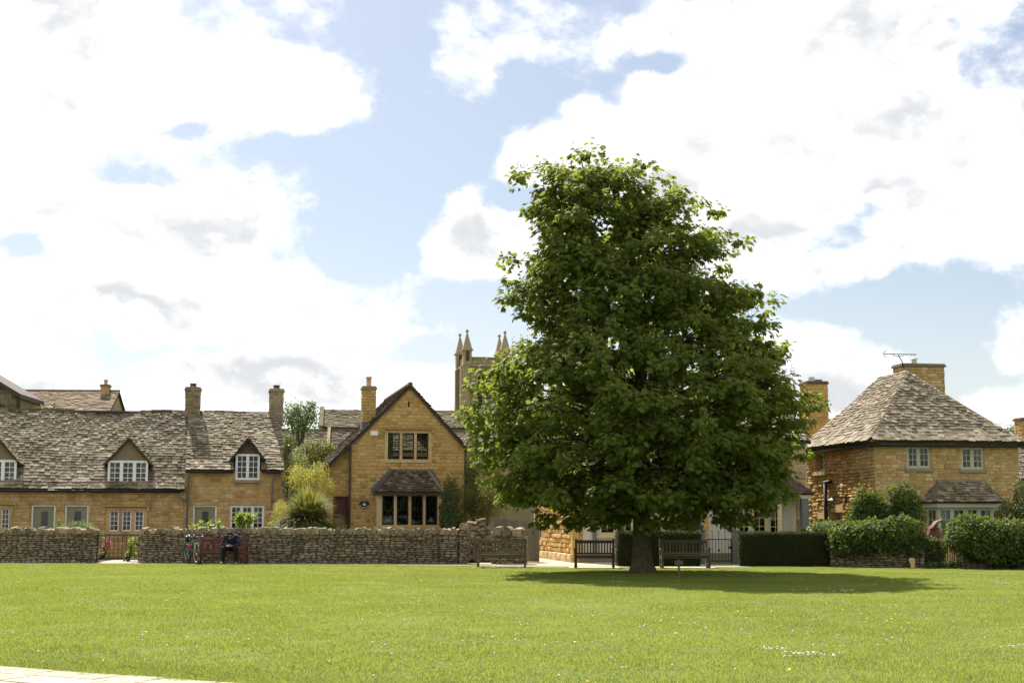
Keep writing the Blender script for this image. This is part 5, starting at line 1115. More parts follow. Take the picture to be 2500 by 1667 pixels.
def far_roofs():
    FB = facing(at(40, 1010, 88), 4); FB.O.z = 0; u1 = FB.hit(264, 990)[0]; ez = FB.hit(150, 1020)[1]; tz = FB.hit(150, 955, -3.4)[1]; D = -FB.N
    r = thing('tiled_house', FB.p(2, 0), 'brown plain tiled roof with end chimney behind the long cottage', 'house')
    MB().fbox(FB, -3, u1 - .15, 0, ez, -6.8, 0).prism(Fr(FB.p(u1 - .15, 0), D, Z3, FB.U), [(0, ez), (6.8, ez), (3.4, tz - .1)], -.3, 0).build('wall', 'church_stone', r)
    f = slope(FB.p(0, ez, .2), FB.U, None, D, tz - ez, 3.6); L = math.hypot(tz - ez, 3.6)
    roof_plane(r, f, [(-3, 0), (u1, 0), (u1, L), (-3, L)], 'brown_tile', expo=(.20, .20), wr=(.25, .5), t=.022, kind='tile', name='tile', limit=0, seed=141, jit=.3)
    fb = slope(FB.p(u1, ez, -7), -FB.U, None, FB.N, tz - ez, 3.6); roof_plane(r, fb, [(0, 0), (u1 + 3, 0), (u1 + 3, L), (0, L)], 'brown_tile', tile_it=False, part='rear_roof')
    MB().tube([f.p(-3, L, .03), f.p(u1, L, .03)], .09, 6).build('ridge', 'brown_tile', r)
    fc = Fr(FB.p(0, 0, -3.0), FB.U); rc = fc.rect(245, 943, 264, 985); chimney(r, fc, rc, .7, 0, ((rc[0] + rc[1]) / 2, .11, .33, 'pot_clay'), 'golden_stone', 'brown_tile', 16, capo=.06)
    # dark gabled wing at the left edge
    FG = facing(at(0, 1000, 80), 4); FG.O.z = 0; a = FG.hit(-70, 890); b = FG.hit(50, 962); 
    r3 = thing('slate_gable', FG.p(-1, 0), 'dark slate hung gable at the left edge above the cottage roof', 'building')
    MB().prism(FG, [(a[0] - 3, 0), (b[0] - .15, 0), (b[0] - .15, b[1] - .12), (a[0], a[1] - .15), (a[0] - 3, a[1] - 1.6)], -5, 0).build('wall', 'bay_slate_stone', r3)
    fw_ = Fr(FG.p(0, 0, 0), FG.U); mats = []
    z = 6.0
    kk = (a[1] - b[1]) / (b[0] - a[0]); i = 0
    while z < a[1] - .3:
        ur = min(b[0] - .17, b[0] - (z + .34 - b[1]) / kk if z + .34 > b[1] else 99); u = a[0] - .6 - (.2 if i % 2 else 0)
        while u < ur:
            w = min(.42, ur - u); 
            if w > .06: mats.append(fw_.mat(u + w / 2, z + .14, .025) @ Matrix.Rotation(.04, 4, 'X') @ Matrix.Diagonal((w - .02, .02, .32, 1)))
            u += .42
        z += .27; i += 1
    pieces(r3, 'hung_slate', 'pane', mats, 'bay_slate_stone', 60)
    V = (FG.U * (b[0] - a[0]) + Z3 * (b[1] - a[1])).normalized()
    MB().prism(FG, [(a[0] - .02, a[1] + .04), (a[0] - .02, a[1] - .20), (b[0] + .04, b[1] - .24), (b[0] + .04, b[1])], -5.1, .12).build('roof', 'brown_fascia', r3)
    MB().fbox(FG, b[0] - .14, b[0], 0, b[1] - .25, -.1, .09).build('drainpipe', 'iron', r3)
    # neighbour at the right edge
    FR = facing(at(2478, 1200, 66), 10); FR.O.z = 0; r4 = thing('slated_cottage', FR.p(3, 0), 'stone slated roof and chimney just visible past the hipped house at the right edge', 'cottage')
    ez = FR.hit(2490, 1170)[1]; tz = FR.hit(2490, 1064, -3)[1]; D = -FR.N
    MB().fbox(FR, .3, 6, 0, ez, -6, 0).build('wall', 'rubble_stone', r4)
    f = slope(FR.p(0, ez, .3), FR.U, None, D, tz - ez, 3.3); L = math.hypot(tz - ez, 3.3); roof_plane(r4, f, [(-.1, 0), (6, 0), (6, L), (-.1, L)], 'slate_stone', limit=40, seed=151, expo=(.22, .14))
    fb = slope(FR.p(6, ez, -6.3), -FR.U, None, FR.N, tz - ez, 3.3); roof_plane(r4, fb, [(0, 0), (6.1, 0), (6.1, L), (0, L)], 'slate_stone', tile_it=False, part='rear_roof')
    fc = Fr(FR.p(0, 0, -2.6), FR.U); rc = fc.rect(2496, 1026, 2530, 1085); chimney(r4, fc, rc, .7, 0, None, 'golden_stone', 'terracotta', 18, capo=.08)
    # overhead wire
    a = at(2385, 1028, 70); b = at(2540, 1042, 62); m = (a + b) / 2 - Z3 * .05
    o = MB().tube([a + (a - b) * .3, a, m, b, b + (b - a) * 2], .012, 5).build('overhead_wire', 'iron'); tag(o, 'thin overhead wire crossing the sky beyond the hipped roof', 'wire')
church(); far_roofs()
# ------------------------------------------------------------------ drystone walls
def dry_wall(name, P, Q, h, label, seed, limit=300, cope=True, end=None, th=.45, mat='dry_stone', copes=(.13, .22), cope_z=(.16, .25), base=0.0, climit=90, group='drystone walls along the path', ends=(False, False)):
    U = Q - P; L = U.length; fr = Fr(P, U); t = thing(name, P + U / 2, label, 'wall', group)
    b = MB(); b.fbox(fr, 0.02, L - .02, base, h - .01, -th, -.03); core = b.build('core', 'earth_fill', t)
    stone_face(t, fr, [(0, base), (L, base), (L, h), (0, h)], [], mat, course=(.18, .32), hmax=.115, hmin=.045, wmax=.38, wmin=.12, gap=.008, proud=(.0, .05), kind='rubble', limit=limit, seed=seed, skew=.06, seg=.8)
    fb = Fr(fr.p(L, 0, -th), -fr.U)
    for k, e in enumerate(ends):
        if e:
            f2 = Fr(fr.p(0, 0, -th), fr.N, Z3, -fr.U) if k == 0 else Fr(fr.p(L, 0, 0), -fr.N, Z3, fr.U)
            stone_face(t, f2, [(0, base), (th, base), (th, h), (0, h)], [], mat, course=(.18, .32), hmax=.17, hmin=.08, wmax=.5, wmin=.2, gap=.012, proud=(.0, .03), kind='rubble', limit=12, seed=seed + 9)
    if cope:
        r = random.Random(seed + 1); u = .02; mats = []
        while u < L - .06:
            w = r.uniform(*copes); w = min(w, L - u); hh = r.uniform(*cope_z)
            mats.append(fr.mat(u + w / 2, h + hh / 2 - .02, -th / 2) @ Matrix.Rotation(r.uniform(-.13, .13), 4, 'Y') @ Matrix.Rotation(r.uniform(-.1, .1), 4, 'X') @ Matrix.Diagonal((w * 1.0, th + r.uniform(0, .10), hh, 1))); u += w * .97
        pieces(t, 'coping_stone', 'cope', mats, mat, climit)
    return fr
dry_wall('stone_wall', Vector((-22.2, WL0.y, 0)), wl(230), 1.03, 'drystone garden wall left of the iron garden gate', 3, 160, ends=(False, True))
WR = dry_wall('stone_wall', wl(338), wl(1118), 1.03, 'long drystone garden wall behind the red bench and bicycle', 4, 300, ends=(True, False))
dry_wall('gate_pier', wl(1118) + Vector((.01, 0, 0)), wl(1138), 1.16, 'squared stone pier ending the long drystone wall at the picket gate', 6, 40, group='stone piers', ends=(False, True), copes=(.26, .3), cope_z=(.26, .3))
dry_wall('stone_wall', Vector((-.72, 49.45, 0)), Vector((.42, 49.25, 0)), 1.0, 'short drystone wall stub behind the grey bench', 7, 60, th=.7, copes=(.3, .5), cope_z=(.2, .3), ends=(False, True))
# rough heap of stone behind the picket gate
def heap():
    t = thing('rough_stone_pile', (-1.0, 51.6, 0), 'rough heaped stone mound behind the picket gate', 'stone pile'); r = random.Random(5); ms = []
    for i in range(150):
        u = r.uniform(-1, 1); hmax = 1.6 * max(.25, 1 - abs(u + .2) ** 1.6); z = r.uniform(.05, hmax); dep = .1 + .35 * z
        m = Matrix.Translation((-1.05 + u * 1.0, 51.15 + dep + r.uniform(-.08, .08), z)) @ Matrix.Rotation(r.uniform(-.45, .45), 4, 'Y') @ Matrix.Rotation(r.uniform(-.3, .3), 4, 'Z')
        ms.append(m @ Matrix.Diagonal((r.uniform(.2, .40), .3, r.uniform(.07, .15), 1)))
    pieces(t, 'stone', 'rubble', ms, 'dry_stone', 130)
    MB().tube([(-1.9, 52, 0), (-1.2, 52, 0), (-.2, 52, 0)], [.35, 1.0, .4], 10).build('core', 'earth_fill', t)
heap()
# ------------------------------------------------------------------ gates and fence
def iron_gate(P, Q, h, label, nb, name='iron_gate', spike=False, style=0, latch=True):
    U = Q - P; L = U.length; fr = Fr(P, U); t = thing(name, P + U / 2, label, 'gate', 'iron gates')
    f = MB(); f.fbox(fr, 0, L, h - .03, h, -.012, .012); f.fbox(fr, 0, L, .10, .13, -.012, .012); f.fbox(fr, 0, .03, .03, h - .031, -.0121, .0121); f.fbox(fr, L - .03, L, .03, h - .031, -.0121, .0121); f.build('gate_frame', 'iron', t)
    for i in range(1, nb):
        u = L * i / nb; top = h - .02 if not spike else h + (.26 if i % 2 == 0 else .0)
        b = MB(); b.tube([fr.p(u, .09, 0), fr.p(u, top, 0)], .009, 6)
        if spike and i % 2 == 0: b.ball(fr.p(u, top, 0), .022, 6, 5)
        if spike and i == nb // 2: b.ball(fr.p(u, h * .55, 0), .035, 6, 5, (1, 1, 1.6))
        b.build('bar', 'iron', t)
    if latch: MB().fbox(fr, L - .10, L + .03, h * .62, h * .70, .013, .05).build('latch', 'iron', t)
a, b = wl(232), wl(336); iron_gate(a + Vector((0, .15, 0)), b + Vector((0, .15, 0)), .98, 'thin black iron garden gate between the drystone walls', 10)
def picket():
    P, Q = wl(1141) + Vector((0, .1, 0)), Vector((.30, 49.3, 0)); U = Q - P; L = U.length; fr = Fr(P, U); t = thing('picket_gate', P + U / 2, 'weathered brown wooden picket gate beside the long wall', 'gate')
    MB().fbox(fr, 0, L, .28, .36, -.06, -.021).fbox(fr, 0, L, .78, .86, -.06, -.021).build('rail', 'brown_wood', t)
    n = 10
    for i in range(n):
        u = .03 + (L - .12) * i / (n - 1); h = 1.02 - .10 * math.sin(math.pi * i / (n - 1))
        MB().prism(fr, [(u, .12), (u + .075, .12), (u + .075, h - .05), (u + .055, h - .012), (u + .037, h), (u + .02, h - .012), (u, h - .05)], -.02, .0).build('picket', 'brown_wood', t)
    MB().fbox(fr, L * .56, L * .56 + .11, 0, 1.12, -.16, -.061).ball(fr.p(L * .56 + .055, 1.18, -.11), .06, 8, 6).build('post', 'brown_wood', t)
    MB().fbox(fr, -.12, -.02, 0, 1.1, -.1, .0).ball(fr.p(-.07, 1.16, -.05), .055, 8, 6).build('post', 'brown_wood', t)
picket()
def board_fence():
    for P, Q, hh, lb in ((Vector((-.65, 52.3, 0)), Vector((.98, 51.6, 0)), (1.55, 1.40), 'drab vertical board fence panel behind the stone mound'), (Vector((.42, 50.9, 0)), Vector((.95, 50.5, 0)), (1.45, 1.38), 'taller drab board gate next to the golden stone wall')):
        U = Q - P; L = U.length; fr = Fr(P, U); t = thing('board_fence', P + U / 2, lb, 'fence', 'drab board fence')
        n = max(4, int(L / .13))
        for i in range(n):
            a, b = L * i / n + .003, L * (i + 1) / n - .003; h = hh[0] + (hh[1] - hh[0]) * i / n
            MB().fbox(fr, a, b, .05, h, -.02 + .004 * (i % 2), .004 * (i % 2)).build('board', 'drab_board', t)
        MB().fbox(fr, 0, L, .4, .48, -.06, -.021).fbox(fr, 0, L, 1.1, 1.18, -.06, -.021).build('rail', 'drab_board', t)
board_fence()
GPL, GPR = gnd(1716, 1377), gnd(1797, 1377)
for P, lb in ((GPL, 'grey square gate pier with ball finial, nearer the tree trunk'), (GPR, 'grey square gate pier with ball finial, at the end of the wide clipped hedge')):
    t = thing('ball_gate_post', P, lb, 'gate post', 'ball topped gate piers'); fr = facing(P, 6)
    MB().fbox(fr, -.10, .10, 0, 1.12, -.2, 0).build('post', 'grey_paint', t); MB().fbox(fr, -.13, .13, 1.12, 1.17, -.23, .03).build('cap', 'grey_paint', t)
    MB().lathe(fr.p(0, 1.17, -.1), [(.05, 0), (.035, .03), (.04, .05)], 10).ball(fr.p(0, 1.29, -.1), .085, 14, 10).build('finial', 'grey_paint', t, True)
iron_gate(GPL + Vector((.13, .1, 0)), GPR + Vector((-.13, .1, 0)), .86, 'black iron gate with ball topped bars between the grey gate piers', 8, spike=True)
# ------------------------------------------------------------------ foliage
def leaf_arrays(P, A, Nn, L, Wd, sh=.55):
    """diamond leaves: base P, axis A (unit), normal Nn, length, width"""
    S = np.cross(Nn, A); S /= np.linalg.norm(S, axis=1)[:, None] + 1e-9
    L = L[:, None]; Wd = Wd[:, None]; up = np.cross(A, S); 
    mid = P + A * L * sh - up * L * .06
    V = np.stack([P, mid + S * Wd * .5, P + A * L - up * L * .14, mid - S * Wd * .5], 1).reshape(-1, 3)
    return V, np.arange(len(V)).reshape(-1, 4)
def unit(v): return v / (np.linalg.norm(v, axis=1)[:, None] + 1e-9)
def rnd_dirs(n): return unit(rng.normal(size=(n, 3)))
def foliage_mesh(name, P, out, size, mat, parent, droop=.3, ratio=.6, spread=.8, var=.3):
    n = len(P); A = unit(out * .5 + rnd_dirs(n) * spread + np.array([0, 0, -droop])); Nn = unit(out + rnd_dirs(n) * .6 + np.array([0, 0, .4]))
    L = size * (1 + rng.uniform(-var, var, n)); V, Fq = leaf_arrays(P, A, Nn, L, L * ratio)
    return link(name, np_mesh(name, V, Fq), mat, parent)
def blob_points(blobs, n, shell=.35, rough=.18, seed=0, cut_z=0.02, freq=1.6):
    vol = np.array([b[3] * b[4] + b[4] * b[5] + b[3] * b[5] for b in blobs]); cnt = (vol / vol.sum() * n).astype(int); P = []; O = []
    for b, k in zip(blobs, cnt):
        d = rnd_dirs(k); f = 1 - shell * rng.random(k) ** 1.7
        nz = np.array([noise.noise(Vector((x * freq + seed, y * freq, z * freq + b[0]))) for x, y, z in d * np.array(b[3:6]) * 2]); f = f * (1 + rough * nz * 1.6)
        P.append(np.array(b[:3]) + d * np.array(b[3:6]) * f[:, None]); O.append(unit(d / np.array(b[3:6])))
    P = np.concatenate(P); O = np.concatenate(O); keep = P[:, 2] > cut_z
    for b in blobs:   # drop leaves deep inside another blob
        q = ((P - np.array(b[:3])) / np.array(b[3:6])); keep &= (q ** 2).sum(1) > (1 - shell) ** 2 * .5
    return P[keep], O[keep]
def stems(root, base, blobs, r=.03, mat='bark', k=3):
    m = MB()
    for b in blobs:
        for i in range(k):
            e = Vector(b[:3]) + Vector((random.uniform(-.4, .4) * b[3], random.uniform(-.4, .4) * b[4], random.uniform(-.1, .4) * b[5])); s = Vector(base) + Vector((random.uniform(-.1, .1), random.uniform(-.1, .1), 0))
            m.tube([s, (s + e) / 2 + Vector((random.uniform(-.1, .1), 0, .1)), e], [r, r * .7, r * .3], 6)
    m.build('stem', mat, root, True)
def bush(name, label, cat, blobs, n, size, mat, group=None, base=None, droop=.3, ratio=.6, shell=.35, rough=.18, seed=0, core=None, spread=.8, stem_r=.03):
    base = base or (blobs[0][0], blobs[0][1], 0); t = thing(name, base, label, cat, group)
    P, O = blob_points(blobs, n, shell, rough, seed); foliage_mesh('foliage', P, O, size, mat, t, droop, ratio, spread); stems(t, base, blobs, stem_r)
    return t
# clipped yew hedges: leafy boxes
def clipped_hedge(P, Q, h, th, label, n, seed):
    U = Q - P; L = U.length; fr = Fr(P, U); t = thing('clipped_hedge', P + U / 2, label, 'hedge', 'clipped dark hedges')
    c = MB(); c.fbox(fr, .06, L - .06, 0, h - .07, -th + .06, -.07); c.build('inner_growth', 'yew_leaf', t)
    ar = np.array([L * h, L * th, th * h, th * h, L * h * .4]); cnt = (ar / ar.sum() * n).astype(int); P_ = []; O_ = []
    for i, k in enumerate(cnt):
        a, b = rng.random(k), rng.random(k); d = -rng.random(k) ** 1.5 * .09
        if i == 0: u, v, nn, o = a * L, b * h, d, (0, 0, 1)
        elif i == 1: u, v, nn, o = a * L, h + d, -b * th, (0, 1, 0)
        elif i == 2: u, v, nn, o = 0 - d, b * h, -a * th, (-1, 0, 0)
        elif i == 3: u, v, nn, o = L + d, b * h, -a * th, (1, 0, 0)
        else: u, v, nn, o = a * L, b * h, -th - d, (0, 0, -1)
        # rounded arrises and hand-clipped waviness
        w = np.array([noise.noise(Vector((x * 1.3 + seed, y * 1.7, i))) for x, y in zip(u, v + nn)]) * .07
        top = np.clip((v - (h - .10)) / .10, 0, 1); nn = np.where(nn > -.1, nn - top ** 2 * .05, nn)
        Q_ = np.array(fr.O)[None] + u[:, None] * np.array(fr.U) + v[:, None] * np.array(fr.V) + nn[:, None] * np.array(fr.N)
        od = o[0] * np.array(fr.U) + o[1] * np.array(fr.V) + o[2] * np.array(fr.N); Q_ = Q_ + od * w[:, None]
        P_.append(Q_); O_.append(np.repeat(od[None], len(Q_), 0))
    P_ = np.concatenate(P_); O_ = np.concatenate(O_); P_[:, 2] = np.maximum(P_[:, 2], .01)
    foliage_mesh('foliage', P_, O_, .045, 'yew_leaf', t, .1, .45, .9)
HY = 47.3
clipped_hedge(at(1508, 1360, HY) * Vector((1, 1, 0)), at(1712, 1360, HY) * Vector((1, 1, 0)), 1.12, .7, 'dark clipped hedge behind the tree trunk', 26000, 1)
clipped_hedge(at(1805, 1360, HY) * Vector((1, 1, 0)), at(2046, 1360, HY - .5) * Vector((1, 1, 0)), 1.11, .75, 'wide dark clipped hedge right of the iron gate', 30000, 4)
def B(px, py, Y, rx, ry, rz):    # blob with its centre on the ray of a pixel at depth Y, radii in picture px across and up, metres in depth
    p = at(px, py, Y); k = Y / F; return (p.x, Y, p.z, rx * k, ry, rz * k)
# ivy bank on the low wall to the right
dry_wall('low_stone_wall', Vector((10.3, 46.62, 0)), Vector((13.05, 45.45, 0)), .62, 'low stone wall under the ivy, behind the cream marker', 9, 70, cope=False, group='low ivy covered walls')
dry_wall('low_stone_wall', Vector((13.95, 45.2, 0)), Vector((19.5, 43.6, 0)), .62, 'low stone wall under the ivy at the right edge', 10, 110, cope=False, group='low ivy covered walls')
bush('ivy_hedge', 'tall leafy shrub and ivy bank left of the red sculpture', 'hedge', [B(2075, 1320, 46.6, 55, .6, 42), B(2130, 1318, 46.4, 60, .6, 48), B(2195, 1312, 46.1, 62, .6, 55), B(2228, 1330, 45.9, 33, .5, 42), B(2100, 1300, 47.6, 120, .5, 30)], 15000, .095, 'ivy_leaf', 'ivy banks', (11.8, 46.6, 0), .35, .8, .3, .22, 3)
bush('ivy_hedge', 'rounded glossy ivy bank right of the red sculpture', 'hedge', [B(2365, 1305, 45.2, 58, .7, 48), B(2420, 1320, 44.9, 75, .7, 50), B(2480, 1320, 44.6, 70, .7, 52), B(2540, 1322, 44.3, 60, .7, 50), B(2450, 1350, 44.5, 70, .5, 30)], 16000, .09, 'ivy_leaf', 'ivy banks', (15, 45.2, 0), .35, .8, .3, .2, 5)
bush('climbing_shrub', 'tall two topped climbing shrub in front of the rubble house', 'shrub', [B(2118, 1235, 49.6, 40, .5, 42), B(2105, 1262, 49.5, 34, .5, 30), B(2205, 1225, 49.4, 38, .5, 45), B(2165, 1262, 49.4, 55, .5, 40), B(2215, 1265, 49.3, 42, .5, 45)], 13000, .085, 'ivy_leaf', None, (13, 49.5, 0), .3, .75, .35, .3, 7)
bush('laurel_hedge', 'sunlit glossy laurel hedge top beyond the wide clipped hedge', 'hedge', [B(2010, 1296, 49.4, 50, .5, 20), B(2075, 1292, 49.3, 45, .5, 18)], 3000, .10, 'laurel_leaf', None, (10.6, 49.4, 0), .1, .5, .4, .2, 2)
bush('rose_shrub', 'dark red flecked shrub against the right corner of the hipped house', 'shrub', [B(2462, 1255, 50.6, 32, .4, 35), B(2492, 1215, 50.8, 16, .4, 55), B(2495, 1262, 50.5, 30, .4, 35)], 4200, .07, 'shrub_leaf', None, (18.1, 50.6, 0), .3, .6, .5, .3, 9)
# gate greenery between the ivy banks
iron_gate(Vector((13.12, 45.5, 0)), Vector((13.92, 45.2, 0)), .85, 'narrow dark iron gate half hidden in ivy below the red sculpture', 12, latch=False)
bush('ivy_tuft', 'pale leaved ivy tuft at the foot of the narrow iron gate', 'plant', [(13.75, 45.0, .12, .35, .15, .14), (13.2, 45.15, .1, .4, .15, .12)], 700, .08, 'shrub_leaf', None, (13.6, 45.05, 0), .1, .7, .5)
bush('ivy_tuft', 'dark ivy hanging behind the narrow iron gate', 'plant', [(13.4, 45.9, .5, .5, .3, .5)], 1600, .09, 'ivy_leaf', None, (13.4, 45.9, 0), .3, .8, .5)
def sculpture():
    P = at(2282, 1340, 46.6) * Vector((1, 1, 0)); t = thing('bird_sculpture', P, 'rust red metal pot shaped bird sculpture with raised folded lid', 'sculpture')
    c = lambda px, py: at(px, py, 46.6).z
    z0, z1 = c(2282, 1337), c(2282, 1290)
    MB().lathe(P, [(.12, .0), (.05, .05), (.05, z0 - .12), (.16, z0 - .02), (.26, z0 + .12), (.275, z0 + .28), (.24, z0 + .42), (.19, z1 - .04), (.165, z1 + .03), (.16, z1 + .04)], 20).build('body', 'terracotta', t, True)
    X = lambda px: at(px, 1300, 46.6).x
    def pt(px, py, dy): q = at(px, py, 46.6); return Vector((q.x, 46.6 + dy, q.z))
    hood = MB()  # folded lid: two inclined plates with thickness
    for a, b, c_, w in (((2268, 1290), (2284, 1272), (2298, 1268), .22), ((2284, 1291), (2287, 1290), (2297, 1313), .16)):
        pts = [pt(*a, -w), pt(*b, -w), pt(*c_, -w * .6), pt(*c_, w * .6), pt(*b, w), pt(*a, w)]
        hood.add(pts + [p + Vector((.03, 0, -.05)) for p in pts], [tuple(range(6))[::-1], tuple(range(6, 12))] + [(i, (i + 1) % 6, (i + 1) % 6 + 6, i + 6) for i in range(6)])
    hood.add([pt(2268, 1290, -.22), pt(2284, 1291, -.2), pt(2284, 1272, -.22), pt(2268, 1290, .22), pt(2284, 1291, .2), pt(2284, 1272, .22)], [(0, 1, 2), (5, 4, 3), (0, 2, 5, 3), (1, 0, 3, 4), (2, 1, 4, 5)])
    hood.build('lid', 'terracotta', t)
    MB().tube([pt(2297, 1269, 0), pt(2300, 1266, 0)], [.03, .02], 8).build('tip', 'iron', t)
sculpture()
# ------------------------------------------------------------------ garden plants behind the long wall
bush('golden_shrub', 'feathery yellow green shrub rising behind the spiky grass clump', 'shrub', [B(732, 1165, 54.5, 34, .6, 34), B(778, 1158, 54.5, 24, .5, 32), B(688, 1250, 54, 24, .5, 30), B(806, 1195, 54.4, 18, .5, 26)], 8000, .06, 'gold_plume', None, (-8.2, 54.5, 0), -.2, .35, .8, .5, 12, stem_r=.010)
def spiky():
    P = at(752, 1275, 52.4) * Vector((1, 1, 0)); t = thing('spiky_grass_clump', P, 'big golden green spiky grass clump above the long drystone wall', 'plant'); n = 4200
    az = rng.uniform(0, 2 * math.pi, n); th = np.arccos(1 - rng.random(n) * .97); L = rng.uniform(1.15, 1.75, n); c0 = np.array([P.x, P.y, 1.34])
    d = np.stack([np.sin(th) * np.cos(az), np.sin(th) * np.sin(az), np.cos(th)], 1); side = unit(np.cross(d, np.array([0, 0, 1.0]) + 1e-3)); w = rng.uniform(.013, .024, n)[:, None]
    V = []; K = 5
    for k in range(K + 1):
        s = k / K; p = c0 + d * (L * s)[:, None] + np.array([0, 0, -1]) * ((L * s) ** 2 * .26 * np.sin(th))[:, None]; ww = w * (1 - s ** 2 * .9)
        V += [p + side * ww, p - side * ww]
    V = np.stack(V, 1).reshape(-1, 3); b = np.arange(n)[:, None] * (2 * K + 2); F4 = np.concatenate([b + np.array([2 * k, 2 * k + 1, 2 * k + 3, 2 * k + 2]) for k in range(K)])
    link('blades', np_mesh('blades', V, F4), 'gold_grass_leaf', t)
    MB().tube([P, P + Z3 * .7, P + Z3 * 1.3], [.14, .12, .16], 9).build('stem', 'bark', t, True)
spiky()
bush('lime_plant', 'lime leaved plant poking over the wall in front of the green cottage door', 'plant', [B(497, 1283, 53, 16, .25, 12), B(525, 1280, 53, 14, .25, 12), B(480, 1290, 53, 20, .2, 8)], 260, .13, 'lime_leaf', 'lime leaved plants over the wall', (-11.4, 53, 0), .1, .8, .7)
bush('lime_plant', 'taller lime leaved plant in front of the white ground floor casement', 'plant', [B(592, 1272, 53, 22, .25, 16), B(583, 1260, 53, 8, .2, 10), B(612, 1262, 53, 12, .2, 10)], 230, .13, 'lime_leaf', 'lime leaved plants over the wall', (-10, 53, 0), .1, .8, .8)
bush('lime_plant', 'low lime leaved plant at the foot of the spiky grass clump', 'plant', [B(672, 1283, 52.6, 20, .25, 12), B(690, 1278, 52.6, 14, .25, 10)], 260, .10, 'lime_leaf', 'lime leaved plants over the wall', (-8.7, 52.6, 0), .1, .8, .7)
bush('herb_bush', 'grey green herb bush over the wall between the two cottage doors', 'plant', [B(190, 1287, 54, 38, .3, 16), B(146, 1275, 54.4, 10, .2, 14), B(222, 1300, 53, 9, .25, 30)], 2400, .055, 'herb_leaf', None, (-16.4, 54, 0), -.3, .3, .6, .4, 3)
bush('pink_flower_bush', 'pink flowering bush seen through the iron garden gate', 'plant', [B(250, 1335, 54.5, 14, .25, 14), B(262, 1325, 54.5, 7, .2, 12)], 420, .05, 'pink_petal', None, (-15.6, 54.5, 0), 0, .9, .7)
bush('pale_bush', 'yellow leaved shrub by the pier side of the iron garden gate', 'plant', [B(325, 1330, 52.2, 12, .25, 22), B(318, 1348, 52.2, 12, .25, 12)], 320, .085, 'lime_leaf', None, (-14, 52.2, 0), .1, .8, .7)
bush('green_bush', 'small green bush behind the hinge side of the iron garden gate', 'plant', [B(240, 1318, 53.4, 12, .25, 26), B(236, 1350, 52.6, 16, .2, 8)], 700, .06, 'herb_leaf', None, (-15.6, 53.4, 0), .1, .6, .7)
sheet('gate_flagstones', [tuple(wl(240).xy + Vector((0, -.9))), tuple(wl(332).xy + Vector((0, -.9))), (-13.6, 57.2), (-15.2, 57.2)], .013, 'paving_stone')
bush('wall_climber', 'dark bushy climber on the corner of the gabled house by the bay', 'shrub', [B(1100, 1225, 54.6, 24, .4, 60), B(1108, 1270, 54.3, 28, .4, 30), B(1085, 1262, 54.8, 14, .3, 35)], 6500, .075, 'shrub_leaf', 'shrubs beside the gabled house', (-2.4, 54.6, 0), .3, .6, .5, .35, 21)
bush('wispy_shrub', 'tall wispy olive green shrub between the gabled house and the tree', 'shrub', [B(1155, 1130, 57.5, 30, .6, 65), B(1165, 1190, 56.5, 38, .6, 60), B(1150, 1230, 55.5, 26, .5, 40), B(1185, 1225, 55, 42, .5, 50), B(1200, 1160, 57, 30, .5, 60)], 24000, .075, 'olive_leaf', 'shrubs beside the gabled house', (-1.3, 56, 0), .2, .4, .75, .45, 23)
bush('round_bush', 'large rounded olive bush behind the lean-to roof', 'bush', [B(774, 1118, 66, 52, 1.0, 48), B(800, 1125, 66, 40, .9, 38), B(748, 1135, 66, 32, .8, 45)], 9000, .10, 'olive_leaf', None, (-9, 66, 0), .3, .6, .35, .2, 25)
bush('pale_shrub', 'pale leaved shrub below the rounded olive bush by the cottage end wall', 'shrub', [B(725, 1130, 61, 28, .6, 36), B(708, 1170, 60, 24, .6, 45), B(742, 1150, 61, 20, .5, 26)], 3600, .08, 'pale_leaf', None, (-9.3, 60.5, 0), .2, .5, .7, .4, 27)
bush('narrow_bush', 'narrow green bush against the end cottage verge', 'bush', [B(704, 1085, 70, 18, .6, 30), B(700, 1115, 70, 14, .6, 25)], 1500, .11, 'shrub_leaf', None, (-11, 70, 0), .2, .6, .6, .4, 28)
def small_tree(label, px, Y, blobs, n, size, mat, group='distant trees'):
    p = at(px, 1200, Y); b = blobs[0]; t = thing('tree', (p.x, Y, 0), label, 'tree', group)
    P, O = blob_points(blobs, n, .8, .45, px); foliage_mesh('crown', P, O, size, mat, t, .2, .6)
    m = MB(); m.tube([(p.x, Y, 0), (p.x + .1, Y, b[2] * .6), (b[0], Y, b[2])], [.3, .2, .06], 8)
    for q in blobs[1:]: m.tube([(p.x + .1, Y, b[2] * .55), ((p.x + q[0]) / 2, Y, q[2] * .85), q[:3]], [.12, .08, .03], 6)
    m.build('trunk', 'bark', t, True)
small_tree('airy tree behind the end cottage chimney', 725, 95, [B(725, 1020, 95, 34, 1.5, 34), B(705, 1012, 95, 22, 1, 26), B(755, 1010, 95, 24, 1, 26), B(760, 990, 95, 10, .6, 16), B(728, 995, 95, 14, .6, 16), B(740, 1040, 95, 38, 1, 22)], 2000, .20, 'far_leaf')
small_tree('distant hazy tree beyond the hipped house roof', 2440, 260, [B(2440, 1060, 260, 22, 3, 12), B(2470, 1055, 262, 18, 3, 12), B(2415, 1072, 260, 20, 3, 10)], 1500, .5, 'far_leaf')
bush('roof_top_bush', 'shrub tips showing above the sagging cottage ridge', 'bush', [B(100, 1002, 70, 20, .5, 10), B(128, 1000, 70, 12, .5, 12), B(80, 1006, 70, 18, .5, 8)], 500, .13, 'shrub_leaf', None, (-22.5, 70, 0), .0, .6, .7)
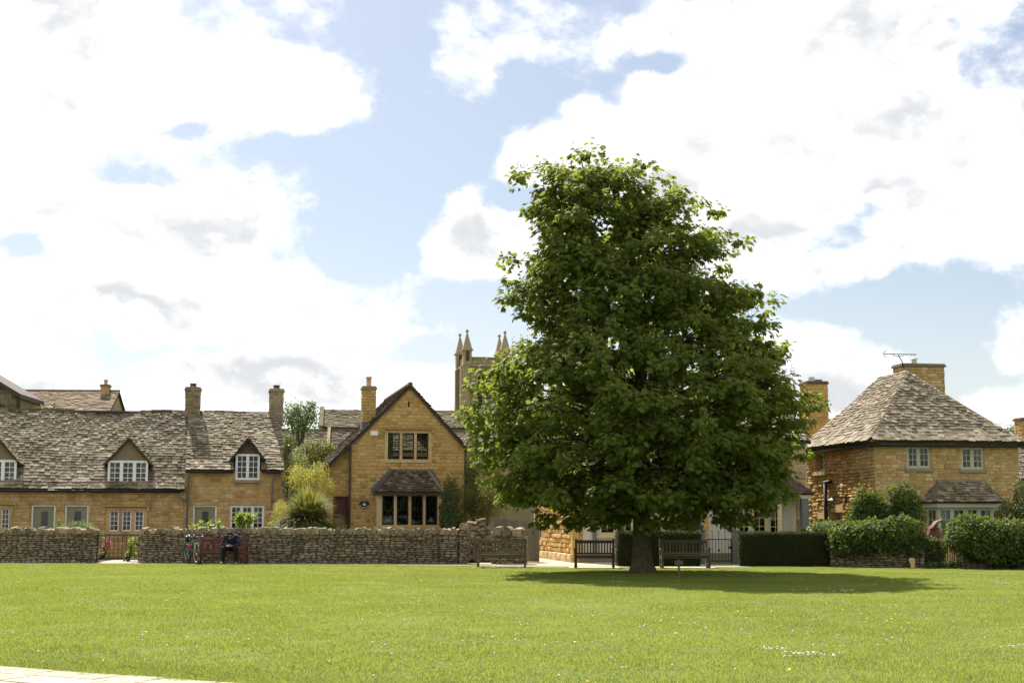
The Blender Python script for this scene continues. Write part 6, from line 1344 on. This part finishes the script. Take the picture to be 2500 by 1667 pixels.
# ------------------------------------------------------------------ the horse chestnut
TX, TY = 3.69, 40.77
PROF = [(358, 1333, 1381), (382, 1276, 1436), (408, 1223, 1467), (450, 1213, 1512), (485, 1209, 1572), (560, 1211, 1670), (605, 1191, 1682), (700, 1196, 1739), (760, 1209, 1760), (800, 1201, 1774), (840, 1141, 1798), (890, 1110, 1840), (950, 1090, 1862), (1010, 1100, 1852), (1060, 1118, 1838), (1120, 1130, 1800), (1160, 1152, 1785), (1190, 1215, 1740), (1206, 1290, 1670)]
def chestnut():
    zz, cc, rr_ = [], [], []
    for y, l, r in PROF:
        a = at(l * 1.0629, y * 1.0629, TY); b = at(r * 1.0629, y * 1.0629, TY); zz.append(a.z); cc.append((a.x + b.x) / 2); rr_.append((b.x - a.x) / 2)
    zz = np.array(zz)[::-1]; cc = np.array(cc)[::-1]; rr_ = np.array(rr_)[::-1]
    t = thing('horse_chestnut_tree', (TX, TY, 0), 'large domed horse chestnut tree standing on the green beside the benches', 'tree')
    # trunk
    tr = MB(); hs = [0, .12, .35, .8, 1.5, 2.3, 3.2, 4.5, 6.0, 7.6, 9.4, 10.8]; rs = [.42, .35, .295, .265, .245, .24, .25, .21, .16, .11, .07, .035]
    ctr = [(TX + (np.interp(h, zz, cc) - TX) * max(0, (h - 2) / 9) * .8, TY, h) for h in hs]
    n = 20; b0 = len(tr.v)
    for (x, y, z), r0 in zip(ctr, rs):
        for j in range(n):
            w = 2 * math.pi * j / n; fl = 1 + (.28 * max(0, 1 - z / .5) * (.5 + .5 * math.cos(5 * w + .7))) + .05 * noise.noise(Vector((math.cos(w) * 1.5, math.sin(w) * 1.5, z * .8)))
            tr.v.append((x + r0 * fl * math.cos(w), y + r0 * fl * math.sin(w), z))
    for i in range(len(hs) - 1):
        for j in range(n): j2 = (j + 1) % n; tr.f.append((b0 + i * n + j, b0 + i * n + j2, b0 + (i + 1) * n + j2, b0 + (i + 1) * n + j))
    tr.build('trunk', 'bark', t, True)
    r = random.Random(3)
    # main limbs
    limbs = []
    for i in range(17):
        h0 = 2.3 + i * .46; az = i * 2.4 + r.uniform(-.3, .3); p0 = Vector((np.interp(h0, hs, [c[0] for c in ctr]), TY, h0)); h1 = min(h0 + r.uniform(1.2, 2.4), 11)
        R1 = np.interp(h1, zz, rr_) * .82; c1 = np.interp(h1, zz, cc); e = Vector((c1 + R1 * math.cos(az), TY + R1 * .9 * math.sin(az), h1)); m = p0.lerp(e, .5) + Vector((0, 0, .25)); rad = .13 * (1 - i / 24)
        pts = [p0, p0.lerp(m, .5) + Vector((r.uniform(-.1, .1), r.uniform(-.1, .1), .05)), m, m.lerp(e, .6) + Vector((r.uniform(-.15, .15), r.uniform(-.15, .15), 0)), e]; limbs.append(pts)
        MB().tube(pts, [rad, rad * .8, rad * .55, rad * .3, rad * .12], 8).build('limb', 'bark', t, True)
    # leaf sprays: groups of boughs, each a layered drooping pad of sprays
    sprays = []; K = 1020
    zmin, zmax = zz[0] + .1, zz[-1]
    zs_ = np.linspace(zmin, zmax, 200); wgt = np.interp(zs_, zz, rr_) ** 1.15; cdf = np.cumsum(wgt) / wgt.sum()
    boughs = []; tries = 0
    while len(boughs) < 150 and tries < 9000:        # lumps of foliage at the ends of the boughs
        tries += 1
        h = float(np.interp(r.random(), cdf, zs_)); az = r.uniform(0, 2 * math.pi); Rr = np.interp(h, zz, rr_); cx = np.interp(h, zz, cc); f = max(.2, 1 - .66 / max(Rr, .6)) if Rr > .9 else .35
        p = np.array([cx + Rr * f * math.cos(az), TY + Rr * .95 * f * math.sin(az), h])
        if all(np.linalg.norm(p - q[0]) > .78 for q in boughs): boughs.append((p, az))
    for p, az in boughs:
        k = r.randint(5, 8); sz = r.uniform(.42, .66)
        for _ in range(k):
            o = np.array([r.gauss(0, 1), r.gauss(0, 1), r.gauss(0, .62)]); o = o / max(1, np.linalg.norm(o) / 1.5) * sz; o[2] -= .22 * (o[0] ** 2 + o[1] ** 2)
            q = p + o; sprays.append((q[0], q[1], max(q[2], 2.2), az, .95))
    for i in range(520):                             # thinner growth inside and between
        h = float(np.interp(r.random(), cdf, zs_)); az = r.uniform(0, 2 * math.pi); f = .05 + .86 * r.random() ** .55
        Rr = np.interp(h, zz, rr_); cx = np.interp(h, zz, cc); sprays.append((cx + Rr * f * math.cos(az), TY + Rr * .95 * f * math.sin(az), h, az, f))
    for i in range(110): # close the underside
        az = r.uniform(0, 2 * math.pi); q = math.sqrt(r.random()) * .92; h = 2.25 + r.uniform(0, .5) + .25 * (1 - q); sprays.append((4.3 + 3.6 * q * math.cos(az), TY + 3.5 * q * math.sin(az), h, az, .9))
    # stray boughs that break the outline
    for px, py in ((1190, 402), (1200, 385), (1255, 372), (1330, 352), (1360, 348), (1168, 600), (1175, 690), (1160, 690), (1470, 388), (1520, 402), (1555, 440), (1600, 462), (1645, 485), (1700, 560), (1770, 690), (1805, 790), (1866, 905), (1872, 930), (1095, 880), (1080, 952), (1110, 850), (1812, 1130), (1850, 1040), (1105, 1060), (1240, 1200), (1330, 1196), (1690, 1190), (1765, 1165)):
        a = at(px * 1.0629, py * 1.0629, TY); sprays.append((a.x, TY + r.uniform(-.6, .6), a.z, math.pi if px < 1480 else 0, 1.0))
    Pl, Al, Nl, Ll = [], [], [], []
    tw = MB(); sp_P = []; sp_A = []
    for (x, y, z, az, f) in sprays:
        c = np.array([x, y, z]); out = np.array([math.cos(az), math.sin(az), .15]); nl = int(r.uniform(36, 52)); R0 = r.uniform(.28, .46)
        ax = np.array([np.interp(z - .8, zz, cc), TY, z - .8 if z > 3.6 else z + .6])
        if r.random() < .4:
            s = Vector(ax) .lerp(Vector(c), .45); tw.tube([s, s.lerp(Vector(c), .6) + Vector((0, 0, .12)), Vector(c)], [.022, .014, .005], 4, False)
        d = rng.normal(size=(nl, 3)) * np.array([1, 1, .42]); d = unit(d) * (rng.random(nl) ** .5)[:, None] * R0
        d[:, 2] -= .35 * (d[:, 0] ** 2 + d[:, 1] ** 2)           # pads droop at the rim
        Pl.append(c + d); a = unit(unit(d) * .9 + out * .6 + rng.normal(size=(nl, 3)) * .35 + np.array([0, 0, -.25])); Al.append(a)
        Nl.append(unit(np.array([0, 0, 1.0]) + unit(d) * .35 + out * .3 + rng.normal(size=(nl, 3)) * .3)); Ll.append(rng.uniform(.095, .18, nl))
        if f > .75 and r.random() < .55:
            for _ in range(3): sp_P.append(c + np.array([r.uniform(-.25, .25), r.uniform(-.25, .25), .12])); sp_A.append((r.uniform(-.3, .3), r.uniform(-.3, .3), 1))
    P = np.concatenate(Pl); A = np.concatenate(Al); Nn = np.concatenate(Nl); L = np.concatenate(Ll); n = len(P)
    S = unit(np.cross(Nn, A)); Nn = unit(np.cross(A, S)); V = []; Fq = []; k0 = 0
    ang = np.radians([-72, -42, -14, 14, 42, 72]); ls = [.62, .86, 1.0, 1.0, .86, .62]
    for a, sc_ in zip(ang, ls):
        d = unit(A * math.cos(a) + S * math.sin(a) - Nn * (.42 + rng.uniform(-.15, .2, n))[:, None]); nn = unit(Nn + rng.normal(size=(n, 3)) * .12)
        v, f = leaf_arrays(P, d, nn, L * sc_ * 1.12, L * sc_ * .44, .64); V.append(v); Fq.append(f + k0); k0 += len(v)
    crown = link('crown', np_mesh('crown', np.concatenate(V), np.concatenate(Fq)), 'chestnut_leaf', t)
    tw.build('twig', 'bark', t, True)['kind'] = 'stuff'
    sp_P = np.array(sp_P); sp_A = unit(np.array(sp_A)); m = len(sp_P); k = 7
    PP = np.repeat(sp_P, k, 0) + np.repeat(sp_A, k, 0) * rng.uniform(0, .2, m * k)[:, None] + rng.normal(size=(m * k, 3)) * .02
    v, f = leaf_arrays(PP, rnd_dirs(m * k), rnd_dirs(m * k), np.full(m * k, .06), np.full(m * k, .035)); link('flower_spike', np_mesh('flower_spike', v, f), 'chestnut_spike', t)
    print('chestnut leaves', n, 'boughs', len(boughs))
chestnut()
# ------------------------------------------------------------------ benches
def bench(loc, rz, W_, label, mat, nslat=13, H=.88, group='park benches'):
    t = thing('park_bench', loc, label, 'bench', group, rz); w = W_ / 2
    def P(name, mb): return mb.build(name, mat, t, local=True)
    for s in (-1, 1):
        P('leg', MB().box(s * w - .035, s * w + .035, -.03, .04, 0, .60)); 
        lean = .10
        P('leg', MB().hexa([(s * w - .035, .46, 0), (s * w + .035, .46, 0), (s * w + .035, .54, 0), (s * w - .035, .54, 0), (s * w - .035, .46 + lean, H + .04), (s * w + .035, .46 + lean, H + .04), (s * w + .035, .53 + lean, H + .04), (s * w - .035, .53 + lean, H + .04)]))
        P('armrest', MB().hexa([(s * w - .05, -.09, .60), (s * w + .05, -.09, .60), (s * w + .045, .50, .58), (s * w - .045, .50, .58), (s * w - .05, -.09, .64), (s * w + .05, -.09, .64), (s * w + .045, .50, .62), (s * w - .045, .50, .62)]))
        P('side_rail', MB().box(s * w - .025, s * w + .025, .042, .458, .31, .39)); P('side_rail', MB().box(s * w - .02, s * w + .02, .042, .458, .10, .15))
    for i in range(5): y = -.045 + i * .095; P('seat_slat', MB().box(-w + .037, w - .037, y, y + .075, .405 - i * .006, .43 - i * .006))
    P('front_rail', MB().box(-w + .036, w - .036, -.015, .02, .32, .404))
    top = H
    def yb(z): return .475 + .10 * z / (H + .04)
    P('top_rail', MB().hexa([(-w + .036, yb(top - .10), top - .10), (w - .036, yb(top - .10), top - .10), (w - .036, yb(top - .10) + .04, top - .10), (-w + .036, yb(top - .10) + .04, top - .10), (-w + .036, yb(top), top), (w - .036, yb(top), top), (w - .036, yb(top) + .04, top), (-w + .036, yb(top) + .04, top)]))
    P('back_rail', MB().box(-w + .036, w - .036, yb(.46), yb(.46) + .04, .44, .49))
    for i in range(nslat):
        x = -w + .10 + (2 * w - .20) * i / (nslat - 1); z0, z1 = .491, top - .101
        P('back_slat', MB().hexa([(x - .021, yb(z0) + .01, z0), (x + .021, yb(z0) + .01, z0), (x + .021, yb(z0) + .028, z0), (x - .021, yb(z0) + .028, z0), (x - .021, yb(z1) + .01, z1), (x + .021, yb(z1) + .01, z1), (x + .021, yb(z1) + .028, z1), (x - .021, yb(z1) + .028, z1)]))
    return t
RB = Vector(((547 - 1250) / F * 49.15, 49.15, .0))
bench(RB, R(1), 1.60, 'red brown wooden bench with the seated person, against the long wall', 'red_wood', 15)
bench(gnd(1224, 1386) * Vector((1, 1, 0)), R(-1), 1.50, 'weathered grey wooden bench in front of the picket gate', 'grey_wood', 13)
bench(gnd(1451, 1388) * Vector((1, 1, 0)), R(-5), 1.18, 'dark brown wooden bench left of the chestnut trunk', 'dark_wood', 12)
bench(gnd(1675, 1388) * Vector((1, 1, 0)), R(1), 1.46, 'weathered olive wooden bench right of the chestnut trunk before the iron gate', 'grey_wood', 13)
for i, (px, w_) in enumerate(((1224, 1.9), (1451, 1.6), (1675, 1.9))):
    c = gnd(px, 1386); o = MB().add([(c.x - w_ / 2, c.y - .35, .02), (c.x + w_ / 2, c.y - .4, .02), (c.x + w_ / 2, c.y + .75, .02), (c.x - w_ / 2, c.y + .75, .02)], [(0, 1, 2, 3)]).build('worn_ground', 'gravel'); o['kind'] = 'structure'
# ------------------------------------------------------------------ bicycle
def bicycle():
    a = gnd(482, 1377.5); b = Vector(((463 - 1250) / F * 50.15, 50.15, 0)); d = (a - b); d.z = 0; Lw = 1.08; d.normalize(); rear = a - d * Lw
    t = thing('bicycle', (a + rear) / 2, 'mountain bike with dark saddle bag leaning beside the red bench', 'bicycle')
    lean = R(4); side = d.cross(Z3); up = (Z3 * math.cos(lean) + side * math.sin(lean)).normalized()   # side points to the wall side
    Rw = .345
    def wheel(c, dr, nm):
        ax = dr.cross(up).normalized(); rim = MB(); ty = MB(); n = 28
        ring = [c + (dr * math.cos(2 * math.pi * i / n) + up * math.sin(2 * math.pi * i / n)) * (Rw - .028) for i in range(n)]
        def torus(mb, R_, r_, k=8):
            b0 = len(mb.v)
            for i in range(n):
                w = 2 * math.pi * i / n; e = dr * math.cos(w) + up * math.sin(w)
                for j in range(k): q = 2 * math.pi * j / k; mb.v.append(tuple(c + e * (R_ + r_ * math.cos(q)) + ax * r_ * math.sin(q)))
            for i in range(n):
                for j in range(k): mb.f.append((b0 + i * k + j, b0 + ((i + 1) % n) * k + j, b0 + ((i + 1) % n) * k + (j + 1) % k, b0 + i * k + (j + 1) % k))
        torus(rim, Rw - .055, .014); torus(ty, Rw - .026, .028)
        w_ = rim.build('wheel', 'alloy', t, True); ty.build('tyre', 'tyre_rubber', w_, True)
        sp = MB()
        for i in range(16): w = 2 * math.pi * i / 16; sp.tube([c + ax * (.03 if i % 2 else -.03), c + (dr * math.cos(w) + up * math.sin(w)) * (Rw - .06)], .0022, 4, False)
        sp.build('spokes', 'alloy', w_); MB().tube([c - ax * .05, c + ax * .05], .022, 8).build('hub', 'alloy', w_, True)
    fw = a + up * Rw; rw = rear + up * Rw; steer = (d + side * -.10).normalized()
    wheel(fw, steer, 'front'); wheel(rw, d, 'rear')
    P = lambda f_, h, s=0: rear + d * f_ + up * h + side * s
    bb = P(.44, .30); st = P(.30, .80); ht = P(.84, .83); hb = P(.88, .68)
    fr = MB(); fr.tube([hb, bb], .026, 8); fr.tube([st - up * .06, ht - up * .03], .02, 8); fr.tube([bb, st], .02, 8); fr.tube([ht + up * .02, hb - up * .02], .026, 8)
    for s in (-.055, .055): fr.tube([bb + side * s * .6, rw + side * s], .012, 6); fr.tube([st - up * .08 + side * s * .4, rw + side * s], .010, 6)
    fr.build('frame', 'bike_paint', t, True)
    fk = MB(); fk.tube([hb, fw + up * .36], .022, 8)
    for s in (-.06, .06): fk.tube([fw + up * .36 + side * s, fw + side * s], .020, 8)
    fk.tube([fw + up * .36 - side * .07, fw + up * .36 + side * .07], .022, 8); fk.build('fork', 'alloy', t, True)
    MB().tube([fw + up * .02 - side * .062, fw + up * .22 - side * .064], .024, 8).build('fork_guard', 'orange_plastic', t, True)
    stem = ht + up * .10; ax = Vector((1, .12, 0)).normalized()
    hbm = MB(); hbm.tube([ht, stem, stem + d * .07], .018, 8); c = stem + d * .07; hbm.tube([c - ax * .36 - d * .05 + up * .03, c - ax * .12, c + ax * .12, c + ax * .36 - d * .05 + up * .03], .014, 8); hbm.build('handlebar', 'black_plastic', t, True)
    for s in (-1, 1):
        g = c + ax * s * .36 - d * .05 + up * .03; MB().tube([g, g - ax * s * .12 + d * .01], .02, 8).build('grip', 'black_plastic', t, True); MB().tube([g - ax * s * .14 + d * .02, g - ax * s * .10 + d * .07 - up * .02, g - ax * s * .02 + d * .08 - up * .03], .007, 5).build('brake_lever', 'alloy', t, True)
    MB().ball(c - ax * .02 + up * .05, .035, 8, 6).build('bell', 'alloy', t, True)
    bag = MB(); bc = P(.30, .92, .0) ; bag.ball(bc - d * .14 - up * .08, .13, 12, 8, (.75, 1, .8)); bag.build('saddle_bag', 'black_cloth', t, True)
    sd = MB(); sd.tube([P(.17, .935), P(.30, .945), P(.42, .93)], [.085, .06, .025], 10); sd.build('saddle', 'black_plastic', t, True); MB().tube([st - up * .05, P(.295, .93)], .014, 8).build('seat_post', 'alloy', t, True)
    cr = MB(); cr.tube([bb - side * .06, bb - side * .075], .09, 18); cr.build('chainring', 'black_plastic', t); k = MB(); k.tube([bb - side * .09, bb - side * .09 + up * .15 + d * .08], .011, 6); k.tube([bb + side * .09, bb + side * .09 - up * .15 - d * .08], .011, 6); k.build('crank', 'alloy', t)
    for s, e in ((-1, 1), (1, -1)): q = bb + side * s * .09 + (up * .15 + d * .08) * e; MB().tube([q, q + side * s * .09], .022, 6).build('pedal', 'black_plastic', t)
    MB().tube([st - up * .30 + d * .06, st - up * .12 + d * .05], .035, 10).build('bottle', 'bike_red', t, True)
bicycle()
# ------------------------------------------------------------------ seated person looking down at a phone
def person():
    base = Vector(((572 - 1250) / F * 49.2, 49.33, 0))
    mb = MB(); lab = []
    def cap(a, b, ra, rb, tagn, n=10):
        a, b = Vector(a), Vector(b); mb.tube([a, a.lerp(b, .33), a.lerp(b, .66), b], [ra, ra * .66 + rb * .34, ra * .34 + rb * .66, rb], n); mb.ball(a, ra, n, 8); mb.ball(b, rb, n, 8); lab.append((a, b, max(ra, rb), tagn))
    SK, NV_, BK, SH = 0, 1, 2, 3
    cap((0, .05, .55), (0, -.03, .68), .165, .16, NV_); cap((0, -.03, .68), (0, -.17, .90), .165, .165, NV_)
    for s in (-1, 1): cap((s * .05, -.17, .88), (s * .16, -.21, .93), .12, .085, NV_)
    cap((0, -.22, .95), (0, -.31, .985), .062, .058, SK)
    cap((0, -.37, .995), (0, -.41, .955), .085, .072, SK); cap((0, -.43, .905), (0, -.43, .89), .045, .035, SK); cap((0, -.475, .94), (0, -.484, .922), .014, .016, SK)
    for s in (-1, 1):
        cap((s * .083, -.375, .96), (s * .085, -.37, .935), .016, .014, SK)
        cap((s * .20, -.21, .93), (s * .29, -.25, .68), .075, .055, NV_); cap((s * .29, -.25, .68), (s * .12, -.47, .635), .055, .036, NV_)
        cap((s * .12, -.47, .635), (s * .085, -.505, .63), .030, .026, SK)
        pc = Vector((s * .062, -.525, .628)); cap(pc + Vector((s * .012, .015, .0)), pc + Vector((-s * .008, -.015, .004)), .026, .024, SK)
        for i, (fz, fl) in enumerate(((.030, .040), (.010, .045), (-.010, .043), (-.028, .034))):   # fingers curl round the phone
            k0 = pc + Vector((-s * .012, -.030, fz)); k1 = k0 + Vector((-s * fl * .5, -.022, 0)); k2 = k1 + Vector((-s * fl * .55, .006, 0)); k3 = k2 + Vector((-s * fl * .2, .018, 0))
            for p, q in ((k0, k1), (k1, k2), (k2, k3)): cap(p, q, .0085, .008, SK, 6)
        th = pc + Vector((-s * .0, .02, .030)); cap(th, th + Vector((-s * .028, -.012, .018)), .010, .0095, SK, 6); cap(th + Vector((-s * .028, -.012, .018)), th + Vector((-s * .05, -.028, .012)), .0095, .008, SK, 6)
        cap((s * .10, .02, .545), (s * .21, -.44, .54), .112, .086, BK); cap((s * .21, -.44, .535), (s * .225, -.40, .12), .084, .062, BK)
        cap((s * .235, -.385, .07), (s * .245, -.50, .055), .045, .048, SH); cap((s * .245, -.50, .055), (s * .255, -.60, .045), .048, .038, SH)
    me = bpy.data.meshes.new('tmp'); me.from_pydata(mb.v, [], mb.f); me.update(); o = bpy.data.objects.new('tmp', me); COL.objects.link(o)
    md = o.modifiers.new('r', 'REMESH'); md.mode = 'VOXEL'; md.voxel_size = .0065; sm = o.modifiers.new('s', 'SMOOTH'); sm.iterations = 3; sm.factor = .5
    dg = bpy.context.evaluated_depsgraph_get(); ev = o.evaluated_get(dg); me2 = bpy.data.meshes.new_from_object(ev); bpy.data.objects.remove(o)
    C = np.zeros(len(me2.polygons) * 3); me2.polygons.foreach_get('center', C); C = C.reshape(-1, 3); best = np.full(len(C), 1e9); mi = np.zeros(len(C), int)
    for a, b, r0, tg in lab:
        a_, b_ = np.array(a), np.array(b); ab = b_ - a_; q = np.clip(((C - a_) @ ab) / (ab @ ab + 1e-12), 0, 1); d = np.linalg.norm(C - a_ - q[:, None] * ab, axis=1) - r0
        m = d < best; best[m] = d[m]; mi[m] = tg
    # folds in the cloth
    V = np.zeros(len(me2.vertices) * 3); me2.vertices.foreach_get('co', V); V = V.reshape(-1, 3); V[:, 2] = np.maximum(V[:, 2], .002); me2.vertices.foreach_set('co', V.ravel())
    me2.materials.clear()
    for k in ('skin', 'navy_cloth', 'black_cloth', 'shoe_grey'): me2.materials.append(MATS[k])
    me2.polygons.foreach_set('material_index', mi.astype(np.int32)); me2.shade_smooth(); me2.name = 'person'
    t = bpy.data.objects.new('person', me2); COL.objects.link(t); t.location = base
    tag(t, 'person in navy jacket, black trousers and dark cap bent over a phone on the bench', 'person')
    hat = MB(); hat.tube([(0, -.345, 1.095), (0, -.355, 1.08), (0, -.375, 1.04), (0, -.395, .99)], [.03, .075, .098, .102], 16); hat.build('cap', 'black_cloth', t, True, True)
    br = MB(); br.hexa([(-.08, -.46, .975), (.08, -.46, .975), (.075, -.41, 1.02), (-.075, -.41, 1.02), (-.062, -.53, .915), (.062, -.53, .915), (.062, -.537, .922), (-.062, -.537, .922)]); br.build('cap_peak', 'black_cloth', t, False, True)
    hr = MB(); hr.tube([(0, -.31, 1.02), (0, -.30, .98), (0, -.295, .945)], [.082, .075, .055], 12); hr.build('hair', 'brown_fascia', t, True, True)
    for s in (-1, 1):
        k = Vector((s * .245, -.232, .80)); MB().tube([k + Vector((0, -.002, .012)), k + Vector((0, -.004, -.002))], [.0705, .0705], 14).build('sleeve_stripe', 'shoe_grey', t, True, True)
    eye = MB()
    for s in (-1, 1): eye.ball((s * .03, -.470, .955), .011, 8, 6)
    eye.build('eye', 'white_paint', t, True, True)
    ph = MB(); ph.box(-.075, .075, -.006, .006, -.037, .037); p = ph.build('mobile_phone', 'black_plastic'); p.location = base + Vector((0, -.565, .632)); p.rotation_euler = (R(-50), 0, 0)
    tag(p, 'dark mobile phone held in both hands by the seated person', 'phone')
person()
# ------------------------------------------------------------------ small posts on the green
P = gnd(1658, 1412) * Vector((1, 1, 0)); t = thing('wooden_sign', P, 'small blank wooden sign on a thin stake before the trunk side bench', 'sign'); fr = facing(P, 3)
MB().fbox(fr, -.025, .025, 0, .50, -.05, -.0).build('stake', 'grey_wood', t); MB().fbox(fr, -.11, .11, .36, .47, .001, .025).build('board', 'grey_wood', t)
P = gnd(2223, 1387) * Vector((1, 1, 0)) + Vector((-.02, -.32, 0)); fr = facing(P, 4)
t = thing('marker_board', P, 'small cream keyhole shaped marker against the low ivy wall', 'marker')
MB().prism(fr, [(-.055, .03), (.075, .03), (.065, .15), (.085, .19), (.075, .30), (.055, .33), (-.0, .345), (-.065, .33), (-.10, .29), (-.085, .19), (-.055, .14)], -.05, 0).build('board', 'sign_cream', t)
MB().fbox(fr, -.05, .06, 0, .029, -.045, -.005).build('foot', 'brown_wood', t)
MB().fbox(fr, -.06, .045, .295, .302, .0, .003).fbox(fr, -.05, .05, .235, .24, .0, .003).build('worn_lettering', 'brown_wood', t)
# ------------------------------------------------------------------ grass
def grass():
    rg = np.random.default_rng(5)
    def patch(n, name, hl, wl_):
        P = np.column_stack([rg.uniform(-.55, .55, n), rg.uniform(-.55, .55, n), np.zeros(n)]); az = rg.uniform(0, 6.283, n); tilt = np.abs(rg.normal(.35, .35, n)); h = rg.uniform(*hl, n)
        d = np.column_stack([np.cos(az) * np.sin(tilt), np.sin(az) * np.sin(tilt), np.cos(tilt)]); s = np.column_stack([-np.sin(az + .6), np.cos(az + .6), np.zeros(n)]); w = rg.uniform(*wl_, n)[:, None]
        m = P + d * (h * .6)[:, None]; tip = P + d * h[:, None] + np.column_stack([np.cos(az), np.sin(az), np.zeros(n)]) * (h * .35)[:, None] - np.array([0, 0, 1]) * (h * .08)[:, None]
        V = np.stack([P - s * w, P + s * w, m + s * w * .7, m - s * w * .7, tip], 1).reshape(-1, 3); b = np.arange(n)[:, None] * 5
        me = np_mesh(name, V, b + np.array([0, 1, 2, 3]), b + np.array([3, 2, 4])); me.materials.append(MATS['grass_blade'])
        return bpy.data.objects.new(name, me)
    kinds = [patch(3200, 'grass_patch', (.016, .036), (.0018, .0032)), patch(3000, 'grass_patch', (.018, .04), (.0018, .0032)), patch(3400, 'grass_patch', (.02, .05), (.0018, .0034))]
    src = bpy.data.collections.new('grass_sources')
    for k in kinds: src.objects.link(k)
    edge_x = [p[0] for p in LAWN_EDGE]; edge_y = [p[1] for p in LAWN_EDGE]; a = gnd(-40, 1629); b = gnd(520, 1668)
    pts = []
    for y in np.arange(11.0, 51, .95):
        half = y * .385 + 2.2
        for x in np.arange(-half, half, .95):
            X = x + rg.uniform(-.12, .12); Y = y + rg.uniform(-.12, .12)
            if Y > np.interp(X, edge_x, edge_y) - .45: continue
            k = (X - a.x) / (b.x - a.x); 
            if -3 < k < 3 and Y < a.y + (b.y - a.y) * k + .50: continue
            pts.append((X, Y, gz_at(X, Y)))
    for k in np.arange(-1.5, 2.6, .07): pts.append((a.x + (b.x - a.x) * k, a.y + (b.y - a.y) * k + .54 + rg.uniform(-.035, .05), gz_at(a.x, a.y)))
    me = bpy.data.meshes.new('grass'); me.from_pydata(pts, [], []); me.update(); o = bpy.data.objects.new('grass', me); COL.objects.link(o); me.materials.append(MATS['grass_blade'])
    tag(o, 'short mown sunlit grass of the village green', 'grass', None, 'stuff')
    ng = bpy.data.node_groups.new('grass_nodes', 'GeometryNodeTree'); ng.interface.new_socket('Geometry', in_out='INPUT', socket_type='NodeSocketGeometry'); ng.interface.new_socket('Geometry', in_out='OUTPUT', socket_type='NodeSocketGeometry')
    N = ng.nodes; Lk = ng.links; gi = N.new('NodeGroupInput'); go = N.new('NodeGroupOutput'); ip = N.new('GeometryNodeInstanceOnPoints'); ci = N.new('GeometryNodeCollectionInfo'); ci.inputs['Collection'].default_value = src; ci.inputs['Separate Children'].default_value = True; ci.inputs['Reset Children'].default_value = True
    m2p = N.new('GeometryNodeMeshToPoints'); Lk.new(gi.outputs[0], m2p.inputs[0]); Lk.new(m2p.outputs[0], ip.inputs['Points']); Lk.new(ci.outputs[0], ip.inputs['Instance']); ip.inputs['Pick Instance'].default_value = True
    rv = N.new('FunctionNodeRandomValue'); rv.data_type = 'FLOAT_VECTOR'; rv.inputs[0].default_value = (0, 0, 0); rv.inputs[1].default_value = (0, 0, 6.283); Lk.new(rv.outputs[0], ip.inputs['Rotation'])
    rs = N.new('FunctionNodeRandomValue'); rs.data_type = 'FLOAT_VECTOR'; rs.inputs[0].default_value = (1, 1, .75); rs.inputs[1].default_value = (1.12, 1.12, 1.35); rs.inputs['Seed'].default_value = 3; Lk.new(rs.outputs[0], ip.inputs['Scale']); Lk.new(ip.outputs[0], go.inputs[0])
    md = o.modifiers.new('grass', 'NODES'); md.node_group = ng
    # daisies, clover heads and dandelions
    def flowers(name, label, cl, size, mat, seed):
        r = random.Random(seed); mb = MB()
        for (px, py, sx_, sy_, n) in cl:
            for _ in range(n):
                g = gnd(px + r.gauss(0, sx_), max(1395, py + r.gauss(0, sy_))); rr = size * r.uniform(.7, 1.2); z = gz_at(g.x, g.y) + r.uniform(.035, .06)
                tx, ty = r.uniform(-.3, .3), r.uniform(-.5, .1)
                ring = [(g.x + rr * math.cos(w), g.y + rr * math.sin(w), z + rr * (tx * math.cos(w) + ty * math.sin(w)) * -1) for w in np.linspace(0, 6.283, 7)[:-1]]
                mb.add(ring + [(g.x, g.y, z + rr * .35), (g.x, g.y, z - .04)], [(i, (i + 1) % 6, 6) for i in range(6)] + [((i + 1) % 6, i, 7) for i in range(6)])
        o = mb.build(name, mat); tag(o, label, 'flowers', None, 'stuff')
    flowers('daisies', 'white daisies scattered over the green', [(1975, 1605, 40, 3, 34), (1890, 1590, 18, 2, 14), (2475, 1585, 30, 3, 12), (2460, 1426, 16, 2, 14), (2060, 1445, 20, 3, 14), (1250, 1520, 700, 60, 80), (1900, 1500, 350, 60, 70), (600, 1560, 300, 60, 30)], .011, 'daisy', 6)
    flowers('dandelions', 'yellow dandelion heads dotted over the green', [(1250, 1520, 600, 60, 26), (2000, 1500, 300, 40, 22)], .015, 'yellow_petal', 9)
grass()
bpy.context.view_layer.update()
